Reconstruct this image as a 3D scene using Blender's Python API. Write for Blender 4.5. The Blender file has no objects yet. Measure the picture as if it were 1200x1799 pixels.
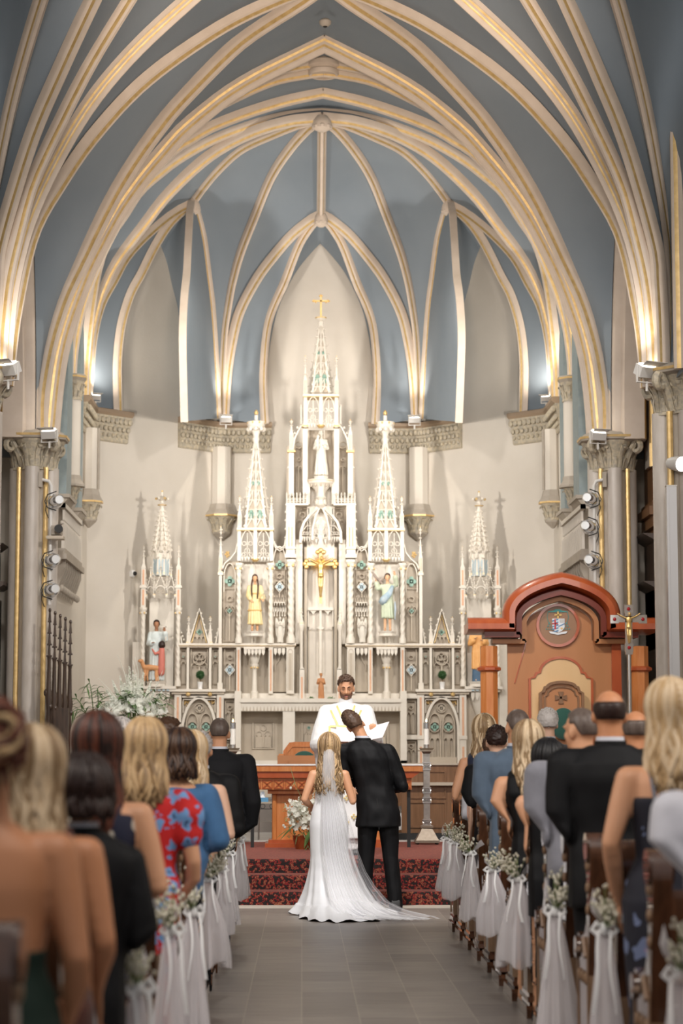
import bpy, bmesh, math, random
from mathutils import Vector, Matrix, noise
from math import sin, cos, pi, radians, sqrt, atan, atan2, exp
random.seed(7)
C = bpy.context.scene
COL = C.collection
# ------------------------------------------------------------------ camera
FPX = 3750.0
CAM = Vector((-0.28, 0.0, 1.5))
VPX, VPY = 531.0, 1330.0
_b = atan((VPY-899.5)/FPX); _a = atan((600-VPX)/FPX*cos(_b))
FW = Vector((sin(_a)*cos(_b), cos(_a)*cos(_b), sin(_b)))
RT = Vector((cos(_a), -sin(_a), 0))
UP = RT.cross(FW)
cam_d = bpy.data.cameras.new('camera'); cam = bpy.data.objects.new('camera', cam_d); COL.objects.link(cam)
cam.matrix_world = Matrix(((RT.x, UP.x, -FW.x, CAM.x), (RT.y, UP.y, -FW.y, CAM.y), (RT.z, UP.z, -FW.z, CAM.z), (0, 0, 0, 1)))
cam_d.sensor_fit = 'VERTICAL'; cam_d.sensor_height = 36.0; cam_d.lens = FPX/1799.0*36.0
cam_d.dof.use_dof = True; cam_d.dof.focus_distance = 20.8; cam_d.dof.aperture_fstop = 2.4
C.camera = cam
# ------------------------------------------------------------------ world, lights, exposure
C.view_settings.view_transform = 'Standard'; C.view_settings.look = 'None'
C.view_settings.gamma = 1.0; C.view_settings.use_curve_mapping = False
C.view_settings.exposure = 0.42
w = bpy.data.worlds.new('world'); C.world = w; w.use_nodes = True
w.node_tree.nodes['Background'].inputs[0].default_value = (0.92, 0.95, 1.0, 1)
w.node_tree.nodes['Background'].inputs[1].default_value = 0.24
def light(name, kind, loc, energy, color, target=None, size=1.0, size_y=None, spot=60, blend=0.6):
    d = bpy.data.lights.new(name, kind); o = bpy.data.objects.new(name, d); COL.objects.link(o)
    d.energy = energy; d.color = color; o.location = loc
    if kind == 'AREA':
        d.size = size
        if size_y: d.shape = 'RECTANGLE'; d.size_y = size_y
    else: d.shadow_soft_size = size
    if kind == 'SPOT': d.spot_size = radians(spot); d.spot_blend = blend
    if target is not None:
        v = Vector(target)-Vector(loc); o.rotation_euler = v.to_track_quat('-Z', 'Y').to_euler()
    return o
# unseen fill lamps added high in the nave for the overall front light
light('nave_side_fill', 'AREA', (-5.2, 9, 6.0), 240, (1, .96, .92), (0.5, 20, 1.5), 3.0, 5.0)
light('nave_side_fill', 'AREA', (5.2, 9, 6.0), 240, (1, .96, .92), (-0.5, 20, 1.5), 3.0, 5.0)
light('nave_overhead_fill', 'AREA', (0, 3, 8.5), 330, (1, .90, .80), (0, 22, 1.5), 3.0, 2.0)
light('vault_fill_spot', 'SPOT', (0, 15, 6.8), 2300, (1, .80, .63), (0, 26.5, 11), .4, spot=48, blend=1)  # fill added out of view to warm and brighten the near vault
light('couple_fill_spot', 'SPOT', (0.3, 16.5, 8.2), 1900, (1, .96, .93), (0.2, 21.6, 0.9), .35, spot=38, blend=.9)  # fill added out of view to brighten bride, groom and priest
# sanctuary spotlights mounted on the two chancel piers, plus an added nave fill
for sx in (-1, 1):
    light('sanctuary_spot_light', 'SPOT', (sx*3.35, 27.7, 4.9), 260, (1, .95, .87), (-sx*0.9, 33.4, 4.1), 0.10, spot=70, blend=.5)
    light('sanctuary_spot_light', 'SPOT', (sx*3.3, 27.9, 5.3), 600, (1, .93, .85), (-sx*1.9, 34, 7.8), .15, spot=88, blend=.8)
    light('sanctuary_fill_spot', 'SPOT', (sx*2.6, 19.5, 8.3), 1250, (1, .95, .90), (-sx*1.6, 29.5, 2.2), .3, spot=78, blend=.9)  # unseen fill added above the nave, brightens flowers, throne and priest
# ------------------------------------------------------------------ pixel to place helpers
def ray(px, py): return FW*FPX + RT*(px-600) - UP*(py-899.5)
def P(px, py, Y):
    d = ray(px, py); return CAM + d*(Y/d.y)
def PL(px, py, A, B):
    d = ray(px, py); nx, ny = (B[1]-A[1]), -(B[0]-A[0])
    t = ((A[0]-CAM.x)*nx + (A[1]-CAM.y)*ny)/(d.x*nx + d.y*ny)
    return CAM + d*t
def PZ(px, py, z):
    d = ray(px, py); return CAM + d*((z-CAM.z)/d.z)
def S(Y): return FPX/Y       # pixels per metre
# ------------------------------------------------------------------ materials
def new_mat(name):
    m = bpy.data.materials.new(name); m.use_nodes = True
    nt = m.node_tree; b = nt.nodes['Principled BSDF']
    return m, nt, b
def mat(name, c, rough=.6, metal=0, c2=None, scale=8, mscale=None, bump=0, bscale=40, spec=.5, sheen=0, coat=0, contrast=.5, alpha=1, trans=0, emit=None, estr=0, detail=4):
    m, nt, b = new_mat(name)
    b.inputs['Base Color'].default_value = (*c, 1)
    b.inputs['Roughness'].default_value = rough; b.inputs['Metallic'].default_value = metal
    b.inputs['Specular IOR Level'].default_value = spec
    b.inputs['Sheen Weight'].default_value = sheen; b.inputs['Coat Weight'].default_value = coat
    b.inputs['Transmission Weight'].default_value = trans
    b.inputs['Alpha'].default_value = alpha
    if emit: b.inputs['Emission Color'].default_value = (*emit, 1); b.inputs['Emission Strength'].default_value = estr
    tc = nt.nodes.new('ShaderNodeTexCoord'); mp = nt.nodes.new('ShaderNodeMapping')
    nt.links.new(tc.outputs['Object'], mp.inputs[0])
    if mscale: mp.inputs['Scale'].default_value = mscale
    if c2 is not None:
        n = nt.nodes.new('ShaderNodeTexNoise'); n.inputs['Scale'].default_value = scale; n.inputs['Detail'].default_value = detail
        r = nt.nodes.new('ShaderNodeValToRGB'); r.color_ramp.elements[0].position = .5-contrast*.4; r.color_ramp.elements[1].position = .5+contrast*.4
        r.color_ramp.elements[0].color = (*c, 1); r.color_ramp.elements[1].color = (*c2, 1)
        nt.links.new(mp.outputs[0], n.inputs[0]); nt.links.new(n.outputs[0], r.inputs[0]); nt.links.new(r.outputs[0], b.inputs['Base Color'])
    if bump:
        n2 = nt.nodes.new('ShaderNodeTexNoise'); n2.inputs['Scale'].default_value = bscale; n2.inputs['Detail'].default_value = 5
        bp = nt.nodes.new('ShaderNodeBump'); bp.inputs['Strength'].default_value = bump; bp.inputs['Distance'].default_value = .02
        nt.links.new(mp.outputs[0], n2.inputs[0]); nt.links.new(n2.outputs[0], bp.inputs['Height']); nt.links.new(bp.outputs[0], b.inputs['Normal'])
    return m
M = {}
M['plaster'] = mat('cream_plaster', (.60, .55, .48), .85, c2=(.66, .61, .54), scale=1.3, bump=.08, bscale=25)
M['web'] = mat('slate_blue_vault_paint', (.195, .235, .275), .85, c2=(.225, .265, .305), scale=.9, bump=.05, bscale=20)
M['rib'] = mat('pale_stone_paint', (.60, .50, .41), .6, c2=(.66, .56, .47), scale=5)
M['gold'] = mat('gold_leaf', (.83, .60, .26), .35, metal=.75, c2=(.70, .45, .16), scale=9)
M['goldpaint'] = mat('gold_paint', (.80, .58, .27), .4, metal=.45, c2=(.62, .42, .17), scale=12)
M['stone'] = mat('taupe_stone', (.36, .315, .26), .7, c2=(.44, .39, .33), scale=6)
M['capital'] = mat('carved_capital_stone', (.34, .31, .26), .6, c2=(.56, .48, .34), scale=22, bump=.5, bscale=30)
M['shaft'] = mat('grey_marbled_shaft', (.46, .41, .36), .35, c2=(.54, .49, .44), scale=14, mscale=(1, 1, .3))
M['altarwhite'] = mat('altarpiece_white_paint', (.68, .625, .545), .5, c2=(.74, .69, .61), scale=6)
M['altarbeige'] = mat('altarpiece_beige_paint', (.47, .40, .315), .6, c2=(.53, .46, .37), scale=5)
M['inlay'] = mat('salmon_inlay', (.66, .36, .22), .5, c2=(.72, .43, .28), scale=20)
M['green'] = mat('sea_green_inlay', (.20, .36, .29), .5, c2=(.28, .42, .35), scale=20)
M['bluein'] = mat('pale_blue_inlay', (.38, .48, .53), .5, c2=(.45, .54, .58), scale=20)
M['dark'] = mat('shadowed_recess_paint', (.12, .09, .06), .8)
M['darkwood'] = mat('dark_oak', (.035, .022, .016), .35, c2=(.075, .045, .03), scale=4, mscale=(8, 8, .8))
M['pewwood'] = mat('varnished_walnut', (.050, .022, .012), .22, c2=(.11, .045, .022), scale=5, mscale=(6, 6, .7), coat=1.0)
M['pewedge'] = mat('worn_walnut_edge', (.20, .12, .07), .4, c2=(.28, .17, .10), scale=5, mscale=(6, 6, .7))
M['redwood'] = mat('red_cherry_wood', (.36, .065, .018), .3, c2=(.44, .10, .03), scale=5, mscale=(2, 2, .5), coat=.3)
M['cherry'] = mat('orange_cherry_wood', (.50, .15, .03), .35, c2=(.60, .24, .08), scale=5, mscale=(5, 5, .6), coat=.2)
M['ply'] = mat('brown_veneer', (.40, .165, .06), .45, c2=(.46, .20, .08), scale=3, mscale=(1, 1, .2))
M['maple'] = mat('pale_maple_veneer', (.62, .40, .19), .4, c2=(.68, .46, .24), scale=3, mscale=(1, 1, .3))
M['oak'] = mat('brown_oak', (.16, .075, .03), .4, c2=(.24, .12, .055), scale=5, mscale=(5, 5, .5))
M['whitecloth'] = mat('white_cloth', (.82, .82, .82), .8, c2=(.88, .88, .88), scale=5, sheen=.2)
M['satin'] = mat('ivory_satin', (.84, .84, .85), .45, c2=(.90, .90, .90), scale=3, sheen=.3)
M['black'] = mat('black_metal', (.012, .012, .012), .5)
M['steel'] = mat('brushed_grey_metal', (.32, .30, .28), .4, metal=.8, c2=(.42, .39, .36), scale=20)
M['silver'] = mat('polished_silver', (.72, .70, .68), .25, metal=.9)
M['lampwhite'] = mat('white_powder_coat', (.62, .60, .57), .5)
M['chrome'] = mat('chrome_reflector', (.75, .78, .82), .15, metal=.9)
M['bronze'] = mat('pewter_bronze', (.27, .22, .17), .42, metal=.6, c2=(.34, .28, .22), scale=30)
M['ruby'] = mat('red_gem', (.35, .01, .015), .15)
M['velvet'] = mat('dark_green_velvet', (.008, .07, .05), .8, sheen=.5)
M['leaf'] = mat('green_leaf', (.06, .14, .035), .45, c2=(.13, .22, .07), scale=12)
M['paleleaf'] = mat('pale_green_leaf', (.20, .28, .10), .5, c2=(.30, .36, .17), scale=12)
M['petal'] = mat('white_petal', (.82, .83, .76), .6, c2=(.90, .90, .86), scale=20)
M['cream'] = mat('cream_bud', (.72, .70, .50), .6, c2=(.82, .80, .66), scale=20)
M['babys'] = mat('gypsophila_white', (.70, .66, .54), .7, c2=(.80, .77, .68), scale=30)
M['paper'] = mat('white_paper', (.78, .74, .74), .7)
M['wax'] = mat('candle_wax', (.85, .82, .76), .5)
M['flame'] = mat('flame', (1, .75, .35), .5, emit=(1, .62, .25), estr=14)
M['glow'] = mat('lamp_glow', (1, .95, .85), .5, emit=(1, .93, .82), estr=9)
M['spotglow'] = mat('cool_lamp_glow', (.9, .95, 1), .5, emit=(.85, .93, 1), estr=2.5)
M['glass'] = mat('grey_blue_window_panel', (.22, .28, .30), .5, c2=(.28, .34, .35), scale=8)
M['tissue'] = mat('tissue_box_blue', (.12, .35, .6), .6)
M['clear'] = mat('clear_plastic', (.7, .72, .75), .1, trans=.6)
def tile_mat():
    m, nt, b = new_mat('grey_wood_look_floor_tile')
    tc = nt.nodes.new('ShaderNodeTexCoord'); mp = nt.nodes.new('ShaderNodeMapping')
    nt.links.new(tc.outputs['Object'], mp.inputs[0]); mp.inputs['Location'].default_value = (.28, .1, 0)
    br = nt.nodes.new('ShaderNodeTexBrick'); br.offset = 0; br.squash = 1
    br.inputs['Scale'].default_value = 1; br.inputs['Brick Width'].default_value = .335; br.inputs['Row Height'].default_value = .67
    br.inputs['Mortar Size'].default_value = .004; br.inputs['Mortar Smooth'].default_value = .2; br.inputs['Bias'].default_value = 0
    br.inputs['Color1'].default_value = (.150, .128, .115, 1); br.inputs['Color2'].default_value = (.23, .20, .178, 1); br.inputs['Mortar'].default_value = (.29, .25, .215, 1)
    nt.links.new(mp.outputs[0], br.inputs[0])
    mp2 = nt.nodes.new('ShaderNodeMapping'); mp2.inputs['Scale'].default_value = (1.4, 9, 1); nt.links.new(tc.outputs['Object'], mp2.inputs[0])
    n = nt.nodes.new('ShaderNodeTexNoise'); n.inputs['Scale'].default_value = 2.2; n.inputs['Detail'].default_value = 6; nt.links.new(mp2.outputs[0], n.inputs[0])
    mx = nt.nodes.new('ShaderNodeMix'); mx.data_type = 'RGBA'; mx.blend_type = 'OVERLAY'; mx.inputs[0].default_value = .55
    nt.links.new(br.outputs[0], mx.inputs[6]); nt.links.new(n.outputs[0], mx.inputs[7]); nt.links.new(mx.outputs[2], b.inputs['Base Color'])
    b.inputs['Roughness'].default_value = .42
    return m
M['tile'] = tile_mat()
def carpet_mat():
    m, nt, b = new_mat('red_floral_carpet')
    tc = nt.nodes.new('ShaderNodeTexCoord')
    v = nt.nodes.new('ShaderNodeTexVoronoi'); v.inputs['Scale'].default_value = 14; v.feature = 'F1'; nt.links.new(tc.outputs['Object'], v.inputs[0])
    n = nt.nodes.new('ShaderNodeTexNoise'); n.inputs['Scale'].default_value = 34; n.inputs['Detail'].default_value = 3; nt.links.new(tc.outputs['Object'], n.inputs[0])
    r1 = nt.nodes.new('ShaderNodeValToRGB'); e = r1.color_ramp; e.interpolation = 'CONSTANT'
    e.elements[0].position = 0; e.elements[0].color = (.016, .010, .009, 1); e.elements[1].position = .50; e.elements[1].color = (.20, .012, .012, 1)
    x = e.elements.new(.585); x.color = (.34, .19, .09, 1); x = e.elements.new(.615); x.color = (.16, .01, .012, 1); x = e.elements.new(.68); x.color = (.03, .035, .02, 1)
    nt.links.new(n.outputs[0], r1.inputs[0])
    r2 = nt.nodes.new('ShaderNodeValToRGB'); r2.color_ramp.elements[0].position = .12; r2.color_ramp.elements[1].position = .2
    r2.color_ramp.elements[0].color = (1, 1, 1, 1); r2.color_ramp.elements[1].color = (0, 0, 0, 1)
    nt.links.new(v.outputs['Distance'], r2.inputs[0])
    mx = nt.nodes.new('ShaderNodeMix'); mx.data_type = 'RGBA'; nt.links.new(r2.outputs[0], mx.inputs[0]); nt.links.new(r1.outputs[0], mx.inputs[6]); mx.inputs[7].default_value = (.22, .016, .016, 1)
    nt.links.new(mx.outputs[2], b.inputs['Base Color']); b.inputs['Roughness'].default_value = .95
    b.inputs['Sheen Weight'].default_value = .7; b.inputs['Sheen Tint'].default_value = (1, .42, .36, 1); b.inputs['Sheen Roughness'].default_value = .35
    return m
M['carpet'] = carpet_mat()
def tulle_mat(name, dens, col=(.88, .87, .90)):
    m = bpy.data.materials.new(name); m.use_nodes = True; nt = m.node_tree; nt.nodes.clear()
    out = nt.nodes.new('ShaderNodeOutputMaterial'); tr = nt.nodes.new('ShaderNodeBsdfTransparent'); df = nt.nodes.new('ShaderNodeBsdfDiffuse'); tl = nt.nodes.new('ShaderNodeBsdfTranslucent')
    df.inputs[0].default_value = (*col, 1); tl.inputs[0].default_value = (*col, 1)
    a = nt.nodes.new('ShaderNodeMixShader'); a.inputs[0].default_value = .35; nt.links.new(df.outputs[0], a.inputs[1]); nt.links.new(tl.outputs[0], a.inputs[2])
    lw = nt.nodes.new('ShaderNodeLayerWeight'); lw.inputs[0].default_value = .5
    mr = nt.nodes.new('ShaderNodeMapRange'); mr.inputs[3].default_value = dens; mr.inputs[4].default_value = min(1, dens+.5)
    nt.links.new(lw.outputs['Facing'], mr.inputs[0])
    b = nt.nodes.new('ShaderNodeMixShader'); nt.links.new(mr.outputs[0], b.inputs[0]); nt.links.new(tr.outputs[0], b.inputs[1]); nt.links.new(a.outputs[0], b.inputs[2]); nt.links.new(b.outputs[0], out.inputs[0])
    return m
M['tulle'] = tulle_mat('white_tulle', .36, (.93, .90, .92))
M['veil'] = tulle_mat('bridal_veil_tulle', .33, (.96, .96, .98))
M['sheer'] = tulle_mat('sheer_veil_edge', .16)
def petal_mat(name, c):
    m = bpy.data.materials.new(name); m.use_nodes = True; nt = m.node_tree; nt.nodes.clear()
    out = nt.nodes.new('ShaderNodeOutputMaterial'); df = nt.nodes.new('ShaderNodeBsdfDiffuse'); tl = nt.nodes.new('ShaderNodeBsdfTranslucent'); a = nt.nodes.new('ShaderNodeMixShader')
    df.inputs[0].default_value = (*c, 1); tl.inputs[0].default_value = (*c, 1); a.inputs[0].default_value = .45
    nt.links.new(df.outputs[0], a.inputs[1]); nt.links.new(tl.outputs[0], a.inputs[2]); nt.links.new(a.outputs[0], out.inputs[0]); return m
M['petal'] = petal_mat('white_petal', (.93, .94, .88)); M['babys'] = petal_mat('gypsophila_white', (.88, .85, .74))
def floral_mat(name, base, spot, spot2, scale, thr=.32, petals=0):
    m, nt, b = new_mat(name)
    tc = nt.nodes.new('ShaderNodeTexCoord')
    nz = nt.nodes.new('ShaderNodeTexNoise'); nz.inputs['Scale'].default_value = scale*2; nt.links.new(tc.outputs['Object'], nz.inputs[0])
    mm = nt.nodes.new('ShaderNodeMix'); mm.data_type = 'VECTOR'; mm.inputs[0].default_value = .06; nt.links.new(tc.outputs['Object'], mm.inputs[4]); nt.links.new(nz.outputs['Color'], mm.inputs[5])
    v = nt.nodes.new('ShaderNodeTexVoronoi'); v.inputs['Scale'].default_value = scale; v.inputs['Randomness'].default_value = .75; nt.links.new(mm.outputs[1], v.inputs[0])
    r = nt.nodes.new('ShaderNodeValToRGB'); e = r.color_ramp; e.interpolation = 'CONSTANT'
    e.elements[0].position = 0; e.elements[0].color = (*spot2, 1); e.elements[1].position = thr*.3; e.elements[1].color = (*spot, 1)
    x = e.elements.new(thr); x.color = (*base, 1)
    nt.links.new(v.outputs['Distance'], r.inputs[0]); nt.links.new(r.outputs[0], b.inputs['Base Color']); b.inputs['Roughness'].default_value = .8
    return m
M['redfloral'] = floral_mat('red_dress_with_blue_flowers', (.55, .012, .012), (.16, .33, .62), (.02, .03, .10), 16, .42)
M['navyfloral'] = floral_mat('navy_dress_with_cream_flowers', (.010, .012, .035), (.62, .55, .46), (.45, .38, .32), 7, .30)
M['darkfloral'] = floral_mat('dark_dress_with_blue_violet_flowers', (.012, .012, .022), (.16, .20, .34), (.30, .22, .34), 9, .33)
for k, c in dict(blacksuit=(.004, .004, .005), charcoal=(.009, .009, .011), greysuit=(.055, .05, .055), bluesuit=(.085, .12, .17), greyshirt=(.20, .20, .23), whiteshirt=(.62, .62, .68), brown=(.075, .02, .012), bluetop=(.045, .12, .25), navy=(.012, .016, .035), lightgrey=(.48, .48, .52), darkgreen=(.010, .022, .016), polo=(.004, .004, .005)).items():
    M[k] = mat(k+'_cloth', c, .75 if k != 'blacksuit' else .65, c2=tuple(x*1.25 for x in c), scale=9, sheen=(0 if max(c) < .03 else .15), spec=.25, bump=.06, bscale=300)
M['skin'] = mat('skin', (.66, .33, .18), .5, c2=(.70, .37, .22), scale=6)
M['skin2'] = mat('tanned_skin', (.56, .24, .11), .5, c2=(.60, .27, .14), scale=6)
M['skin3'] = mat('light_skin', (.70, .42, .29), .5, c2=(.74, .46, .33), scale=6)
M['lip'] = mat('lips', (.42, .13, .10), .5)
M['eyeshade'] = mat('dark_lashes', (.03, .018, .012), .6)
def hairm(name, c, c2): return mat(name, c, .42, c2=c2, scale=1.0, mscale=(55, 55, 7), contrast=.8, spec=.4)
M['h_blonde'] = hairm('blonde_hair', (.42, .25, .11), (.70, .50, .28)); M['h_blonde2'] = hairm('light_blonde_hair', (.60, .42, .24), (.82, .66, .46))
M['h_dirty'] = hairm('dark_blonde_hair', (.20, .12, .06), (.42, .28, .15)); M['h_brown'] = hairm('brown_hair', (.045, .022, .012), (.10, .05, .028))
M['h_mid'] = hairm('mid_brown_hair', (.065, .036, .024), (.15, .09, .06)); M['h_dark'] = hairm('dark_brown_hair', (.014, .007, .006), (.04, .018, .013)); M['h_black'] = hairm('black_hair', (.005, .005, .006), (.015, .014, .016))
M['h_grey'] = hairm('grey_hair', (.33, .30, .29), (.55, .52, .50)); M['h_white'] = hairm('white_hair', (.50, .45, .42), (.68, .63, .60))
M['h_auburn'] = hairm('auburn_hair', (.075, .02, .012), (.18, .055, .028)); M['h_salt'] = hairm('cropped_greying_hair', (.075, .05, .04), (.17, .13, .11))
# ------------------------------------------------------------------ mesh builder
class MB:
    def __init__(s): s.v = []; s.f = []; s.m = []
    def add(s, vs, fs, mi=0):
        o = len(s.v); s.v += [tuple(v) for v in vs]; s.f += [tuple(o+i for i in f) for f in fs]; s.m += [mi]*len(fs); return s
    def merge(s, other, mi=None):
        o = len(s.v); s.v += other.v; s.f += [tuple(o+i for i in f) for f in other.f]; s.m += other.m if mi is None else [mi]*len(other.f); return s
    def xf(s, mtx, start=0):
        for i in range(start, len(s.v)): s.v[i] = tuple(mtx @ Vector(s.v[i]))
        return s
    def box(s, c, d, mi=0, rz=0, taper=1.0):
        x, y, z = c; a, b, h = d[0]/2, d[1]/2, d[2]/2; vs = []
        for zz, t in ((-h, 1), (h, taper)):
            for sx, sy in ((-1, -1), (1, -1), (1, 1), (-1, 1)):
                X, Y = sx*a*t, sy*b*t
                vs.append((x+X*cos(rz)-Y*sin(rz), y+X*sin(rz)+Y*cos(rz), z+zz))
        return s.add(vs, [(3, 2, 1, 0), (4, 5, 6, 7), (0, 1, 5, 4), (1, 2, 6, 5), (2, 3, 7, 6), (3, 0, 4, 7)], mi)
    def bx(s, x0, x1, y0, y1, z0, z1, mi=0): return s.box(((x0+x1)/2, (y0+y1)/2, (z0+z1)/2), (abs(x1-x0), abs(y1-y0), abs(z1-z0)), mi)
    def lathe(s, prof, c=(0, 0, 0), n=16, mi=0, sx=1, sy=1, rz=0, twist=0, flute=0, nf=0):
        vs = []; fs = []
        for j, (r, z) in enumerate(prof):
            for i in range(n):
                a = 2*pi*i/n + rz + twist*z
                rr = r*(1+flute*cos(nf*(2*pi*i/n)+twist*z*nf)) if flute else r
                vs.append((c[0]+rr*cos(a if not flute else 2*pi*i/n)*sx, c[1]+rr*sin(a if not flute else 2*pi*i/n)*sy, c[2]+z))
        for j in range(len(prof)-1):
            for i in range(n): k = (i+1) % n; fs.append((j*n+i, j*n+k, (j+1)*n+k, (j+1)*n+i))
        fs.append(tuple(range(n-1, -1, -1))); fs.append(tuple((len(prof)-1)*n+i for i in range(n)))
        return s.add(vs, fs, mi)
    def cyl(s, c, r, z0, z1, n=12, mi=0, r2=None): return s.lathe([(r, z0), (r2 if r2 is not None else r, z1)], (c[0], c[1], 0), n, mi)
    def tube(s, path, rad, n=6, mi=0, flat=1.0, cap=True, up=(0, 0, 1)):
        path = [Vector(p) for p in path]; k = len(path); vs = []; fs = []
        if not hasattr(rad, '__len__'): rad = [rad]*k
        prev = None
        for i in range(k):
            t = (path[min(i+1, k-1)]-path[max(i-1, 0)]);
            if t.length < 1e-9: t = Vector((0, 0, 1))
            t.normalize()
            u = Vector(up) if prev is None else prev
            a = u - t*u.dot(t)
            if a.length < 1e-4: a = Vector((1, 0, 0)) - t*t.x
            a.normalize(); b = t.cross(a); prev = a
            for j in range(n):
                th = 2*pi*j/n; vs.append(path[i] + a*(cos(th)*rad[i]*flat) + b*(sin(th)*rad[i]))
        for i in range(k-1):
            for j in range(n): q = (j+1) % n; fs.append((i*n+j, i*n+q, (i+1)*n+q, (i+1)*n+j))
        if cap: fs.append(tuple(range(n-1, -1, -1))); fs.append(tuple((k-1)*n+j for j in range(n)))
        return s.add(vs, fs, mi)
    def sweep(s, path, prof, mats, N, closed=False, cap=True):
        # prof: list of (n, b) offsets; N fixed side vector, B = N x T
        path = [Vector(p) for p in path]; k = len(path); m = len(prof); vs = []; N = Vector(N).normalized()
        for i in range(k):
            t = path[min(i+1, k-1)]-path[max(i-1, 0)]; t.normalize(); n_ = (N - t*N.dot(t)).normalized(); b = n_.cross(t)
            for (pn, pb) in prof: vs.append(path[i] + n_*pn + b*pb)
        o = len(s.v); s.v += [tuple(v) for v in vs]
        for i in range(k-1):
            for j in range(m):
                q = (j+1) % m; s.f.append((o+i*m+j, o+i*m+q, o+(i+1)*m+q, o+(i+1)*m+j)); s.m.append(mats[j])
        if cap:
            s.f.append(tuple(o+j for j in range(m-1, -1, -1))); s.m.append(0); s.f.append(tuple(o+(k-1)*m+j for j in range(m))); s.m.append(0)
        return s
    def prism(s, poly, y0, y1, mi=0, axis='y', mi_side=None):
        n = len(poly)
        def mk(p, d): return (p[0], d, p[1]) if axis == 'y' else ((d, p[0], p[1]) if axis == 'x' else (p[0], p[1], d))
        vs = [mk(p, y0) for p in poly]+[mk(p, y1) for p in poly]
        s.add(vs, [tuple(range(n)), tuple(range(2*n-1, n-1, -1))], mi)
        o = len(s.v)-2*n
        for i in range(n):
            k = (i+1) % n; s.f.append((o+i, o+n+i, o+n+k, o+k)); s.m.append(mi if mi_side is None else mi_side)
        return s
    def bar(s, path, w, y0, y1, mi=0, closed=False):
        # flat bar following a path in XZ, width w, between depth y0 and y1
        p = [Vector((q[0], q[1])) for q in path]; k = len(p); L = []; R = []
        for i in range(k):
            if closed: t = p[(i+1) % k]-p[i-1]
            else: t = p[min(i+1, k-1)]-p[max(i-1, 0)]
            t.normalize(); n = Vector((-t.y, t.x))*w/2; L.append(p[i]+n); R.append(p[i]-n)
        vs = []
        for i in range(k):
            vs += [(L[i].x, y0, L[i].y), (R[i].x, y0, R[i].y), (R[i].x, y1, R[i].y), (L[i].x, y1, L[i].y)]
        fs = []; rng = range(k if closed else k-1)
        for i in rng:
            a = 4*i; b = 4*((i+1) % k)
            for j in range(4): q = (j+1) % 4; fs.append((a+j, a+q, b+q, b+j))
        if not closed: fs += [(3, 2, 1, 0), (4*(k-1), 4*(k-1)+1, 4*(k-1)+2, 4*(k-1)+3)]
        return s.add(vs, fs, mi)
    def ell(s, c, r, nu=14, nv=9, mi=0, mtx=None, fn=None):
        vs = []; fs = []
        for j in range(nv+1):
            ph = pi*j/nv
            for i in range(nu):
                th = 2*pi*i/nu; d = Vector((sin(ph)*cos(th), sin(ph)*sin(th), cos(ph))); k = fn(d) if fn else 1
                v = Vector((d.x*r[0]*k, d.y*r[1]*k, d.z*r[2]*k))
                if mtx: v = mtx @ v
                vs.append(v+Vector(c))
        for j in range(nv):
            for i in range(nu): q = (i+1) % nu; fs.append((j*nu+i, (j+1)*nu+i, (j+1)*nu+q, j*nu+q))
        return s.add(vs, fs, mi)
    def grid(s, rows, mi=0, closed=False):
        nr = len(rows); nc = len(rows[0]); vs = [p for r in rows for p in r]; fs = []
        for i in range(nr-1):
            for j in range(nc if closed else nc-1): q = (j+1) % nc; fs.append((i*nc+j, i*nc+q, (i+1)*nc+q, (i+1)*nc+j))
        return s.add(vs, fs, mi)
    def build(s, name, mats, parent=None, smooth=False, loc=None):
        me = bpy.data.meshes.new(name); me.from_pydata(s.v, [], s.f)
        if not isinstance(mats, (list, tuple)): mats = [mats]
        for m in mats: me.materials.append(M[m] if isinstance(m, str) else m)
        if len(mats) > 1: me.polygons.foreach_set('material_index', s.m)
        bm = bmesh.new(); bm.from_mesh(me)
        bmesh.ops.remove_doubles(bm, verts=bm.verts, dist=1e-6)
        bmesh.ops.recalc_face_normals(bm, faces=bm.faces); bm.to_mesh(me); bm.free()
        if smooth:
            me.polygons.foreach_set('use_smooth', [True]*len(me.polygons))
            if smooth == 'auto': me.set_sharp_from_angle(angle=radians(38))
        o = bpy.data.objects.new(name, me); COL.objects.link(o)
        if loc is not None:
            o.location = loc
        if parent: o.parent = parent
        return o
def offset_mesh(mb, o): mb.v = [(v[0]-o[0], v[1]-o[1], v[2]-o[2]) for v in mb.v]; return mb
def thing(name, label, cat, loc=(0, 0, 0), group=None, rz=0):
    o = bpy.data.objects.new(name, None); COL.objects.link(o); o.location = loc; o.rotation_euler = (0, 0, rz); o.empty_display_size = .1
    o['label'] = label; o['category'] = cat
    if group: o['group'] = group
    return o
def tag(o, label, cat, group=None, kind=None):
    o['label'] = label; o['category'] = cat
    if group: o['group'] = group
    if kind: o['kind'] = kind
    return o
def struct(o): o['kind'] = 'structure'; return o
def dup(root, loc, rz=None, label=None, group=None, scale=None):
    r = root.copy(); COL.objects.link(r); r.location = loc
    if rz is not None: r.rotation_euler = (0, 0, rz)
    if scale is not None: r.scale = scale
    if label: r['label'] = label
    if group: r['group'] = group
    for ch in list(root.children):
        c = ch.copy(); COL.objects.link(c); c.parent = r
        for g in list(ch.children): d = g.copy(); COL.objects.link(d); d.parent = c
    return r
def resample(path, n):
    path = [Vector(p) for p in path]; L = [0]
    for i in range(1, len(path)): L.append(L[-1]+(path[i]-path[i-1]).length)
    out = []; j = 0
    for k in range(n):
        t = L[-1]*k/(n-1)
        while j < len(L)-2 and L[j+1] < t: j += 1
        d = L[j+1]-L[j]; out.append(path[j].lerp(path[j+1], (t-L[j])/d if d > 0 else 0))
    return out
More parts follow.
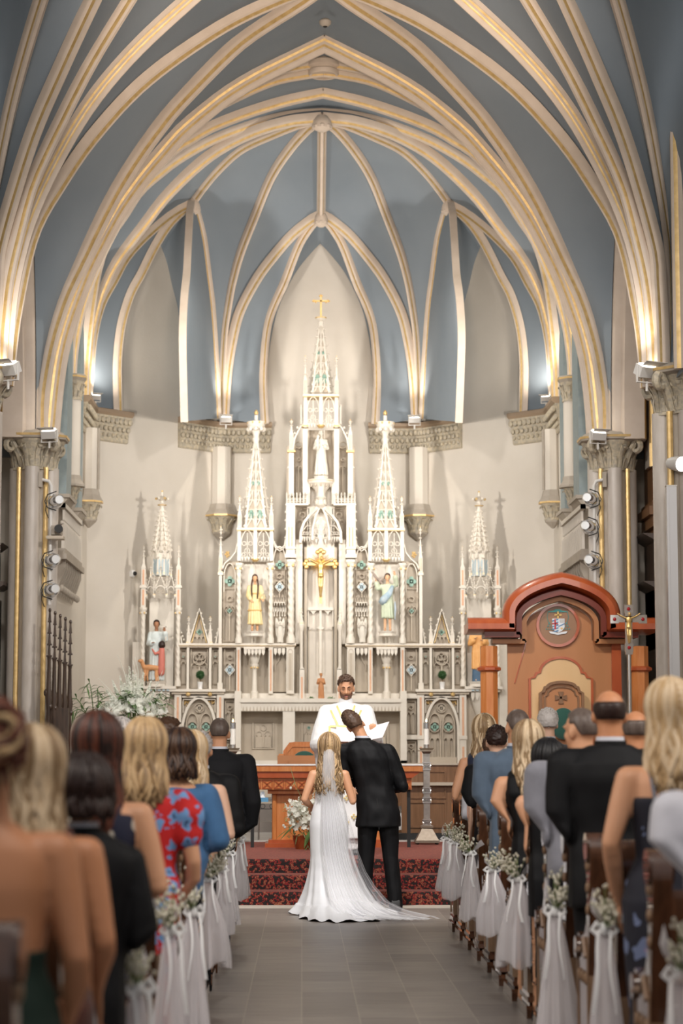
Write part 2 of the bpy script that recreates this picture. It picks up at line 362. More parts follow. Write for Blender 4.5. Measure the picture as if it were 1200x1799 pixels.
def smoothp(path, n):
    # Catmull-Rom through the points, then even resample
    p = [Vector(q) for q in path]; q = []
    if len(p) < 3: return resample(p, n)
    for i in range(len(p)-1):
        a = p[i-1] if i > 0 else p[0]*2-p[1]; b = p[i]; c = p[i+1]; d = p[i+2] if i+2 < len(p) else p[-1]*2-p[-2]
        for k in range(8):
            t = k/8; q.append(.5*((2*b)+(c-a)*t+(2*a-5*b+4*c-d)*t*t+(3*b-a-3*c+d)*t**3))
    q.append(p[-1]); return resample(q, n)
def mir(path): return [Vector((-p.x, p.y, p.z)) for p in path]
# ================================================================== STRUCTURE
trim_n = [0]
def trim(o): trim_n[0] += 1; o.name = 'trim_%d' % trim_n[0]; o['kind'] = 'structure'; return o
def named(o, n): o.name = n; o['kind'] = 'structure'; return o
PLAT = .435; SAN = .435
mb = MB(); mb.bx(-7, 7, -3, 21.95, -.1, 0); named(mb.build('floor', 'tile'), 'floor')
mb = MB(); mb.bx(-7, 7, 27.3, 36, .2, SAN); named(mb.build('floor', mat('pale_grey_sanctuary_tile', (.36, .35, .34), .5, c2=(.43, .42, .41), scale=4)), 'floor_sanctuary')
# carpeted steps (three risers) and platform
mb = MB()
for i, (y, z) in enumerate(((21.9, .145), (22.3, .29), (22.72, .435))):
    pr = [(y, 0), (y, z-.03), (y+.006, z-.012), (y+.02, z), (27.3 if i == 2 else y+.6, z), (27.3 if i == 2 else y+.6, 0)]
    mb.prism(pr, -3.7, 3.7, 0, axis='x')
named(mb.build('floor', 'carpet'), 'floor_carpet')
mb = MB(); mb.bx(-3.7, 3.7, 21.62, 21.9, 0, .012); trim(mb.build('t', mat('white_stone_threshold', (.62, .56, .48), .5)))
mb = MB(); mb.bx(-3.7, 3.7, 27.3, 27.38, .435, .45); trim(mb.build('t', mat('white_edge_strip', (.7, .68, .64), .5)))
# ---- walls
ZS = P(385, 735, 34.3).z     # springing of the apse
def wallbox(name, pts, z0, z1, thick, m='plaster'):
    mb = MB(); (x0, y0), (x1, y1) = pts; d = Vector((x1-x0, y1-y0, 0)).normalized(); n = Vector((-d.y, d.x, 0))*thick
    vs = [(x0, y0, z0), (x1, y1, z0), (x1+n.x, y1+n.y, z0), (x0+n.x, y0+n.y, z0), (x0, y0, z1), (x1, y1, z1), (x1+n.x, y1+n.y, z1), (x0+n.x, y0+n.y, z1)]
    mb.add(vs, [(0, 1, 2, 3), (4, 5, 6, 7), (0, 1, 5, 4), (1, 2, 6, 5), (2, 3, 7, 6), (3, 0, 4, 7)])
    return named(mb.build('w', m), name)
wallbox('wall_back', ((-1.64, 34.5), (1.64, 34.5)), 0, 12.4, .25)
wallbox('wall_back_left', ((-3.58, 32.56), (-1.64, 34.5)), 0, 12.4, .25)
wallbox('wall_back_right', ((1.64, 34.5), (3.58, 32.56)), 0, 12.4, .25)
wallbox('wall_left', ((-3.62, 28.35), (-3.58, 32.56)), 0, 12.4, .25)
wallbox('wall_right', ((3.58, 32.56), (3.62, 28.35)), 0, 12.4, .25)
for sx, nm in ((-1, 'left'), (1, 'right')):
    if sx < 0: wallbox('wall_aisle_end_'+nm, ((-7, 29.2), (-3.7, 29.2)), 0, 12.4, .2); wallbox('wall_aisle_'+nm, ((-6.3, 2), (-6.3, 29.3)), 0, 12.4, .2)
    else: wallbox('wall_aisle_end_'+nm, ((3.7, 29.2), (7, 29.2)), 0, 12.4, .2); wallbox('wall_aisle_'+nm, ((6.3, 29.3), (6.3, 2)), 0, 12.4, .2)
for sx in (-1, 1):
    mb = MB(); mb.bx(sx*3.7, sx*6.3, 29.1, 29.2, 5.6, 9.8); trim(mb.build('u', 'web'))
# ---- vault curves
def plane_path(pts, A, B, n=40): return smoothp([PL(x, y, A, B) for x, y in pts], n)
def yp(pts, Y, n=40): return smoothp([P(x, y, Y) for x, y in pts], n)
def fixends(p, s=None, e=None):
    if s is not None: p = [Vector(s)]+p[1:]
    if e is not None: p = p[:-1]+[Vector(e)]
    return p
T28 = yp([(74, 790), (80, 743), (85, 690), (93, 630), (105, 579), (120, 534), (137, 489), (148, 463), (174, 412), (203, 361), (240, 309), (277, 265), (313, 225), (365, 181), (400, 155), (450, 125), (500, 100), (540, 80), (568, 66)], 28.2)
R1 = plane_path([(66, 790), (66, 708), (72, 660), (81, 612), (93, 567), (108, 522), (124, 486), (141, 452), (167, 397), (203, 328), (240, 269), (277, 218), (313, 174), (405, 80), (460, 38), (520, 0), (571, -36)], (-3.62, 28.0), (0, 25.7))
def mm(p): return mir(p)
R3 = mm(plane_path([(1146, 680), (1141, 620), (1130, 540), (1100, 410), (1050, 320), (990, 235), (900, 140), (775, 50), (677, 0), (573, -40)], (3.68, 23.5), (0, 25.7)))
R4 = mm(yp([(1152, 680), (1149, 600), (1138, 500), (1110, 390), (1060, 280), (1000, 180), (925, 90), (830, 0), (740, -80), (650, -160), (575, -215)], 23.5))
R5 = mm(plane_path([(1158, 680), (1155, 600), (1145, 500), (1125, 410), (1100, 320), (1050, 210), (1000, 110), (935, 0), (860, -120), (760, -260), (585, -390)], (3.72, 23.4), (0, 21.2)))
R6 = mm(plane_path([(1164, 680), (1163, 600), (1158, 500), (1150, 425), (1100, 250), (1050, 125), (995, 0), (930, -140), (850, -300)], (3.74, 23.4), (1.2, 20)))
R7 = mm(plane_path([(1172, 680), (1176, 600), (1177, 520), (1173, 420), (1150, 275), (1125, 150), (1085, 0), (1040, -140), (990, -300)], (3.76, 23.4), (2.3, 20)))
Tc = yp([(139, 705), (142, 630), (150, 555), (159, 495), (170, 449), (185, 412), (211, 375), (240, 331), (277, 298), (313, 271), (368, 240), (423, 218), (478, 201), (520, 194), (565, 191)], 31.6)
Td = yp([(117, 670), (120, 620), (132, 550), (155, 480), (190, 405), (240, 322), (295, 262), (332, 238), (368, 217), (423, 195), (478, 177), (511, 168), (567, 156)], 30.0)
EL = plane_path([(115, 670), (118, 600), (128, 550), (150, 470), (190, 385), (250, 295), (332, 212), (390, 177), (475, 138), (542, 124), (568, 121)], (-3.58, 29.9), (0, 29.1))
EU = plane_path([(90, 760), (98, 650), (125, 540), (160, 460), (220, 340), (300, 240), (380, 172), (430, 138), (465, 122), (540, 108), (568, 107)], (-3.6, 28.4), (0, 29.1))
B0 = P(564, 203, 31.3); SB = PL(337, 352, (0, 31.3), (-2.61, 33.53)); CB = P(563, 374, 33.0); B0.x = 0; CB.x = 0
b_ = fixends(plane_path([(147, 712), (148, 690), (153, 600), (165, 540), (178, 500), (203, 452), (251, 390), (295, 335), (368, 269), (442, 229), (510, 209), (552, 205)], (-3.52, 32.3), (0, 31.3)), None, B0)
a_ = fixends(plane_path([(343, 342), (379, 298), (423, 258), (478, 232), (520, 215), (548, 207)], (0, 31.3), (-2.61, 33.53), 20), SB, B0)
f1 = fixends(plane_path([(149, 712), (150, 690), (157, 600), (172, 535), (196, 489), (218, 449), (251, 412), (295, 375), (336, 350)], (-3.45, 32.45), (SB.x, SB.y)), None, SB)
f2 = fixends(plane_path([(203, 722), (202, 690), (202, 630), (209, 570), (225, 516), (244, 480), (269, 430), (295, 390), (326, 360)], (-3.05, 32.88), (SB.x, SB.y)), None, SB)
f3 = fixends(plane_path([(324, 740), (322, 660), (321, 585), (324, 520), (328, 480), (331, 420), (334, 365)], (-2.05, 33.88), (SB.x, SB.y)), None, SB)
f4 = fixends(plane_path([(383, 735), (378, 630), (372, 540), (366, 490), (357, 419), (344, 364)], (-1.6, 34.25), (SB.x, SB.y)), None, SB)
g_ = fixends(plane_path([(388, 735), (389, 660), (393, 585), (402, 525), (409, 490), (423, 441), (449, 375), (478, 306), (515, 251), (552, 211)], (-1.6, 34.25), (0, 31.3)), None, B0)
i1 = fixends(plane_path([(392, 735), (397, 660), (406, 600), (420, 546), (449, 490), (478, 450), (515, 408), (556, 376)], (-1.55, 34.25), (0, 33.0)), None, CB)
i2 = fixends(plane_path([(465, 747), (462, 680), (464, 620), (470, 570), (482, 533), (500, 494), (526, 427), (552, 386)], (-.9, 34.35), (0, 33.0)), None, CB)
SA = (-1.64, 34.5); SC = (-3.58, 32.56)
wL = plane_path([(207, 722), (206, 690), (206, 630), (214, 570), (230, 516), (247, 480), (262, 450), (281, 428)], SC, SA)
wR = plane_path([(322, 745), (319, 690), (318, 600), (312, 540), (302, 500), (293, 460), (281, 428)], SC, SA)
wC = yp([(468, 752), (468, 680), (474, 610), (485, 555), (500, 515), (520, 478), (540, 452), (562, 428)], 34.49)
def arc_wall(Ys, Ya, z0, h, X, n=40):
    wv = abs(Ys-Ya); R = (wv*wv+h*h)/(2*wv); sg = 1 if Ya > Ys else -1; th = math.asin(min(1, h/R)); out = []
    for k in range(n):
        a = th*k/(n-1); out.append(Vector((X, Ys+sg*R*(1-cos(a)), z0+R*sin(a))))
    return out
z1 = P(70, 775, 28).z; z2 = P(1150, 665, 23.5).z
WA1 = arc_wall(27.75, 25.75, z1, 4.6, -3.78); WA3 = arc_wall(23.75, 25.75, z2, z1+4.6-z2, -3.78)
R8l = [Vector((-3.9, 22.6, z2+.02*k*10)) for k in range(40)]
SEG = []
for _p in (T28, R1, R3, R4, R5, Tc, Td, EL, EU, wC, i2):
    if abs(_p[-1].x) < .14: _p[-1] = Vector((0, _p[-1].y, _p[-1].z))
def patch(Apath, Bpath, bulge=.12, n=34, m=7):
    A = resample(Apath, n); B = resample(Bpath, n); rows = []
    for i in range(n):
        r = []
        for j in range(m):
            t = j/(m-1); p = A[i].lerp(B[i], t); wd = (A[i]-B[i]).length
            p = p + Vector((p.x*.12, 0, 1)).normalized()*bulge*wd*4*t*(1-t)*sin(pi*min(1, i/(n-1)*1.0+.02))*.5
            r.append(p)
        rows.append(r)
    SEG.append(rows)
fa = f1[:-1]+a_; fa2 = f4[:-1]+a_; ih = i1[:-1]+[CB.lerp(B0, k/12) for k in range(13)]
for A, B, bu in ((T28, R1, .1), (R1, WA1, .0), (R3, WA3, .0), (R3, R4, .1), (R4, R5, .1), (R5, R6, .05), (R6, R7, .05), (R7, R8l, 0), (T28, EU, .05), (EU, EL, .05), (EL, Td, .08), (Td, Tc, .08), (Tc, b_, .06), (b_, fa, .06), (f1, f2, 0), (f2, wL, 0), (wR, f3, 0), (f3, f4, 0), (fa2, g_, .08), (g_, ih, .08), (i1, i2, 0), (i2, wC, 0)):
    patch(A, B, bu)
mb = MB()
for rows in SEG:
    mb.grid(rows); mb.grid([[Vector((-p.x, p.y, p.z)) for p in r] for r in rows])
o = mb.build('ceiling', 'web', smooth=True); named(o, 'ceiling')
mb = MB(); mb.bx(-7, 7, 6, 36, 12.4, 12.6); mb.bx(-4.3, -4.05, 12, 27.6, 9.9, 12.4); mb.bx(4.05, 4.3, 12, 27.6, 9.9, 12.4); named(mb.build('c', 'web'), 'ceiling_light_cover')  # cover and side strips added above the vault to block world light
# aisle ceilings
mb = MB(); mb.bx(-6.4, -4.1, 8, 29.2, 9.7, 9.9); mb.bx(4.1, 6.4, 8, 29.2, 9.7, 9.9); named(mb.build('c', 'web'), 'ceiling_aisle')
# ---- ribs
def rib(path, w=.15, d=.17, big=False, both=True):
    n = len(path); mid = path[n//2]; t = (path[min(n-1, n//2+2)]-path[n//2-2]).normalized()
    pl = Vector((path[-1].x-path[0].x, path[-1].y-path[0].y, 0))
    if pl.length < .1: pl = Vector((0, 1, 0)) if abs(path[0].x) < .2 else Vector((1, 0, 0))
    N = Vector((-pl.y, pl.x, 0)).normalized(); inner = Vector((0, mid.y-1.2 if mid.y > 31.5 else mid.y, 4.5))-mid
    b = (N - t*N.dot(t)).normalized().cross(t); sg = 1 if b.dot(inner) > 0 else -1
    if big:
        pr = [(-.5, -.4), (-.5, .15), (-.40, .22), (-.38, .38), (-.30, .46), (-.27, .52), (-.22, .66), (-.15, .74), (-.13, .9), (-.06, 1), (.06, 1), (.13, .9), (.15, .74), (.22, .66), (.27, .52), (.30, .46), (.38, .38), (.40, .22), (.5, .15), (.5, -.4)]
        ms = [0, 0, 1, 0, 0, 1, 0, 0, 0, 0, 0, 1, 0, 0, 0, 0, 1, 0, 0, 0]
    else:
        pr = [(-.5, -.3), (-.5, .32), (-.42, .46), (-.30, .56), (-.24, .84), (-.12, 1), (.12, 1), (.24, .84), (.30, .56), (.42, .46), (.5, .32), (.5, -.3)]
        ms = [0, 0, 0, 1, 0, 0, 0, 1, 0, 0, 0, 0]
    for s in ((1, -1) if both else (1,)):
        pth = path if s == 1 else mir(path); NN = N if s == 1 else Vector((-N.x, N.y, 0))
        sgn = sg if s == 1 else -sg
        mb = MB(); mb.sweep(pth, [(a*w, c*d*sgn) for a, c in pr], ms, NN); trim(mb.build('r', ['rib', 'goldpaint'], smooth='auto'))
rib(T28, .29, .20, True); rib(R1, .165, .17)
rib(R3, .13, .14); rib(R4, .16, .15, True); rib(R5, .14, .14); rib(R6, .15, .15); rib(R7, .14, .14)
rib([Vector((-3.93, 22.9, z2+.4*k)) for k in range(17)], .16, .16)
rib(Tc, .125, .14); rib(Td, .13, .14); rib(EL, .11, .12); rib(EU, .11, .12)
rib(a_, .11, .12); rib(b_, .12, .13); rib(f1, .11, .12); rib(f2, .12, .11); rib(f3, .11, .11); rib(f4, .11, .11); rib(g_, .12, .13); rib(i1, .115, .12); rib(i2, .12, .11)
mbr = [B0.lerp(CB, k/8) for k in range(9)]; rib([p+Vector((0, 0, 0)) for p in mbr], .14, .15, both=False)
# wall (arcade) arches in two orders with dark reveal
for s in (1, -1):
    for WA in (WA1, WA3):
        p = WA if s == 1 else mir(WA); mb = MB(); X = Vector((-1 if s == 1 else 1, 0, 0))
        dY = 1 if WA is WA1 else -1
        path = [Vector((q.x, q.y, q.z)) for q in p]
        # moulded archivolt: n = X offset, b = toward opening
        t = (path[5]-path[3]).normalized(); b = X.cross(t); sgn = 1 if b.y*(-dY) > 0 else -1
        pr = [(.0, -.22), (.0, -.04), (.01, -.02), (.02, .02), (.05, .05), (.12, .07), (.16, .13), (.42, .15), (.46, .05), (.46, -.22)]
        mb.sweep(path, [(a, c*sgn) for a, c in pr], [0, 0, 0, 0, 0, 0, 0, 1, 0, 0], X); trim(mb.build('r', ['rib', 'goldpaint'], smooth='auto'))
        # far aisle arch behind, plain, grey soffit
        p2 = [Vector((q.x+(-.95 if s == 1 else .95), q.y, q.z-.35)) for q in path]; mb = MB()
        mb.sweep(p2, [(a, c*sgn) for a, c in [(-.45, -.35), (-.45, .0), (-.35, .06), (.3, .06), (.3, -.35)]], [0, 1, 0, 0, 0], X); trim(mb.build('r', ['stone', 'goldpaint'], smooth='auto'))
# bosses
def boss(p, r, leafy=True):
    mb = MB(); mb.lathe([(r*.4, -.16), (r*.9, -.12), (r, -.05), (r*.85, .02), (r*.5, .08)], p, 12)
    for k in range(8): a = k*pi/4; mb.ell((p[0]+r*.8*cos(a), p[1]+r*.8*sin(a), p[2]-.09), (r*.28, r*.28, r*.25), 6, 4)
    return trim(mb.build('b', 'rib', smooth='auto'))
boss(B0+Vector((0, -.05, -.1)), .15); boss(CB+Vector((0, -.05, -.08)), .11); boss(SB+Vector((.03, -.05, -.08)), .11); boss(Vector((-SB.x-.03, SB.y-.05, SB.z-.08)), .11)
# ringed ceiling lamp at the chancel crossing
Lp = P(567, 117, 29.1)
t = thing('ceiling_downlight', 'round recessed downlight in a moulded ring hanging at the chancel vault crossing', 'light', (0, 29.1, Lp.z))
mb = MB(); mb.lathe([(.17, -.11), (.165, -.13), (.20, -.135), (.215, -.11), (.215, -.07), (.195, -.05), (.20, -.03), (.235, -.01), (.235, .05), (.2, .09), (.12, .10), (.12, -.09)], (0, 0, 0), 24); mb.build('ring', 'rib', t, smooth='auto')
mb = MB(); mb.lathe([(.11, -.06), (.11, -.08)], (0, 0, 0), 20); mb.build('lamp', 'glow', t)
light('downlight_light', 'SPOT', (0, 29.1, Lp.z-.16), 600, (1, .92, .8), (0, 29.1, 0), .1, spot=140)
sp = P(566, 44, 27.2)
t = thing('smoke_detector', 'small round smoke detector on the vault above the chancel arch', 'smoke detector', (0, 27.0, P(566, 44, 27.0).z+.03))
mb = MB(); mb.lathe([(.03, -.05), (.05, -.04), (.075, -.015), (.08, .02), (.05, .05)], (0, 0, 0), 16); mb.build('housing', 'stone', t, smooth='auto')
mb = MB(); mb.lathe([(.018, -.065), (.03, -.05)], (0, 0, 0), 10); mb.build('sensor', 'black', t, smooth='auto')
# ---- capitals
def leafcap(mb, c, r0, r1, h, n=8, rot=0, mi=0):
    """bell with curled leaves; c is bottom centre"""
    mb.lathe([(r0*1.12, -.03), (r0*1.12, 0), (r0, .01), (r0*1.02, h*.3), (r0*1.2, h*.6), (r1*.95, h*.92), (r1, h)], c, 16, mi)
    for tier, (hh, rr, s) in enumerate(((.42, .05, .7), (.82, .5, 1))):
        for k in range(n):
            a = rot+2*pi*(k+(.5 if tier else 0))/n; R = r0+(r1-r0)*rr*1.35+.01
            x, y = c[0]+R*cos(a), c[1]+R*sin(a)
            pth = [(c[0]+r0*cos(a), c[1]+r0*sin(a), c[2]+h*.02), (c[0]+(r0+.02)*cos(a), c[1]+(r0+.02)*sin(a), c[2]+h*hh*.6), (x, y, c[2]+h*hh), (x+.03*cos(a)*s, y+.03*sin(a)*s, c[2]+h*hh*.93), (x+.022*cos(a)*s, y+.022*sin(a)*s, c[2]+h*(hh-.13))]
            mb.tube(pth, [r0*.22*s, r0*.26*s, r0*.30*s, r0*.24*s, r0*.12*s], 6, mi, flat=.45)
def pier(x, y, zt, zb, big=1.0, gold_side=1):
    """clustered pier: core, shafts, thin gold rolls; zt = underside of capital"""
    mb = MB(); mb.lathe([(.24*big, zb), (.24*big, zt)], (x, y, 0), 8, 0, rz=pi/8)
    for a in (0, 90, 180, 270):
        A = radians(a); mb.cyl((x+.22*big*cos(A), y+.22*big*sin(A)), .105*big, zb, zt, 16, 1)
    for a in (45, 135, 225, 315):
        A = radians(a); mb.cyl((x+.25*big*cos(A), y+.25*big*sin(A)), .032*big, zb, zt, 8, 2)
    mb.lathe([(.40*big, zb), (.40*big, zb+.25), (.34*big, zb+.32), (.34*big, zb+.4)], (x, y, 0), 8, 0, rz=pi/8)
    trim(mb.build('p', ['stone', 'shaft', 'goldpaint'], smooth='auto'))
    h = .36*big; mb = MB()
    for a in (0, 90, 180, 270):
        A = radians(a); leafcap(mb, (x+.16*big*cos(A), y+.16*big*sin(A), zt), .13*big, .25*big, h, 6, A)
    for a in (45, 135, 225, 315):   # corner volutes
        A = radians(a); ca, sa = cos(A), sin(A); pts = []
        for k in range(13):
            th = k/12*2.1*pi; rr = .085*big*(1-.6*k/12); pts.append((x+ca*(.40*big+rr*sin(th)), y+sa*(.40*big+rr*sin(th)), zt+h*.78+rr*cos(th)))
        pts = [(x+ca*.2*big, y+sa*.2*big, zt+.02), (x+ca*.27*big, y+sa*.27*big, zt+h*.5)]+pts
        mb.tube(pts, [.05*big]*3+[.045*big]*6+[.03*big]*6, 6, 0, flat=.8)
    trim(mb.build('p', 'capital', smooth='auto'))
    mb = MB(); mb.lathe([(.36*big, zt+h-.02), (.46*big, zt+h+.01), (.47*big, zt+h+.035)], (x, y, 0), 8, 0, rz=pi/8)
    mb.lathe([(.475*big, zt+h+.035), (.48*big, zt+h+.065)], (x, y, 0), 8, 1, rz=pi/8)
    mb.lathe([(.46*big, zt+h+.065), (.42*big, zt+h+.10), (.34*big, zt+h+.13)], (x, y, 0), 8, 0, rz=pi/8)
    trim(mb.build('p', ['stone', 'goldpaint'], smooth='auto'))
zc = P(1088, 826, 28).z
for s in (-1, 1): pier(s*3.83, 28.05, zc, 0)
zc2 = P(1190, 728, 23.5).z
for s in (-1, 1): pier(s*3.98, 23.5, zc2, 0, 1.12)
# apse capital bands
def band(pts, ztop, h, proj=.12):
    # pts plan polyline along the walls, offset inwards progressively
    def off(d):
        out = []
        for i, p in enumerate(pts):
            c = Vector((0, 31.0)); v = (c-Vector(p)).normalized(); out.append((p[0]+v.x*d, p[1]+v.y*d))
        return out
    prof = [(.03, 0), (.05, .02), (.05, .05), (.06, h*.35), (.09, h*.7), (proj, h*.88), (proj, h)]
    mb = MB(); rows = []
    for d, z in prof:
        rows.append([(x, y, ztop-h*1.25+z) for x, y in off(d)])
    rows = [[(x, y, rows[0][0][2]) for x, y in pts]]+rows+[[(x, y, rows[-1][0][2]) for x, y in pts]]; mb.grid(rows)
    # end closures
    for e in (0, -1): mb.add([r[e] for r in rows], [tuple(range(len(rows)))])
    # carved leaves
    L = 0
    for i in range(len(pts)-1):
        a = Vector(pts[i]); b = Vector(pts[i+1]); n = max(2, int((b-a).length/.085))
        for k in range(n):
            p = a.lerp(b, (k+.5)/n); v = (Vector((0, 31.0))-p).normalized()
            for hh, dd, rr in ((.25, .07, .028), (.5, .095, .036), (.8, .135, .042)):
                mb.ell((p.x+v.x*dd, p.y+v.y*dd, ztop-h*1.25+h*hh), (rr, rr, rr*1.2), 6, 5)
    trim(mb.build('b', 'capital', smooth='auto'))
    mb = MB(); rows = []
    for d, z in ((0, -.25*h), (.13, -.25*h), (.17, -.16*h), (.17, -.04*h), (.13, .0), (0, .0)): rows.append([(x, y, ztop+z) for x, y in off(d)])
    mb.grid(rows)
    for e in (0, -1): mb.add([r[e] for r in rows], [tuple(range(len(rows)))])
    trim(mb.build('b', mat('brown_abacus', (.34, .25, .17), .6)))
zi = P(385, 738, 34.2).z; zo = P(170, 716, 32.6).z
for s in (-1, 1):
    band([(s*2.28, 33.86), (s*1.72, 34.42), (s*1.64, 34.44), (s*1.5, 34.5), (s*.82, 34.5)], zi, .40)
    band([(s*3.6, 31.45), (s*3.58, 32.56), (s*3.05, 33.09)], zo, .40)
    # pilasters and corbels in the corners
    for (x, y, ztop, zb_, r) in ((1.60, 34.40, zi-.42, P(385, 885, 34.3).z, .16), (3.50, 32.0, zo-.42, P(145, 860, 32.0).z, .13)):
        mb = MB(); mb.lathe([(r, zb_), (r, ztop)], (s*x, y, 0), 8, 0, rz=pi/8); mb.cyl((s*(x-.14), y-.05), .02, zb_, ztop, 6, 1); trim(mb.build('p', ['plaster', 'stone']))
        mb = MB(); c = (s*x, y, 0); q = r*1.15
        mb.lathe([(q, zb_), (q*1.1, zb_-.05), (q*1.15, zb_-.09), (q*1.45, zb_-.16), (q*1.5, zb_-.18)], c, 8, 0, rz=pi/8); mb.lathe([(q*1.5, zb_-.18), (q*1.5, zb_-.205)], c, 8, 1, rz=pi/8)
        mb.lathe([(q*.1, zb_-.58), (q*.8, zb_-.48), (q*.85, zb_-.43)], c, 8, 0, rz=pi/8); trim(mb.build('p', ['stone', 'goldpaint']))
        mb = MB(); leafcap(mb, (s*x, y, zb_-.43), q*.75, q*1.25, .23, 8); trim(mb.build('p', 'capital', smooth='auto'))
    # small wall shaft with capital on the chancel side wall
    x, y = s*3.55, 30.0; zt = P(118, 700, 30).z; zb_ = P(1018, 838, 30).z
    mb = MB(); mb.cyl((x, y), .12, zb_, zt, 14); trim(mb.build('p', 'plaster', smooth='auto'))
    mb = MB(); leafcap(mb, (x, y, zt), .12, .17, .24, 8); leafcap(mb, (x, y, zb_-.36), .07, .13, .2, 8); trim(mb.build('p', 'capital', smooth='auto'))
    mb = MB(); mb.lathe([(.17, zt+.24), (.20, zt+.28), (.20, zt+.33)], (x, y, 0), 8, 0, rz=pi/8); mb.lathe([(.205, zt+.285), (.205, zt+.31)], (x, y, 0), 8, 1, rz=pi/8)
    mb.lathe([(.14, zb_), (.15, zb_-.06), (.2, zb_-.13), (.2, zb_-.16)], (x, y, 0), 8, 0, rz=pi/8); mb.lathe([(.03, zb_-.50), (.09, zb_-.37)], (x, y, 0), 8, 0, rz=pi/8); trim(mb.build('p', ['stone', 'goldpaint']))
# lancet windows and sills on the chancel side walls
wn = 0
for s in (-1, 1):
    for (y0, y1) in ((28.9, 29.5), (30.5, 31.0)):
        wn += 1; X = s*3.6; zb_ = 5.05; zt = 7.4
        pts = [(y0, zb_), (y1, zb_), (y1, zt)]+[(y1-(y1-y0)*k/6, zt+.45*sin(pi*k/6)**.7) for k in range(1, 6)]+[(y0, zt)]
        mb = MB(); mb.prism(pts, X-s*.10, X+s*.02, 0, axis='x'); ob = named(mb.build('w', 'glass'), 'window_%d' % wn)
        mb = MB(); mb.bx(X-s*.16, X, y0-.1, y1+.1, zb_-.05, zb_); mb.prism([(X-s*.14, zb_-.05), (X, zb_-.05), (X, zb_-.22)], y0-.06, y1+.06, 0); trim(mb.build('s', 'stone'))
# gallery balconies on the chancel side walls
for s, side in ((-1, 'left'), (1, 'right')):
    x0 = s*3.58; x1 = s*3.46; ya, yb = 28.45, 30.75
    zt = P(1000, 925, 31).z; zb_ = P(1000, 1000, 31).z
    t = thing('gallery_balcony', 'pale stone gallery balustrade on the %s chancel wall behind the pipe of spotlights' % side, 'balcony', (s*3.44, 30.0, zb_), 'chancel wall balconies')
    def lc(mb): return offset_mesh(mb, (s*3.44, 30.0, zb_))
    mb = MB(); mb.bx(x0, x1, ya, yb, zb_-.02, zb_+.05); mb.bx(x0, x1-s*.03, ya-.03, yb+.03, zb_-.10, zb_-.02)
    lc(mb).build('floor_slab', 'stone', t)
    mb = MB(); mb.bx(x1, x1+s*.07, ya, yb, zt-.03, zt+.03); mb.bx(x1+s*.02, x1+s*.06, ya, yb, zt-.25, zt-.21)
    mb.bx(x0, x1, ya, ya+.05, zt-.03, zt+.03); mb.bx(x0, x1, yb-.05, yb, zt-.03, zt+.03); lc(mb).build('handrail', 'plaster', t)
    mb = MB()
    mb.bx(x0, x0-s*.012, ya, yb, zb_, zt, 1)  # darker strip added behind the balusters, shade painted into the gaps
    for k in range(17):
        y = ya+.05+k*(yb-ya-.1)/16; mb.bx(x1+s*.01, x1+s*.05, y-.02, y+.02, zb_, zt-.22)
        if k < 16: mb.bar([(y+.04, zt-.2), (y+.06, zt-.1), (y+.09, zt-.06)], .02, 0, .001) if False else mb.box((x1+s*.03, y+.06, zt-.12), (.03, .03, .14))
    lc(mb).build('balusters', ['plaster', 'stone'], t)
    mb = MB()
    for k in range(10):
        y = ya+.15+k*(yb-ya-.3)/9; mb.prism([(x1, zb_-.1), (x1, zb_-.2), (x0, zb_-.55), (x0, zb_-.1)], y-.04, y+.04, 0); mb.ell((x1+s*.05, y, zb_-.48), (.04, .04, .05), 8, 6)
    lc(mb).build('corbels', 'stone', t, smooth='auto')
# ================================================================== FIGURE LIBRARY
def remesh(mb, voxel, sm=4, fn=None, dec=None):
    me = bpy.data.meshes.new('tmp'); me.from_pydata(mb.v, [], mb.f); o = bpy.data.objects.new('tmp', me); COL.objects.link(o)
    bm = bmesh.new(); bm.from_mesh(me); bmesh.ops.recalc_face_normals(bm, faces=bm.faces); bm.to_mesh(me); bm.free()
    r = o.modifiers.new('r', 'REMESH'); r.mode = 'VOXEL'; r.voxel_size = voxel; r.adaptivity = 0
    s = o.modifiers.new('s', 'SMOOTH'); s.factor = .5; s.iterations = sm
    dg = bpy.context.evaluated_depsgraph_get(); dg.update(); e = o.evaluated_get(dg); m2 = bpy.data.meshes.new_from_object(e)
    bpy.data.objects.remove(o); bpy.data.meshes.remove(me)
    if fn:
        cos_ = [v.co.copy() for v in m2.vertices]; nr = [v.normal.copy() for v in m2.vertices]
        for v, c, n in zip(m2.vertices, cos_, nr): v.co = fn(c, n)
    return m2
def link_mesh(name, me, m, parent=None, xf=None, smooth=True):
    if xf:
        for v in me.vertices: v.co = xf(v.co)
    me.name = name; me.materials.clear()
    for x in (m if isinstance(m, (list, tuple)) else [m]): me.materials.append(M[x] if isinstance(x, str) else x)
    me.polygons.foreach_set('use_smooth', [True]*len(me.polygons))
    o = bpy.data.objects.new(name, me); COL.objects.link(o)
    if parent: o.parent = parent
    return o
def limb(mb, pts, rad, n=12):
    p = [Vector(q) for q in pts]; P_ = []; R_ = []
    for i in range(len(p)-1):
        for k in range(4): t = k/4; P_.append(p[i].lerp(p[i+1], t)); R_.append(rad[i]*(1-t)+rad[i+1]*t)
    P_.append(p[-1]); R_.append(rad[-1]); mb.tube(P_, R_, n)
    for q, r in zip(p, rad): mb.ell(q, (r*.99, r*.99, r*.99), 10, 8)
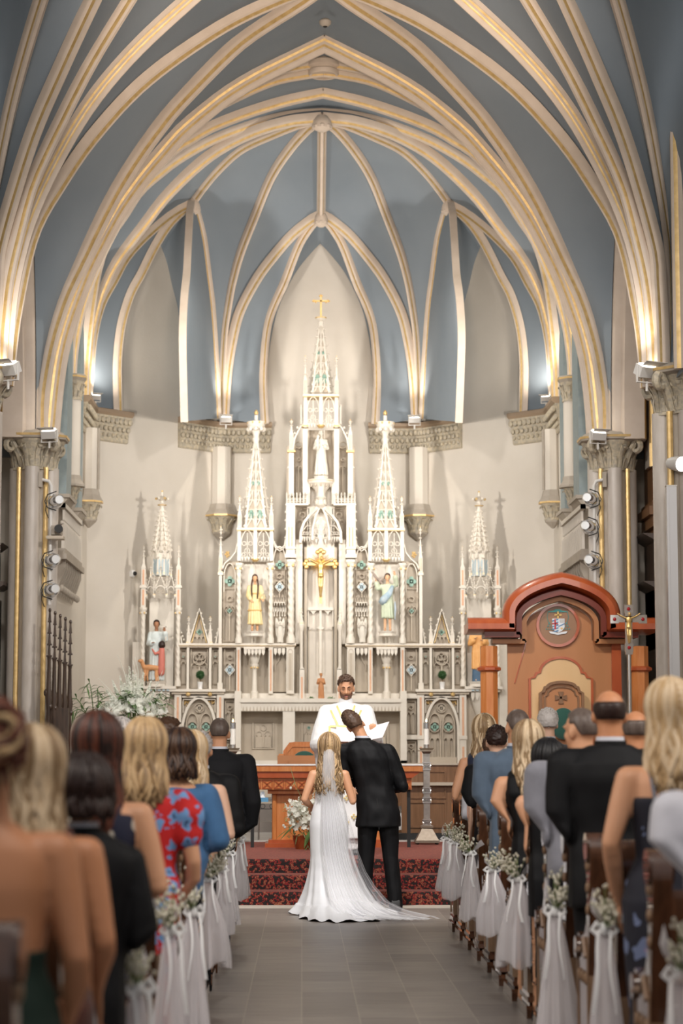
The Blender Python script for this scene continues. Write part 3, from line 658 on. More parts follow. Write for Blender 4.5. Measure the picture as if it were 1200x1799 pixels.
def loft(mb, secs, n=28, grow=0, z0=None, z1=None, mi=0):
    """secs: (z, halfwidth, halfdepth, yoff); superellipse loft, closed"""
    def at(z):
        for i in range(len(secs)-1):
            if secs[i][0] <= z <= secs[i+1][0]:
                t = (z-secs[i][0])/(secs[i+1][0]-secs[i][0]); t = t*t*(3-2*t)*.5+t*.5
                return [secs[i][k]*(1-t)+secs[i+1][k]*t for k in range(4)]
        return list(secs[0] if z < secs[0][0] else secs[-1])
    a = z0 if z0 is not None else secs[0][0]; b = z1 if z1 is not None else secs[-1][0]
    N = max(6, int((b-a)/.03)); rows = []
    for j in range(N+1):
        s = at(a+(b-a)*j/N); r = []
        for i in range(n):
            th = 2*pi*i/n; c, q = cos(th), sin(th); e = .86
            r.append(((s[1]+grow)*math.copysign(abs(c)**e, c), s[3]+(s[2]+grow)*math.copysign(abs(q)**e, q), a+(b-a)*j/N))
        rows.append(r)
    o = len(mb.v); mb.grid(rows, mi, closed=True); mb.f.append(tuple(o+i for i in range(n-1, -1, -1))); mb.m.append(mi); mb.f.append(tuple(o+N*n+i for i in range(n))); mb.m.append(mi)
TM = [(.80, .165, .115, 0), (.92, .172, .125, -.01), (1.0, .165, .115, -.005), (1.10, .152, .105, 0), (1.22, .165, .118, 0), (1.33, .182, .125, -.005), (1.41, .178, .105, -.01), (1.455, .125, .08, -.012), (1.49, .07, .06, -.012)]
TF = [(.78, .165, .115, 0), (.88, .180, .135, -.012), (.97, .165, .118, -.005), (1.07, .126, .095, 0), (1.18, .138, .105, .004), (1.29, .152, .112, .004), (1.37, .150, .092, -.005), (1.415, .10, .07, -.01), (1.45, .055, .052, -.012)]
def hand(mb, w, d, nrm, side=1, curl=.5, s=1.0):
    """w wrist, d pointing direction, nrm back-of-hand normal; five separate bent fingers"""
    w = Vector(w); d = Vector(d).normalized(); nrm = Vector(nrm); nrm = (nrm-d*nrm.dot(d)).normalized(); lat = d.cross(nrm)*side
    mtx = Matrix((lat, nrm, d)).transposed().to_3x3()
    mb.ell(w+d*.048*s, (.040*s, .017*s, .052*s), 12, 8, mtx=mtx)
    for k, (off, L) in enumerate(((.030, .068), (.011, .078), (-.009, .073), (-.028, .058))):
        b = w+d*.088*s+lat*off*s; dd = d.copy(); p = [w+d*.05*s+lat*off*.8*s, b]; L *= s
        for j, f in enumerate((.45, .32, .25)):
            a = curl*(.5+.55*j); dd = (dd*cos(a)-nrm*sin(a)).normalized() if True else dd; p.append(p[-1]+dd*L*f)
        mb.tube(p, [.0085*s, .0098*s, .009*s, .008*s, .006*s], 8)
        mb.ell(p[-1], (.0062*s,)*3, 6, 5)
    b = w+d*.022*s+lat*.030*s
    p = [w+d*.015*s+lat*.014*s, b+lat*.008*s, b+(lat*.7+d*.7-nrm*.25*curl)*.030*s+lat*.006*s, b+(lat*.5+d*1.0-nrm*.55*curl)*.058*s]
    mb.tube(p, [.013*s, .0125*s, .0105*s, .0075*s], 8); mb.ell(p[-1], (.0078*s,)*3, 6, 5)
def head_prims(mb, hm, k, nose=True):
    def e(c, r, nu=18, nv=14):
        q = MB(); q.ell(c, r, nu, nv); q.xf(hm); mb.merge(q)
    e((0, -.014*k, .026*k), (.073*k, .092*k, .090*k)); e((0, .012*k, -.030*k), (.060*k, .072*k, .080*k)); e((0, .040*k, -.082*k), (.036*k, .036*k, .032*k))
    for s in (-1, 1):
        e((s*.076*k, -.008*k, -.010*k), (.012*k, .021*k, .033*k), 10, 8); e((s*.034*k, .060*k, -.022*k), (.022*k, .018*k, .020*k), 10, 8)
        e((s*.030*k, .076*k, .024*k), (.026*k, .010*k, .008*k), 10, 6)
    q = MB(); q.tube([(0, .074*k, .020*k), (0, .088*k, -.008*k), (0, .100*k, -.030*k), (0, .086*k, -.038*k)], [.008*k, .010*k, .013*k, .010*k], 8)
    q.ell((-.012*k, .086*k, -.033*k), (.009*k,)*3, 8, 6); q.ell((.012*k, .086*k, -.033*k), (.009*k,)*3, 8, 6)
    q.ell((0, .079*k, -.060*k), (.022*k, .011*k, .006*k), 10, 6); q.ell((0, .077*k, -.070*k), (.018*k, .010*k, .006*k), 10, 6)
    q.xf(hm); mb.merge(q)
def hair_cap(hm, k, t=.012, style='short', seed=0, rough=.006):
    mb = MB(); rnd = Vector((seed*3.1, seed*1.7, 0))
    def fn(d):
        x, y, z = d
        if style == 'bald':
            h = max(0, min(1, (.50-z)*4))*max(0, min(1, (z+.66)*5))*max(0, min(1, (.5-y)*5))
        elif style in ('short', 'buzz'):
            line = -.60 if y < -.5 else (-.60+(y+.5)*1.9 if y < -.15 else (.07 if y < .3 else .42+(y-.3)*.2))
            h = max(0, min(1, (z-line)*7))
        else:
            line = -.75 if y < 0 else (-.5 if y < .3 else .5+(y-.3)*.2); h = 1 if z > line else 0
        n = noise.noise(Vector((x, y, z))*7+rnd)*.7+noise.noise(Vector((x*22, y*22, z*10))+rnd)*.6
        return 1+h*((t+n*rough)/.08)-(1-h)*.12
    mb.ell((0, -.014*k, .028*k), (.075*k, .094*k, .092*k), 56, 40, fn=fn); mb.xf(hm); return mb
def tufts(mb, hm, k, n, seed):
    rg = random.Random(seed+11); st = len(mb.v)
    for i in range(n):
        d = Vector((rg.gauss(0, 1), rg.gauss(0, 1), rg.gauss(0, 1))).normalized(); x, y, z = d
        line = -.52 if y < -.5 else (-.52+(y+.5)*1.9 if y < -.15 else (.15 if y < .3 else .46))
        if z < line: continue
        top = max(0, min(1, (z-.1)*2)); L = k*(.010+.022*top*rg.random()); r = k*.0035*(.6+top)
        flow = Vector((.35+rg.gauss(0, .2), .9*top-.2, -.9*(1-top)+.1)); flow = (flow-d*flow.dot(d)).normalized()
        p = Vector((d.x*.086*k, -.014*k+d.y*.105*k, .028*k+d.z*.104*k))-d*.003; mb.tube([p, p+flow*L*.5+d*.005*k*(1+top), p+flow*L+d*.004*k], [r, r*1.1, r*.3], 4, rg.randrange(2), flat=.7, up=d)
    mb.xf(hm, st)
def strands(mb, hm, k, length, n=260, spread=1.0, wave=.019, thick=.011, seed=1, front=.25, part=0.0, flare=.25, curl=1.0, nm=2):
    """long hair: locks from the parting over the skull then hanging"""
    rg = random.Random(seed); c = Vector((0, -.012*k, .030*k))
    for i in range(n):
        az = rg.uniform(-pi*.64, pi*.64)      # 0 = straight back
        u = rg.uniform(0.02, 1.0); start = radians(6+50*u*rg.random())
        pts = []; rad = []; dirx, diry = sin(az), -cos(az)
        lay = rg.uniform(.004, .024)*spread; ph = rg.uniform(0, 6.3); L = length*rg.uniform(.82, 1.06)
        a = start; acc = 0; prev = None
        while a < radians(100):
            q = c+Vector((part*.0+dirx*sin(a)*(.077*k+lay), diry*sin(a)*(.095*k+lay), cos(a)*(.094*k+lay))); pts.append(q); a += radians(12)
        q = pts[-1]; steps = max(5, int(L/.035))
        base = Vector((q.x, q.y, 0)); out = Vector((dirx, diry, 0))
        for j in range(1, steps+1):
            z = q.z-L*j/steps; f = j/steps
            wv = wave*sin(ph+f*L*28*curl)*min(1, f*3)
            r = 1-.22*sin(pi*min(1, f*1.6))*(.5)+flare*f*f*.35
            tx, ty = cos(az), sin(az)
            pts.append(Vector((q.x*r+tx*wv, q.y*(.96*r)-(.01*f)+ty*wv-.0*f, z)))
        m = len(pts); th = thick*rg.uniform(.7, 1.3)
        rad = [th*(.6+.4*min(1, j/3))*(1 if j < m*.75 else 1-.8*(j-m*.75)/(m*.25)) for j in range(m)]
        st = len(mb.v); mb.tube(pts, rad, 5, rg.randrange(nm), flat=.55, up=(dirx, diry, .3))
        mb.xf(hm, st)
def hair_base(hm, k, length, wid=.085, dep=.07):
    mb = MB(); mb.ell((0, -.02*k, .02*k), (.086*k, .100*k, .100*k), 20, 14)
    mb.tube([(0, -.045*k, 0), (0, -.055*k, -.08*k), (0, -.062*k, -length*.6), (0, -.062*k, -length*.95)], [wid*.9, wid*.95, wid*.9, wid*.55], 14, flat=.62, up=(0, 1, 0))
    mb.xf(hm); return mb
def fold(amp, sc, vert=.25, seed=0):
    def f(c, n):
        v = noise.noise(Vector((c.x*sc, c.y*sc, c.z*sc*vert))+Vector((seed*7.7, 0, seed))); return c+n*amp*v
    return f
def person(label, loc, H=1.75, sex='m', rz=0, bulk=1.0, skin='skin', arms=None, hands=True, top=None, topkind='jacket', bottom='charcoal', skirt=False, hair=('short', 'h_brown'), tilt=(0, 0, 0), warp=None, voxel=.010, group=None, hairlen=.3, legs=None, cloth_amp=.006, seed=0, straps=None, curl=.45, hairkw={}, backz=1.30):
    k = H/1.75; T = TM if sex == 'm' else TF; T = [(z*k, a*k*bulk, b*k*bulk, y*k) for z, a, b, y in T]
    sx_, sz_ = ((.192, 1.395) if sex == 'm' else (.160, 1.37)); sx_ *= k*bulk; sz_ *= k
    r0, r1, r2 = ((.056, .046, .031) if sex == 'm' else (.047, .039, .026)); r0 *= k*bulk; r1 *= k*bulk**.5; r2 *= k
    if arms is None: arms = (((-.27, -.03, 1.10), (-.07, .26, 1.02)), ((.27, -.03, 1.10), (.07, .26, 1.02)))
    W = warp or (lambda v: v)
    root = thing('person', label, 'person', loc, group, rz)
    hz = 1.633*k; hm = Matrix.Translation((0, -.005*k, hz-.09*k)) @ Matrix.Rotation(tilt[1], 4, 'Y') @ Matrix.Rotation(tilt[0], 4, 'X') @ Matrix.Rotation(tilt[2], 4, 'Z') @ Matrix.Translation((0, .01*k, .09*k))
    # --- body: one continuous surface
    b = MB(); loft(b, T); head_prims(b, hm, k)
    hc = hm @ Vector((0, -.018*k, -.045*k)); nr = (.058 if sex == 'm' else .046)*k*(bulk**.5)
    limb(b, [(0, -.015*k, 1.43*k), (0, -.014*k, 1.50*k), hc], [nr*1.15, nr, nr*.95])
    A = []
    for s, (el, wr) in zip((-1, 1), arms):
        sh = Vector((s*sx_, -.01*k, sz_)); el = Vector(el)*k; wr = Vector(wr)*k; A.append((sh, el, wr))
        limb(b, [(s*sx_*.72, -.008*k, sz_+.005), sh, sh.lerp(el, .45), el, el.lerp(wr, .3), wr], [r0*1.0, r0*1.08, r0*.96, r1*.92, r1*.96, r2])
        if hands: hand(b, wr, wr-el, Vector((s*.9, 0, .5)) if hands is True else hands[0 if s < 0 else 1], -s if False else s, curl, k*1.0)
        else: b.ell(wr+(wr-el).normalized()*.05, (.035, .03, .05), 8, 6)
    if legs is None: legs = (((-.095, 0, .48), (-.10, -.02, .075)), ((.095, 0, .48), (.10, -.02, .075)))
    for s, (kn, an) in zip((-1, 1), legs):
        hp = Vector((s*.09*k, 0, .86*k)); kn = Vector(kn)*k; an = Vector(an)*k
        limb(b, [hp, kn, an], [.085*k*bulk, .056*k, .040*k]); 
    me = remesh(b, voxel, 3); o = link_mesh('body', me, skin, root, W)
    # --- feet / shoes
    for s, (kn, an) in zip((-1, 1), legs):
        an = Vector(an)*k; mb = MB(); z0 = an.z-.075*k
        pr = [(-.075, .0), (.19, .0), (.215, .02), (.20, .05), (.10, .075), (.04, .11), (-.055, .11), (-.08, .06)]
        for j, (sc_, xx) in enumerate(((.75, -.042), (1, -.02), (1, .02), (.75, .042))): pass
        rows = []
        for xx, sc_ in ((-.044, .8), (-.034, .95), (0, 1.0), (.034, .95), (.044, .8)):
            rows.append([(an.x+xx*k, an.y+p*sc_*k, z0+(q*sc_)*k+.001) for p, q in pr])
        st = len(mb.f); mb.grid(rows, closed=True); n8 = len(pr)
        mb.f.append(tuple(range(n8))); mb.m.append(0); mb.f.append(tuple(4*n8+i for i in range(n8))); mb.m.append(0)
        so = mb.build('shoe', 'black', root, smooth='auto')
        for v in so.data.vertices: v.co = W(v.co)
    # --- clothes
    g = .012*k
    if top:
        c = MB()
        if topkind in ('jacket', 'shirt'):
            J = [(z, a+.008*k, d+.008*k, y) for z, a, d, y in T[:-1]]
            if topkind == 'jacket': J = [(.74*k, .195*k*bulk, .14*k*bulk, -.01), (.86*k, .19*k*bulk, .142*k*bulk, -.012), (.98*k, .178*k*bulk, .13*k*bulk, -.008), (1.09*k, .165*k*bulk, .12*k*bulk, 0), (1.22*k, .18*k*bulk, .13*k*bulk, 0), (1.33*k, .197*k*bulk, .136*k*bulk, -.005), (1.405*k, .198*k*bulk, .118*k*bulk, -.01), (1.45*k, .15*k*bulk, .094*k*bulk, -.012), (1.495*k, .078*k*bulk, .072*k*bulk, -.014)]
            loft(c, J, grow=g*.5)
            for s, (sh, el, wr) in zip((-1, 1), A):
                e2 = 1.0 if topkind != 'polo' else .6
                limb(c, [(s*sx_*.70, -.008*k, sz_+.012*k), sh+Vector((s*.008, 0, .006))*k, el, wr.lerp(el, .06)], [r0*1.15, r0*1.28, r1*1.42, r2*1.55])
        elif topkind == 'polo':
            loft(c, [(z, a+.012*k, d+.012*k, y) for z, a, d, y in T[:-1]])
            for s, (sh, el, wr) in zip((-1, 1), A): limb(c, [(s*sx_*.7, 0, sz_+.012*k), sh, sh.lerp(el, .75)], [r0*1.15, r0*1.25, r1*1.5])
        elif topkind == 'threequarter':
            loft(c, [(z, a+.016*k, d+.014*k, y) for z, a, d, y in T[:-1]])
            for s, (sh, el, wr) in zip((-1, 1), A): limb(c, [(s*sx_*.7, 0, sz_+.012*k), sh, el, el.lerp(wr, .35)], [r0*1.15, r0*1.35, r1*1.6, r1*1.4])
        elif topkind == 'puff':
            loft(c, [(z, a+.012*k, d+.012*k, y) for z, a, d, y in T[:-1]])
            for s, (sh, el, wr) in zip((-1, 1), A):
                limb(c, [(s*sx_*.7, 0, sz_+.005), sh, sh.lerp(el, .55)], [r0*1.2, r0*1.45, r0*1.45]); c.ell(sh.lerp(el, .25)+Vector((s*.015, 0, .01)), (.085*k, .085*k, .085*k), 12, 10)
        elif topkind == 'sleeveless':
            loft(c, [(z, a+.009*k, d+.011*k, y) for z, a, d, y in T], z0=T[0][0], z1=1.33*k)
            for s in (-1, 1): limb(c, [(s*.095*k, -.075*k, 1.31*k), (s*.10*k, -.055*k, 1.39*k), (s*.10*k, 0, 1.425*k), (s*.095*k, .06*k, 1.37*k)], [.05*k, .043*k, .036*k, .04*k])
        elif topkind == 'lowback':
            loft(c, [(z, a+.008*k, d+.010*k, y) for z, a, d, y in T], z0=T[0][0], z1=backz*k)
        c2 = None
        if skirt:
            loft(c, [(.25*k, .19*k, .16*k, 0), (.45*k, .18*k, .15*k, 0), (.75*k, .185*k*bulk, .15*k*bulk, -.01), (.90*k, .19*k*bulk, .145*k*bulk, -.01)])
        me = remesh(c, voxel*1.15, 4, fold(cloth_amp, 13, .6, seed)); link_mesh({'jacket': 'jacket', 'shirt': 'shirt', 'polo': 'shirt', 'threequarter': 'blouse'}.get(topkind, 'dress' if skirt else 'top'), me, top, root, W)
        if topkind == 'jacket':
            mb = MB(); mb.lathe([(.066*k*bulk**.5, 1.455*k), (.064*k*bulk**.5, 1.50*k), (.062*k*bulk**.5, 1.532*k), (.056*k*bulk**.5, 1.532*k), (.056*k, 1.47*k)], (0, -.014*k, 0), 20, sy=1.05)
            so = mb.build('shirt_collar', 'whiteshirt', root, smooth='auto')
            for v in so.data.vertices: v.co = W(v.co)
            mb = MB(); mb.lathe([(.075*k*bulk**.5, 1.46*k), (.073*k*bulk**.5, 1.49*k), (.071*k*bulk**.5, 1.513*k), (.066*k*bulk**.5, 1.513*k), (.068*k, 1.46*k)], (0, -.016*k, 0), 20, sy=1.05)
            so = mb.build('jacket_collar', top, root, smooth='auto')
            for v in so.data.vertices: v.co = W(v.co)
    if straps:
        for s in (-1, 1):
            mb = MB(); mb.tube([(s*.07*k, -.115*k, 1.20*k), (s*.085*k, -.118*k, 1.30*k), (s*.095*k, -.085*k, 1.40*k), (s*.095*k, -.02*k, 1.437*k), (s*.09*k, .06*k, 1.40*k)], .006*k, 6, flat=1.4)
            so = mb.build('shoulder_strap', straps, root, smooth=True)
            for v in so.data.vertices: v.co = W(v.co)
    if bottom and not skirt:
        c = MB(); loft(c, [(.78*k, .17*k*bulk, .125*k*bulk, 0), (.86*k, .178*k*bulk, .135*k*bulk, -.01), (1.02*k, .165*k*bulk, .115*k*bulk, 0)])
        for s, (kn, an) in zip((-1, 1), legs):
            hp = Vector((s*.088*k, 0, .84*k)); kn = Vector(kn)*k; an = Vector(an)*k
            limb(c, [hp, hp.lerp(kn, .5), kn, kn.lerp(an, .6), an+Vector((0, 0, -.02))], [.098*k*bulk, .086*k, .072*k, .066*k, .062*k])
        me = remesh(c, voxel*1.15, 3, fold(.006, 15, .5, seed+3)); link_mesh('trousers', me, bottom, root, W)
    # --- hair
    st, hmname = hair[0], hair[1]; mats = [hmname, hair[2]] if len(hair) > 2 else [hmname, hmname]
    if st in ('short', 'buzz', 'bald'):
        mb = hair_cap(hm, k, {'short': .014, 'buzz': .005, 'bald': .004}[st], st, seed, {'short': .009, 'buzz': .0015, 'bald': .0015}[st])
        if st == 'short': tufts(mb, hm, k, 420, seed)
    elif st == 'crop':      # rounded full short hairdo
        mb = hair_cap(hm, k, .034, 'long', seed, .022)
        strands(mb, hm, k, .09, 150, 1.6, .012, .013, seed, flare=.0)
    elif st == 'updo':
        mb = hair_cap(hm, k, .022, 'long', seed, .016); q = MB()
        q.ell((0, -.085*k, .055*k), (.062*k, .055*k, .058*k), 26, 18, fn=lambda d: 1+.22*noise.noise(Vector(d)*3.5+Vector((seed, 0, 0)))+.1*sin(14*d.x+8*d.z))
        rg = random.Random(seed)
        for i in range(46):
            a0 = rg.uniform(0, 2*pi); r = .052*k; cc = Vector((rg.uniform(-.03, .03), -.088*k, .055*k+rg.uniform(-.03, .03)))
            q.tube([cc+Vector((r*cos(a0+j*.5), -.03+.02*sin(j*.9+a0), r*sin(a0+j*.5))) for j in range(7)], [.004, .010, .012, .013, .012, .010, .004], 5, rg.randrange(2))
        for i in range(16):
            x = rg.uniform(-.06, .06); q.tube([(x, -.09*k, -.03), (x*1.05, -.085*k, -.07), (x*1.1+rg.uniform(-.01, .01), -.08*k, -.10-rg.random()*.03)], [.005, .004, .001], 4, rg.randrange(2))
        q.xf(hm); mb.merge(q)
    else:
        mb = hair_base(hm, k, hairlen+.08) if hairlen > .12 else hair_cap(hm, k, .012, 'long', seed, .004)
        strands(mb, hm, k, hairlen+.10, seed=seed+5, **hairkw)
    o = mb.build('hair', mats, root, smooth=True)
    for v in o.data.vertices: v.co = W(v.co)
    return root, hm, k
# ================================================================== HIGH ALTARPIECE (REREDOS)
RY = 32.95                       # front plane of the main frame
U = RY/FPX                       # metres per pixel there
RB = thing('high_altarpiece', 'tall white and gold carved gothic altarpiece with three spires against the apse wall', 'altarpiece', (0, RY, .9))
_o = (0, RY, .9)
def G(px, py, Y=None):
    p = P(px, py, Y or RY); return p.x, p.z
XA = G(564.2, 1200)[0]           # axis offset (should be ~0)
def gx(px): return (px-564.2)*U  # metres from the axis (left negative)
def gz(py, Y=None): return P(564, py, Y or RY).z
def put(name, mb, mats, parent=None, both=True, smooth='auto', label=None):
    """build the part for the left half and its mirror image for the right"""
    out = []
    for s in ((1, -1) if both else (1,)):
        q = MB(); q.v = [(v[0]*s-_o[0], v[1]-_o[1], v[2]-_o[2]) for v in mb.v]; q.f = list(mb.f); q.m = list(mb.m)
        o = q.build(name, mats, parent or RB, smooth=smooth)
        if label: o['label'] = label
        out.append(o)
    return out
W_, BG, GO, IN, GR, BL, DK = range(7); RM = ['altarwhite', 'altarbeige', 'goldpaint', 'inlay', 'green', 'bluein', 'dark']
def post(mb, px, y0, y1, w, yf=-.02, yd=.12, mi=W_, inlay=None):
    x = gx(px); h = w*U/2; mb.bx(x-h, x+h, RY+yf, RY+yf+yd, gz(y1), gz(y0), mi)
    if inlay:
        a, b, iw = inlay; q = iw*U/2; mb.bx(x-q, x+q, RY+yf-.006, RY+yf+.01, gz(b), gz(a), IN)
def pbox(mb, px0, px1, y0, y1, yf, yb, mi=W_): mb.bx(gx(px0), gx(px1), RY+yf, RY+yb, gz(y1), gz(y0), mi)
def crocket(mb, x, y, z, r, mi=W_): mb.ell((x, y, z), (r, r*.8, r*.8), 6, 4, mi); mb.ell((x, y, z+r*.8), (r*.5, r*.5, r*.6), 5, 4, mi)
def pinnacle(mb, px, ytop, ybase, w, yf=-.02, inlay=True, shaft=None):
    """square shaft, steep crocketed pyramid and cross-shaped finial"""
    x = gx(px); h = w*U/2; yc = RY+yf+h; zb = gz(ybase); zt = gz(ytop); zm = zb+(zt-zb)*.38 if shaft is None else gz(shaft)
    mb.box((x, yc, (zb+zm)/2), (2*h, 2*h, zm-zb), W_); mb.box((x, yc, zb), (2.7*h, 2.7*h, .03), W_); mb.box((x, yc, zb+.018), (2.5*h, 2.5*h, .012), GO)
    if inlay:
        for dx in (-.38, .38): mb.bx(x+dx*h-.12*h*1.2, x+dx*h+.12*h*1.2, yc-h-.004, yc-h+.01, zb+.04, zm-.02, IN)
    for dx in (-1, 1): mb.prism([(x+dx*h*.0-h, zm-.01), (x+h, zm-.01), (x, zm+h*2.6)], yc-h-.01, yc+h+.01, W_) if dx == 1 else None
    zs = zm+(zt-zm)*.72
    mb.add([(x-h*.75, yc-h*.75, zm), (x+h*.75, yc-h*.75, zm), (x+h*.75, yc+h*.75, zm), (x-h*.75, yc+h*.75, zm), (x, yc, zs+.02)], [(0, 1, 4), (1, 2, 4), (2, 3, 4), (3, 0, 4), (3, 2, 1, 0)], W_)
    n = max(2, int((zs-zm)/.09))
    for k in range(n):
        t = (k+.6)/n; z = zm+(zs-zm)*t; r = h*.75*(1-t)
        for sx, sy in ((-1, 0), (1, 0), (0, -1)): crocket(mb, x+sx*(r+.012), yc+sy*(r+.012), z, max(.010, h*.22))
    for z, r in ((zs+(zt-zs)*.25, .55), (zs+(zt-zs)*.62, .75)):
        mb.box((x, yc, z), (h*2*r, h*.5, h*.4), W_); mb.box((x, yc, z), (h*.5, h*2*r, h*.4), W_)
        for sx in (-1, 1): mb.ell((x+sx*h*r, yc, z), (h*.25,)*3, 6, 4, GO)
    mb.box((x, yc, (zs+zt)/2), (h*.35, h*.35, zt-zs), W_); mb.ell((x, yc, zt), (h*.28, h*.28, h*.4), 6, 5, GO)
def twist(mb, px, y0, y1, r, yf=-.05):
    x = gx(px); zb = gz(y1); zt = gz(y0); R = r*U; H = zt-zb; y = RY+yf
    mb.lathe([(R*1.5, 0), (R*1.5, H*.06), (R*1.2, H*.075), (R*1.2, H*.09)], (x, y, zb), 12)
    prof = [(R, H*.09+(H*.80)*k/60) for k in range(61)]; vs = []; n = 14
    rows = []
    for rr, z in prof:
        rows.append([(x+rr*(1+.13*cos(3*(2*pi*i/n)+z*60))*cos(2*pi*i/n), y+rr*(1+.13*cos(3*(2*pi*i/n)+z*60))*sin(2*pi*i/n), zb+z) for i in range(n)])
    mb.grid(rows, W_, closed=True)
    mb.lathe([(R*1.1, 0), (R*1.15, H*.03), (R*1.7, H*.08)], (x, y, zb+H*.89), 12, W_)
    for k in range(6): a = k*pi/3; mb.ell((x+R*1.35*cos(a), y+R*1.35*sin(a), zb+H*.93), (R*.5, R*.5, R*.6), 6, 4, GO if k % 2 else W_)
    mb.lathe([(R*1.9, H*.97), (R*1.9, H)], (x, y, zb), 8, W_)
def archpts(x0, x1, zb, zs, zt, n=9, ogee=False):
    """pointed arch between x0 and x1; zb foot, zs spring, zt apex"""
    w = (x1-x0)/2; c = (x0+x1)/2; L = [(x0, zb)]
    for k in range(n+1):
        t = k/n; L.append((x0+w*(1-cos(t*pi/2))**(1.0 if not ogee else .8), zs+(zt-zs)*(sin(t*pi/2)**1.15 if not ogee else (t**.7*.62+.38*t**4))))
    R = [(2*c-x, z) for x, z in L[:-1]][::-1]
    return L+R
def quatre(mb, cx, cz, r, yf, mi=GR, n=10):
    for dx, dz in ((1, 0), (-1, 0), (0, 1), (0, -1)):
        c = (cx+dx*r*.55, cz+dz*r*.55); mb.prism([(c[0]+r*.42*cos(2*pi*k/n), c[1]+r*.42*sin(2*pi*k/n)) for k in range(n)], yf, yf+.02, mi)
    mb.box((cx, yf+.01, cz), (r*.7, .02, r*.7), mi)
def ringp(cx, cz, r, n=14): return [(cx+r*cos(2*pi*k/n), cz+r*sin(2*pi*k/n)) for k in range(n)]
def tracery(mb, px0, px1, y0, y1, yf=.0, wbar=1.6, col=W_, gem=None, gempos=None, lights=2):
    x0, x1, zt, zb = gx(px0), gx(px1), gz(y0), gz(y1); ya, yb = RY+yf, RY+yf+.045; w = wbar*U; H = zt-zb; Wd = x1-x0
    mb.bar([(x0, zb), (x1, zb), (x1, zt), (x0, zt)], w, ya, yb, col, closed=True)
    for k in range(lights):
        a = x0+Wd*k/lights; b = x0+Wd*(k+1)/lights; pad = w*.4
        hz = zb+H*.66; mb.bar(archpts(a+pad, b-pad, zb, hz-(b-a)*.7, hz), w*.8, ya, yb, col)
        m = (a+b)/2; q = (b-a)*.18   # cusps
        for sx in (-1, 1): mb.ell((m+sx*q*1.3, ya+.02, hz-(b-a)*.55), (q*.45, .02, q*.45), 6, 4, col)
    rr = min(Wd*.22, H*.12); cz = zb+H*.66+(H*.34)*.42
    mb.bar(ringp((x0+x1)/2, cz, rr), w*.8, ya, yb, col, closed=True)
    if gem is not None: quatre(mb, (x0+x1)/2, cz, rr*.85, ya-.004, gem)
# ---- solid back panels ---------------------------------------------------
mb = MB()
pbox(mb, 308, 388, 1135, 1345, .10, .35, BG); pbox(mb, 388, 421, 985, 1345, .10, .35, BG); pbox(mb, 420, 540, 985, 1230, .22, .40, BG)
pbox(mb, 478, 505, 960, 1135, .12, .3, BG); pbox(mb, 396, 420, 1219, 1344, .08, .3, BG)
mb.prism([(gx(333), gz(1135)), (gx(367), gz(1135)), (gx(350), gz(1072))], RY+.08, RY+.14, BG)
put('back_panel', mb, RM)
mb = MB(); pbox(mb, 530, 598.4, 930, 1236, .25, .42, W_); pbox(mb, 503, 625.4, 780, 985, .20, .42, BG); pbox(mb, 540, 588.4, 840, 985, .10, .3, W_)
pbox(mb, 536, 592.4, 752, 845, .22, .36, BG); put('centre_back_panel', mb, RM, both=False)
# ---- mensa, table and lower cupboards --------------------------------------
mb = MB()
pbox(mb, 415, 713.4, 1218, 1236, .0, .4, W_); pbox(mb, 424, 704.4, 1228, 1235, -.32, .1, W_); pbox(mb, 426, 702.4, 1235, 1250, -.28, .1, W_)
for k in range(46):
    x = gx(428+k*6); mb.prism([(x, gz(1250)), (x+4*U, gz(1250)), (x+2*U, gz(1241))], RY-.285, RY-.27, BG)
pbox(mb, 415, 713.4, 1336, 1345, -.3, .3, W_); put('altar_mensa', mb, RM, both=False, label=None)
mb = MB(); post(mb, 420.5, 1215, 1345, 11, -.3, .5); put('altar_post', mb, RM)
mb = MB(); post(mb, 509, 1250, 1345, 21, -.27, .4); put('altar_post', mb, RM)
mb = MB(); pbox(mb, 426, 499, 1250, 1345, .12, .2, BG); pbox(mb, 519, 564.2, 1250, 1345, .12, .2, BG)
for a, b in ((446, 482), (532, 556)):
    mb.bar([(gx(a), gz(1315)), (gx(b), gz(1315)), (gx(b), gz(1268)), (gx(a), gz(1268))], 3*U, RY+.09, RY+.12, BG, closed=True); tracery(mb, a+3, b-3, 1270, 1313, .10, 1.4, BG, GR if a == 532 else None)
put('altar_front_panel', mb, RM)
# ---- side bays (left and right of the table) ---------------------------------
mb = MB(); pbox(mb, 300, 398, 1211, 1215.5, -.12, .2, W_); pbox(mb, 304, 396, 1215.5, 1220, -.08, .2, BG)
for px in (333, 371): mb.ell((gx(px), RY-.08, gz(1220)), (.035, .035, .035), 8, 6, GO)
put('side_shelf', mb, RM)
for px in (315, 389):
    mb = MB(); post(mb, px, 1215, 1300, 12, -.05, .15, inlay=(1225, 1292, 3.6)); pbox(mb, px-7, px+7, 1293, 1299, -.07, .1, W_); post(mb, px, 1300, 1345, 11, -.05, .15, inlay=(1312, 1345, 3.6)); put('inlaid_pilaster', mb, RM)
mb = MB(); pbox(mb, 322, 382, 1222, 1226, -.02, .1, W_)
mb.bar(archpts(gx(323), gx(381), gz(1345), gz(1282), gz(1226), 12), 4.5*U, RY-.02, RY+.06, W_)
for s in (-1, 1):  # gilt spandrels
    cx = 352+s*21
    mb.bar([(gx(352+s*8), gz(1229)), (gx(352+s*28), gz(1229)), (gx(352+s*28), gz(1252))], 1.5*U, RY, RY+.04, W_)
    for k in range(9): mb.ell((gx(cx+random.uniform(-5, 6)*1.0), RY+.07, gz(1234+random.uniform(-3, 8))), (.016, .02, .016), 6, 4, GO)
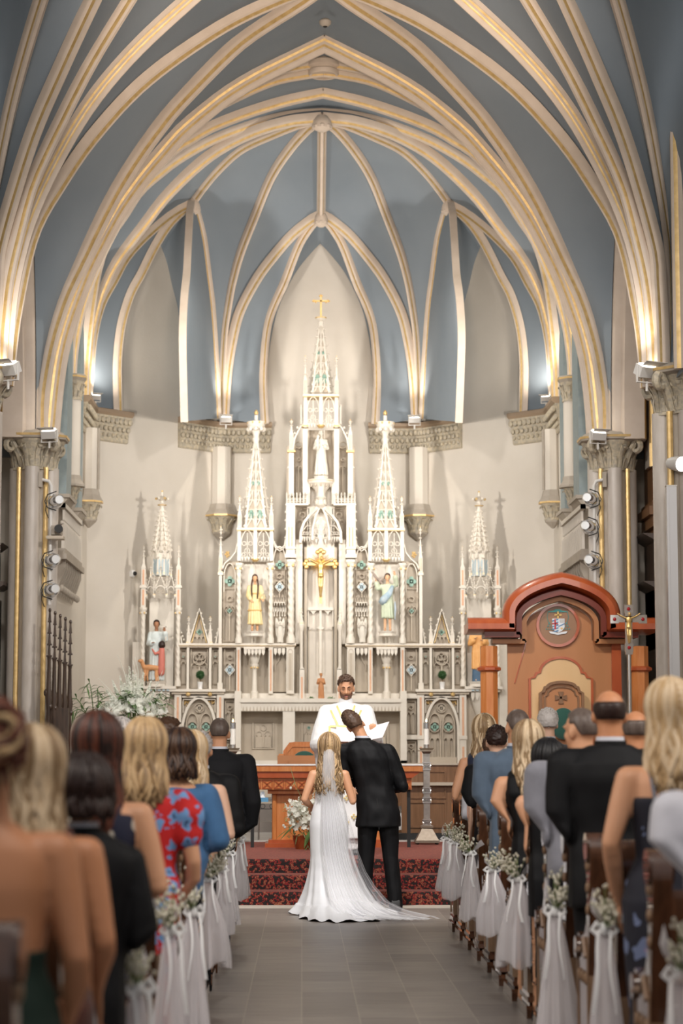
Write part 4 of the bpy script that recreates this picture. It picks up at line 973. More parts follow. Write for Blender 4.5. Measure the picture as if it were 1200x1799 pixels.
for cx in (340, 364):
    mb.bar(archpts(gx(cx-10.5), gx(cx+10.5), gz(1330), gz(1272), gz(1253)), 1.7*U, RY+.02, RY+.09, BG); quatre(mb, gx(cx), gz(1277), 7.6*U, RY+.05, GR)
    mb.bar(ringp(gx(cx), gz(1277), 9*U), 1.2*U, RY+.03, RY+.09, BG, closed=True)
    for d in (-5, 5): mb.bar(archpts(gx(cx+d-4), gx(cx+d+4), gz(1330), gz(1303), gz(1296)), 1.3*U, RY+.03, RY+.09, BG)
quatre(mb, gx(352), gz(1244), 7*U, RY+.07, BG); mb.bar(ringp(gx(352), gz(1244), 8*U), 1.2*U, RY+.04, RY+.09, BG, closed=True); pbox(mb, 326, 378, 1330, 1345, 0, .1, BG)
put('lancet_panel', mb, RM)
mb = MB(); tracery(mb, 398, 413, 1232, 1288, .02, 1.4, BG); pbox(mb, 395, 416, 1291, 1299, -.04, .1, W_); tracery(mb, 398, 413, 1303, 1344, .02, 1.4, BG); pbox(mb, 395, 416, 1219, 1227, -.04, .1, W_); put('narrow_panel', mb, RM)
# ---- register between the shelf and the cornice -------------------------------
mb = MB(); pbox(mb, 316, 521, 1131, 1134.5, -.09, .2, W_); pbox(mb, 318, 519, 1134.5, 1138, -.06, .2, BG); pbox(mb, 316, 521, 1134, 1135, -.085, .1, GO); put('cornice', mb, RM)
mb = MB()
for px in (332, 371): post(mb, px, 1138, 1211, 4.2, -.05, .1)
post(mb, 388.5, 1138, 1205, 5.5, -.06, .12); pbox(mb, 384, 393, 1200, 1211, -.08, .06); put('slender_shaft', mb, RM)
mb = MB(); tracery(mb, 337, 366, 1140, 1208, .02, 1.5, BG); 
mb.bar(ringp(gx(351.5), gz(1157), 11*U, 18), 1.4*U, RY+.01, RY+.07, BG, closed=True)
for k in range(3):
    a = 2*pi*k/3+.5; mb.bar(ringp(gx(351.5)+5.5*U*cos(a), gz(1157)+5.5*U*sin(a), 4.6*U, 10), 1.0*U, RY+.01, RY+.07, BG, closed=True)
for a, b in ((319, 328), (375, 384)): tracery(mb, a, b, 1142, 1200, .02, 1.2, BG, GR, lights=1)
put('rose_panel', mb, RM)
mb = MB(); tracery(mb, 396, 414, 1140, 1213, .02, 1.3, BG, lights=2); x, z = gx(405), gz(1177); r = 9*U
mb.bar([(x, z-r*1.15), (x+r, z), (x, z+r*1.15), (x-r, z)], 1.5*U, RY-.0, RY+.05, W_, closed=True); quatre(mb, x, z, r*.85, RY-.002, BL); put('quatrefoil_panel', mb, RM)
for px in (420.5, 477):
    mb = MB(); post(mb, px, 1138, 1219, 7.5, -.06, .2, inlay=(1142, 1214, 2.8)); put('inlaid_pilaster', mb, RM)
mb = MB(); post(mb, 511, 1138, 1219, 13.5, -.08, .25); mb.bar(archpts(gx(507), gx(515), gz(1214), gz(1146), gz(1141)), 1.0*U, RY-.087, RY-.07, BG); post(mb, 511, 1148, 1213, 5, -.084, .05, BG); put('panelled_pilaster', mb, RM)
mb = MB()   # statue table on a column
x = gx(448.5); pbox(mb, 430, 467, 1138, 1142, -.22, .2, W_)
for k in range(6):
    px = 433+k*6.2; mb.prism([(gx(px-2.6), gz(1142)), (gx(px+2.6), gz(1142)), (gx(px+2.6), gz(1148)), (gx(px), gz(1153)), (gx(px-2.6), gz(1148))], RY-.21, RY-.17, W_)
mb.lathe([(5.2*U, gz(1168)), (9*U, gz(1158)), (11*U, gz(1143))], (x, RY-.03, 0), 12); mb.lathe([(4.2*U, gz(1178)), (7.5*U, gz(1170)), (7.5*U, gz(1167))], (x, RY-.03, 0), 12, W_)
for k in range(8): a = k*pi/4; mb.ell((x+6*U*cos(a), RY-.03+6*U*sin(a), gz(1173)), (.016, .016, .02), 6, 4, GO)
mb.lathe([(7*U, gz(1236)), (7*U, gz(1216)), (4.6*U, gz(1213)), (3.9*U, gz(1178))], (x, RY-.03, 0), 14); put('statue_bracket', mb, RM)
mb = MB()
for k in range(3):
    px = 485+k*7; mb.prism([(gx(px-2.8), gz(1139)), (gx(px+2.8), gz(1139)), (gx(px+2.8), gz(1147)), (gx(px), gz(1152)), (gx(px-2.8), gz(1147))], RY-.07, RY-.03, W_)
mb.bar(archpts(gx(484), gx(502), gz(1178), gz(1172), gz(1152), ogee=True), 1.6*U, RY+.1, RY+.15, BG); pbox(mb, 480, 504, 1141, 1215, .14, .2, BG); put('hanging_tracery', mb, RM)
mb = MB(); pbox(mb, 425, 522, 1219, 1236, .02, .3, W_)
for px in (432, 448, 463, 477, 490, 505): pbox(mb, px-5, px+5, 1222, 1236, -.02, .1, W_)
put('predella', mb, RM)
# ---- gable bay pinnacles -------------------------------------------------------
mb = MB(); x0, x1, xa = gx(333.5), gx(368.5), gx(351)
mb.bar([(x0, gz(1131)), (xa, gz(1070)), (x1, gz(1131))], 3*U, RY-.03, RY+.12, W_); mb.bar([(x0+.04, gz(1129)), (xa, gz(1080)), (x1-.04, gz(1129))], 1.2*U, RY+.0, RY+.1, GO)
quatre(mb, xa, gz(1110), 5.5*U, RY+.06, GR)
for d in (-7, 0, 7): mb.bar(archpts(gx(351+d-3.2), gx(351+d+3.2), gz(1131), gz(1124), gz(1118)), 1.1*U, RY+.02, RY+.08, BG)
for k in range(6):
    t = k/6; 
    for s in (-1, 1): crocket(mb, xa+s*(x1-xa)*(1-t)*1.05, RY+.03, gz(1131)+(gz(1070)-gz(1131))*t+.02, .018)
put('gable', mb, RM)
for px in (332.5, 370.5): mb = MB(); pinnacle(mb, px, 1084, 1131, 6.5, inlay=False); put('pinnacle', mb, RM)
mb = MB(); mb.bar([(gx(319), gz(1118)), (gx(321), gz(1131)), (gx(327), gz(1131))], 2*U, RY, RY+.06, W_); [crocket(mb, gx(320+k*2), RY+.02, gz(1112+k*6), .018) for k in range(3)]; put('crocket_crest', mb, RM)
mb = MB(); mb.bar([(gx(385), gz(1104)), (gx(380), gz(1131))], 2*U, RY, RY+.05, W_); [crocket(mb, gx(384-k*2), RY+.02, gz(1106+k*7), .018) for k in range(3)]; put('crocket_crest', mb, RM)
# ---- main register --------------------------------------------------------------
mb = MB(); post(mb, 388, 1008, 1131, 5.2, -.05, .12); pbox(mb, 383.5, 392.5, 1007, 1011, -.07, .1, W_); put('slender_shaft', mb, RM)
mb = MB(); pinnacle(mb, 388, 925, 1008, 7, shaft=978); put('pinnacle', mb, RM)
mb = MB(); tracery(mb, 394, 414, 1034, 1126, .02, 1.3, BG); mb.bar(archpts(gx(394), gx(414), gz(1040), gz(1012), gz(990)), 1.6*U, RY, RY+.07, W_)
mb.bar([(gx(390), gz(1004)), (gx(395), gz(990)), (gx(405), gz(982)), (gx(414), gz(970)), (gx(417), gz(955))], 2*U, RY-.02, RY+.08, W_); quatre(mb, gx(404), gz(1021), 9.5*U, RY+.03, GR); quatre(mb, gx(404), gz(1073), 4.5*U, RY+.015, GR)
mb.bar([(gx(404), gz(1084)), (gx(411), gz(1073)), (gx(404), gz(1062)), (gx(397), gz(1073))], 1.1*U, RY+.0, RY+.05, BG, closed=True)
for k in range(7): mb.ell((gx(398+random.uniform(-4, 6)), RY, gz(972+random.uniform(-5, 8))), (.02, .02, .02), 6, 4, GO)
put('tracery_panel', mb, RM)
for px, r, ya in ((420.5, 4.2, 990), (476.5, 4.2, 990), (512, 5.4, 984)):
    mb = MB(); twist(mb, px, ya, 1131, r, -.07); put('twisted_column', mb, RM)
mb = MB(); pbox(mb, 425, 472, 990, 1131, .15, .2, W_); mb.bx(gx(448)-.006, gx(448)+.006, RY+.13, RY+.16, gz(1131), gz(990), W_); put('niche_back', mb, RM)
mb = MB(); tracery(mb, 482.5, 500.5, 1000, 1060, .05, 1.3, BG); quatre(mb, gx(492), gz(992), 8*U, RY+.02, GR); mb.bar(archpts(gx(481), gx(502), gz(1000), gz(985), gz(960)), 1.6*U, RY, RY+.06, W_)
x, z, r = gx(492), gz(1031), 8.5*U; mb.bar([(x, z-r*1.15), (x+r, z), (x, z+r*1.15), (x-r, z)], 1.5*U, RY, RY+.05, W_, closed=True); quatre(mb, x, z, r*.85, RY+.0, BL)
mb.bar([(gx(480), gz(948)), (gx(484), gz(962)), (gx(492), gz(968)), (gx(500), gz(962)), (gx(504), gz(948))], 1.8*U, RY, RY+.06, W_); put('tracery_panel', mb, RM)
mb = MB()    # small canopy over each angel
for k in range(5):
    px = 483+k*4.6; post(mb, px, 1050, 1080, 1.2, -.10, .02); mb.prism([(gx(px-2.4), gz(1075)), (gx(px+2.4), gz(1075)), (gx(px), gz(1063))], RY-.1, RY-.07, W_); mb.prism([(gx(px-2.4), gz(1058)), (gx(px+2.4), gz(1058)), (gx(px), gz(1046))], RY-.1, RY-.07, BG)
    mb.ell((gx(px), RY-.09, gz(1082)), (.012, .012, .02), 6, 4, W_)
pbox(mb, 482, 502, 1056, 1060, -.09, .1, W_); put('angel_canopy', mb, RM)
# centre niche frame
mb = MB(); post(mb, 526, 948, 1131, 12, .02, .2); post(mb, 531, 1100, 1175, 5.0, -.08, .1); mb.lathe([(3*U, gz(1178)), (3*U, gz(1110)), (5*U, gz(1104)), (5.6*U, gz(1098)), (3.2*U, gz(1090))], (gx(530.5), RY-.1, 0), 12); pinnacle(mb, 530.5, 1070, 1098, 5, -.14, inlay=False)
post(mb, 531.5, 1176, 1234, 8.5, -.15, .2, inlay=(1190, 1230, 3)); mb.prism([(gx(527.3), gz(1177)), (gx(535.7), gz(1177)), (gx(531.5), gz(1168))], RY-.15, RY+.05, W_)
post(mb, 537.5, 960, 1234, 5, .1, .15, BL if False else BG); put('niche_jamb', mb, RM)
mb = MB(); pbox(mb, 541, 587.4, 1066, 1071, .14, .25, W_); post(mb, 564.2, 1066, 1182, 4.2, .15, .1); post(mb, 542.5, 1066, 1100, 2.4, .17, .08); post(mb, 586, 1066, 1100, 2.4, .17, .08)
for px in (543, 585.4): post(mb, px, 1100, 1234, 2, .2, .06, BG)
for px in (551, 577): mb.prism([(gx(px-8), gz(1071)), (gx(px+8), gz(1071)), (gx(px+3), gz(1074)), (gx(px), gz(1079)), (gx(px-3), gz(1074))], RY+.17, RY+.24, W_)
for sx in (-1, 1): mb.prism([(gx(564.2), gz(1099)), (gx(564.2+sx*7), gz(1102)), (gx(564.2), gz(1106))], RY+.14, RY+.2, W_); mb.prism([(gx(564.2+sx*20), gz(1099)), (gx(564.2+sx*13), gz(1102)), (gx(564.2+sx*20), gz(1106))], RY+.16, RY+.2, W_)
put('tabernacle_frame', mb, RM, both=False)
# ---- side towers: canopy storey and openwork spire --------------------------------
def canopy(mb, cx, w, ytop, ybot, yf=-.12):
    """three-post canopy with net tracery and hanging cusps"""
    for d in (-.5, 0, .5): post(mb, cx+d*w, ytop, ybot, 6.2, yf if d == 0 else yf+.06, .1)
    for s in (-1, 1):
        a = cx+min(0, s)*w/2+3; b = a+w/2-6; H = ybot-ytop
        mb.bar(archpts(gx(a), gx(b), gz(ybot-H*.1), gz(ytop+H*.5), gz(ytop+H*.04)), 1.6*U, RY+yf+.05, RY+yf+.09, W_)
        m = (a+b)/2; mb.bar([(gx(m), gz(ytop+H*.1)), (gx(m), gz(ybot-H*.1))], 1.1*U, RY+yf+.06, RY+yf+.09, W_)
        for (dx, f, r) in ((-.25, .45, .16), (.25, .45, .16), (0, .68, .2), (-.3, .8, .13), (.3, .8, .13)):
            mb.bar(ringp(gx(m+dx*(b-a)), gz(ytop+H*f), r*(b-a)*U, 10), 1.1*U, RY+yf+.06, RY+yf+.09, W_, closed=True)
        for k in range(4):
            px = a+(k+.5)*(b-a)/4; mb.prism([(gx(px-2.3), gz(ybot-H*.12)), (gx(px+2.3), gz(ybot-H*.12)), (gx(px), gz(ybot+1))], RY+yf+.05, RY+yf+.09, W_)
    pbox(mb, cx-w/2-4, cx+w/2+4, ytop-2, ytop+1.5, yf-.02, .2, W_); pbox(mb, cx-w/2-4, cx+w/2+4, ytop+1.5, ytop+2.5, yf-.01, .2, GO)
    mb.lathe([(4*U, gz(ybot+2)), (7*U, gz(ybot-1)), (7*U, gz(ybot-3))], (gx(cx), RY+yf+.02, 0), 10, GO)
def spire(mb, cx, w, ybase, ytop, gems, yc=.16):
    """openwork octagonal spire: crocketed ribs with tracery between"""
    x = gx(cx); R = w*U/2; y = RY+yc; zb, zt = gz(ybase), gz(ytop); H = zt-zb
    ring = [(x+R*cos(pi/8*(2*k)+0), y+R*sin(pi/4*k)) for k in range(8)]
    for k in range(8):
        a = pi/4*k+pi/2; p0 = Vector((x+R*cos(a), y+R*sin(a), zb)); p1 = Vector((x+R*.13*cos(a), y+R*.13*sin(a), zt))
        mb.tube([p0, p1], [.024, .014], 5, W_)
        n = 9
        if k not in (0,):
            for j in range(n):
                q = p0.lerp(p1, (j+.3)/n); d = Vector((cos(a), sin(a), 0)); crocket(mb, q.x+d.x*.028, q.y+d.y*.028, q.z, .022*(1-.35*j/n))
        a2 = a+pi/4; q0 = Vector((x+R*cos(a2), y+R*sin(a2), zb)); q1 = Vector((x+R*.13*cos(a2), y+R*.13*sin(a2), zt))
        for j in range(9):       # net tracery, shrinking upward
            t = j/9; t2 = (j+1)/9; A, B, Cc, D = p0.lerp(p1, t), q0.lerp(q1, t), p0.lerp(p1, t2), q0.lerp(q1, t2); m = (A+B)/2; m2 = (Cc+D)/2
            rr = .012*(1-.4*t)
            mb.tube([A, A.lerp(m2, .5)+(m2-A).cross(Vector((0, 0, 1)))*.0, m2, D.lerp(m2, .5), B], rr, 4, W_); mb.tube([A, B], rr, 4, W_)
            mid = (A+B+Cc+D)/4; wd = (A-B).length
            if j in (1, 3, 5): mb.tube([m, mid, m2], rr*.8, 4, W_)
    # coloured foils on the two front faces, solid tracery plate behind
    for k in (3, 4):
        a = pi/4*k+pi/2; a2 = a+pi/4
        for t, r in gems:
            Rm = R*(1-t)+R*.13*t; am = (a+a2)/2; c = Vector((x+Rm*.92*cos(am), y+Rm*.92*sin(am), zb+H*t)); rot = Matrix.Rotation(am+pi/2, 4, 'Z'); q = MB()
            for d in ((1, 0), (-1, 0), (0, 1), (0, -1.1)): q.prism([(d[0]*r*.55+r*.42*cos(2*pi*j/9), d[1]*r*.55+r*.42*sin(2*pi*j/9)) for j in range(9)], -.008, .008, GR)
            q.box((0, 0, 0), (r*.7, .016, r*.7), GR); q.xf(Matrix.Translation(c) @ rot); mb.merge(q)
    mb.lathe([(R*.9, zb+.01), (R*.10, zt-.06)], (x, y, 0), 8, BG, rz=0)
mb = MB(); canopy(mb, 449, 57, 931, 986); put('tower_canopy', mb, RM)
mb = MB(); spire(mb, 449, 50, 930, 776, ((.17, .070), (.53, .032))); put('spire', mb, RM)
mb = MB()
x = gx(449); y = RY+.16; mb.lathe([(.035, gz(780)), (.05, gz(772)), (.06, gz(769)), (.045, gz(766)), (.05, gz(760)), (.09, gz(752)), (.13, gz(748)), (.145, gz(742)), (.15, gz(739)), (.10, gz(738)), (.03, gz(737)), (.03, gz(727)), (.0, gz(727))], (x, y, 0), 12)
for k in range(8): a = k*pi/4; mb.ell((x+.12*cos(a), y+.12*sin(a), gz(752)), (.035, .035, .04), 6, 5, W_); mb.ell((x+.13*cos(a+.39), y+.13*sin(a+.39), gz(741)), (.025,)*3, 6, 4, GO)
mb.lathe([(.0, gz(727)), (.032, gz(725)), (.035, gz(722.5)), (.018, gz(718.5)), (0, gz(717))], (x, y, 0), 10, GO); put('finial', mb, RM)
for px in (421, 477): mb = MB(); pinnacle(mb, px, 873, 930, 7, -.06, shaft=904); put('pinnacle', mb, RM)
mb = MB()    # flying links between tower and centre
mb.bar([(gx(480), gz(948)), (gx(486), gz(960)), (gx(493), gz(964)), (gx(500), gz(958)), (gx(503), gz(940))], 2*U, RY+.02, RY+.1, W_); put('linking_arch', mb, RM)
# ---- centre tower ------------------------------------------------------------------
mb = MB(); post(mb, 511, 885, 975, 16, -.1, .3, inlay=None); pbox(mb, 507, 509, 927, 961, -.106, 0, IN); pbox(mb, 512.5, 514.5, 927, 961, -.106, 0, IN); pbox(mb, 501, 521, 975, 981, -.14, .2, W_); pbox(mb, 502, 520, 962, 966, -.13, .2, W_)
for k in range(5): crocket(mb, gx(502), RY-.02, gz(900+k*15), .02)
put('panelled_pilaster', mb, RM)
mb = MB(); pbox(mb, 502, 542, 886, 889, -.12, .3, W_)
for k in range(7): px = 504+k*6; post(mb, px, 870, 886, 1.6, -.11, .03); mb.prism([(gx(px-1.6), gz(871)), (gx(px+1.6), gz(871)), (gx(px), gz(866))], RY-.11, RY-.08, W_)
for k in range(6): mb.bar(ringp(gx(507+k*6), gz(880), 2.4*U, 10), .9*U, RY-.1, RY-.07, W_, closed=True)
put('balustrade', mb, RM)
mb = MB(); tracery(mb, 521, 543, 892, 950, .1, 1.3, BG); put('tracery_panel', mb, RM)
mb = MB(); post(mb, 512, 796, 872, 9, -.04, .1); pbox(mb, 505, 519, 792, 795, -.06, .1, GO); pinnacle(mb, 512, 738, 793, 7, -.04, shaft=762); mb.prism([(gx(506), gz(818)), (gx(508), gz(822)), (gx(504), gz(823))], RY, RY+.03, W_); put('outer_tower_shaft', mb, RM)
mb = MB(); mb.bar([(gx(514), gz(795)), (gx(518), gz(770)), (gx(527), gz(752)), (gx(536), gz(742))], 2.4*U, RY-.02, RY+.06, W_); tracery(mb, 519, 531, 790, 870, .12, 1.2, BG)
for q in ((520, 765), (525, 755), (518, 775)): crocket(mb, gx(q[0])-.02, RY, gz(q[1])+.03, .022)
mb.bar(ringp(gx(525), gz(780), 6*U), 1.1*U, RY+.1, RY+.15, BG, closed=True); put('flying_buttress', mb, RM)
mb = MB(); post(mb, 536.5, 755, 886, 8.5, -.06, .12); pbox(mb, 531, 542, 748, 751, -.09, .1, GO); pbox(mb, 540, 545, 845, 886, -.05, .1, W_); put('inner_tower_shaft', mb, RM)
mb = MB(); canopy(mb, 564.2, 55, 697, 752, -.14); put('tower_canopy', mb, RM, both=False)
mb = MB(); spire(mb, 564.2, 42, 694, 566, ((.22, .075), (.58, .032)), .12); put('spire', mb, RM, both=False)
for px in (536.5,): mb = MB(); pinnacle(mb, px, 627, 696, 6.5, -.08, shaft=668); put('pinnacle', mb, RM)
for px in (529,): mb = MB(); post(mb, px, 715, 745, 2.5, .0, .05); mb.ell((gx(px), RY+.03, gz(713)), (.02, .02, .03), 6, 4, W_); put('small_pinnacle', mb, RM)
mb = MB(); mb.lathe([(.04, gz(570)), (.05, gz(563)), (.03, gz(560)), (.085, gz(557)), (.09, gz(555)), (.03, gz(553.5))], (0, RY+.12, 0), 8, W_); mb.lathe([(.088, gz(557)), (.092, gz(555))], (0, RY+.12, 0), 8, GO); put('spire_platform', mb, RM, both=False)
mb = MB(); y = RY+.12   # gold cross
mb.box((0, y, (gz(554)+gz(518))/2), (.026, .026, gz(518)-gz(554)), 0); mb.box((0, y, gz(526)), (.21, .026, .024), 0)
for c in ((0, gz(517)), (-.11, gz(526)), (.11, gz(526))):
    for d in ((0, .012), (.018, 0), (-.018, 0), (0, -.01)): mb.ell((c[0]+d[0], y, c[1]+d[1]), (.014,)*3, 6, 5)
for s in (-1, 1): mb.ell((s*.08, y, gz(528.5)), (.012,)*3, 6, 5)
put('summit_cross', mb, ['gold'], both=False)
mb = MB()   # ogee baldachin
for s in (-1, 1):
    mb.bar([(gx(564.2+s*36), gz(955)), (gx(564.2+s*35), gz(935)), (gx(564.2+s*29), gz(918)), (gx(564.2+s*18), gz(905)), (gx(564.2+s*8), gz(896)), (gx(564.2+s*2), gz(886))], 4.2*U, RY-.12, RY+.0, W_)
    mb.bar([(gx(564.2+s*15), gz(952)), (gx(564.2+s*14), gz(930)), (gx(564.2+s*10), gz(912)), (gx(564.2+s*3), gz(896))], 2.8*U, RY-.26, RY-.18, W_)
    for k in range(4):
        px = 564.2+s*(20+k*4.2)
        mb.bar(ringp(gx(px), gz(938), 2.6*U, 9), 1.0*U, RY-.1, RY-.06, W_, closed=True); mb.prism([(gx(px-2), gz(944)), (gx(px+2), gz(944)), (gx(px), gz(954))], RY-.1, RY-.06, W_)
    mb.bar([(gx(564.2+s*17), gz(925)), (gx(564.2+s*25), gz(925)), (gx(564.2+s*32), gz(934))], 1.3*U, RY-.1, RY-.06, W_)
mb.bar(archpts(gx(551), gx(577.4), gz(952), gz(932), gz(912)), 1.8*U, RY-.18, RY-.14, W_); mb.bar(ringp(0, gz(928), 6*U), 1.2*U, RY-.17, RY-.14, W_, closed=True)
for d in (-8, 0, 8): mb.bar(ringp(d*U, gz(943), 3.6*U, 10), 1.1*U, RY-.17, RY-.14, W_, closed=True); mb.prism([((d-2.5)*U, gz(949)), ((d+2.5)*U, gz(949)), (d*U, gz(958))], RY-.17, RY-.14, W_)
mb.lathe([(.02, gz(896)), (.05, gz(892)), (.10, gz(890)), (.05, gz(887)), (.04, gz(880)), (.09, gz(876)), (.06, gz(873)), (.05, gz(862)), (.07, gz(850))], (0, RY-.12, 0), 10, W_); put('ogee_baldachin', mb, RM, both=False)
mb = MB(); mb.lathe([(.06, gz(872)), (.09, gz(862)), (.16, gz(853)), (.20, gz(850)), (.21, gz(846)), (.21, gz(844)), (.19, gz(843))], (0, RY-.02, 0), 10, W_); mb.lathe([(.213, gz(846.5)), (.213, gz(845.5))], (0, RY-.02, 0), 10, GO)
for k in range(7): a = pi+k*pi/6; mb.ell((.17*cos(a), RY-.02+.17*sin(a), gz(854)), (.02, .02, .03), 6, 4, BG)
put('statue_pedestal', mb, RM, both=False)
# ---- outer wings ----------------------------------------------------------------
mb = MB(); pbox(mb, 262, 305, 1050, 1345, .18, .3, W_); pbox(mb, 248, 308, 1215, 1345, .1, .3, BG); pbox(mb, 246, 312, 1206, 1211, -.14, .2, W_); pbox(mb, 250, 308, 1211, 1216, -.1, .2, BG); put('wing_back', mb, RM)
for px in (253, 314.5):
    mb = MB(); twist(mb, px, 1068, 1206, 3.6, -.05); put('twisted_column', mb, RM)
    mb = MB(); post(mb, px, 1034, 1068, 8, -.08, .12, inlay=(1037, 1064, 3.4)); pbox(mb, px-6, px+6, 1030, 1034, -.1, .1, W_); post(mb, px, 998, 1031, 7.5, -.08, .12, inlay=(1002, 1028, 3.2)); mb.prism([(gx(px-4.5), gz(999)), (gx(px+4.5), gz(999)), (gx(px), gz(988))], RY-.09, RY+.04, W_); pinnacle(mb, px, 960, 998, 3.6, -.06, inlay=False); put('inlaid_post', mb, RM)
mb = MB()    # canopy with gables in front of lancet lantern
for c, w, yy in ((283.5, 20, -.16), (265.5, 13, -.06), (301.5, 13, -.06)):
    mb.bar([(gx(c-w/2-1), gz(1040)), (gx(c), gz(1012)), (gx(c+w/2+1), gz(1040))], 2.2*U, RY+yy, RY+yy+.06, W_); mb.bar(archpts(gx(c-w/2), gx(c+w/2), gz(1052), gz(1042), gz(1031)), 1.8*U, RY+yy, RY+yy+.06, W_)
    for s in (-1, 1): mb.bar(ringp(gx(c+s*w*.2), gz(1041), w*.13*U, 9), 1*U, RY+yy+.02, RY+yy+.05, BG, closed=True)
    for k in range(4):
        for s in (-1, 1): crocket(mb, gx(c+s*(w/2+1)*(1-k/4)), RY+yy, gz(1040-28*k/4)+.015, .015)
    pinnacle(mb, c, 993, 1013, 2.2, yy, inlay=False)
    pinnacle(mb, c+w/2+1, 1010, 1048, 3.0, yy, inlay=False); pinnacle(mb, c-w/2-1, 1010, 1048, 3.0, yy, inlay=False)
put('wing_canopy', mb, RM)
mb = MB(); mb.lathe([(15*U, gz(1012)), (15*U, gz(972))], (gx(283.5), RY+.05, 0), 8, W_, rz=pi/8)
for k, a in enumerate((-pi/2, -pi/4, -3*pi/4)):
    q = MB()
    for d in (-3.2, 3.2): q.prism(archpts((d-2.2)*U, (d+2.2)*U, -.18, .02, .08, 5), -.01, .01, BL)
    q.bar([(-8*U, .10), (0, .30), (8*U, .10)], 2*U, -.03, .02, W_)
    for j in range(3):
        for s in (-1, 1): crocket(q, s*8*U*(1-j/3), 0, .11+.2*j/3, .016)
    q.xf(Matrix.Translation((gx(283.5)+14.2*U*cos(a), RY+.05+14.2*U*sin(a), gz(992))) @ Matrix.Rotation(a+pi/2, 4, 'Z')); mb.merge(q)
for a in (-3*pi/8, -5*pi/8, -pi/8, -7*pi/8):
    pinnacle(mb, 283.5+15*cos(a), 955, 1010, 3, .05+15*U*sin(a)-.02, inlay=False)
put('lantern', mb, RM)
mb = MB(); spire(mb, 283.5, 30, 970, 893, (), .05); put('wing_spire', mb, RM)
mb = MB(); x = gx(283.5); y = RY+.05; mb.lathe([(.03, gz(895)), (.035, gz(890)), (.06, gz(888)), (.07, gz(886)), (.03, gz(884)), (.025, gz(880)), (.06, gz(877)), (.10, gz(875)), (.04, gz(873)), (.02, gz(871)), (.012, gz(863)), (0, gz(862))], (x, y, 0), 10)
for k in range(6): a = k*pi/3; mb.ell((x+.09*cos(a), y+.09*sin(a), gz(876)), (.022,)*3, 6, 4, GO if k % 2 else W_)
mb.ell((x, y, gz(863)), (.018,)*3, 6, 5, GO); mb.lathe([(.062, gz(888.5)), (.072, gz(887))], (x, y, 0), 10, GO); put('finial', mb, RM)
mb = MB()
for k in range(5): px = 268+k*7.5; mb.prism([(gx(px-3), gz(1216)), (gx(px+3), gz(1216)), (gx(px+3), gz(1224)), (gx(px), gz(1232)), (gx(px-3), gz(1224))], RY-.09, RY-.04, W_); mb.bx(gx(px-2.4), gx(px+2.4), RY-.14, RY-.10, gz(1214.5), gz(1212), BL)
mb.lathe([(.05, gz(1262)), (.09, gz(1250)), (.16, gz(1228)), (.18, gz(1216))], (gx(283.5), RY+.08, 0), 10, W_); mb.lathe([(.05, gz(1345)), (.045, gz(1262))], (gx(283.5), RY+.04, 0), 10, W_); put('wing_bracket', mb, RM)
mb = MB(); pbox(mb, 234, 250, 1128, 1345, .05, .2, W_); put('side_block', mb, RM)
# plinth down to the sanctuary floor
mb = MB(); mb.bx(-2.72, 2.72, RY-.35, RY+.4, .9, gz(1345)); put('plinth', mb, ['altarbeige'], both=False)
mb = MB(); mb.bx(-2.9, 2.9, 31.6, 33.1, SAN, .9); mb.bx(-2.9, 2.9, 31.2, 31.6, SAN, .74); mb.bx(-2.9, 2.9, 30.8, 31.2, SAN, .58); trim(mb.build('s', 'tile'))
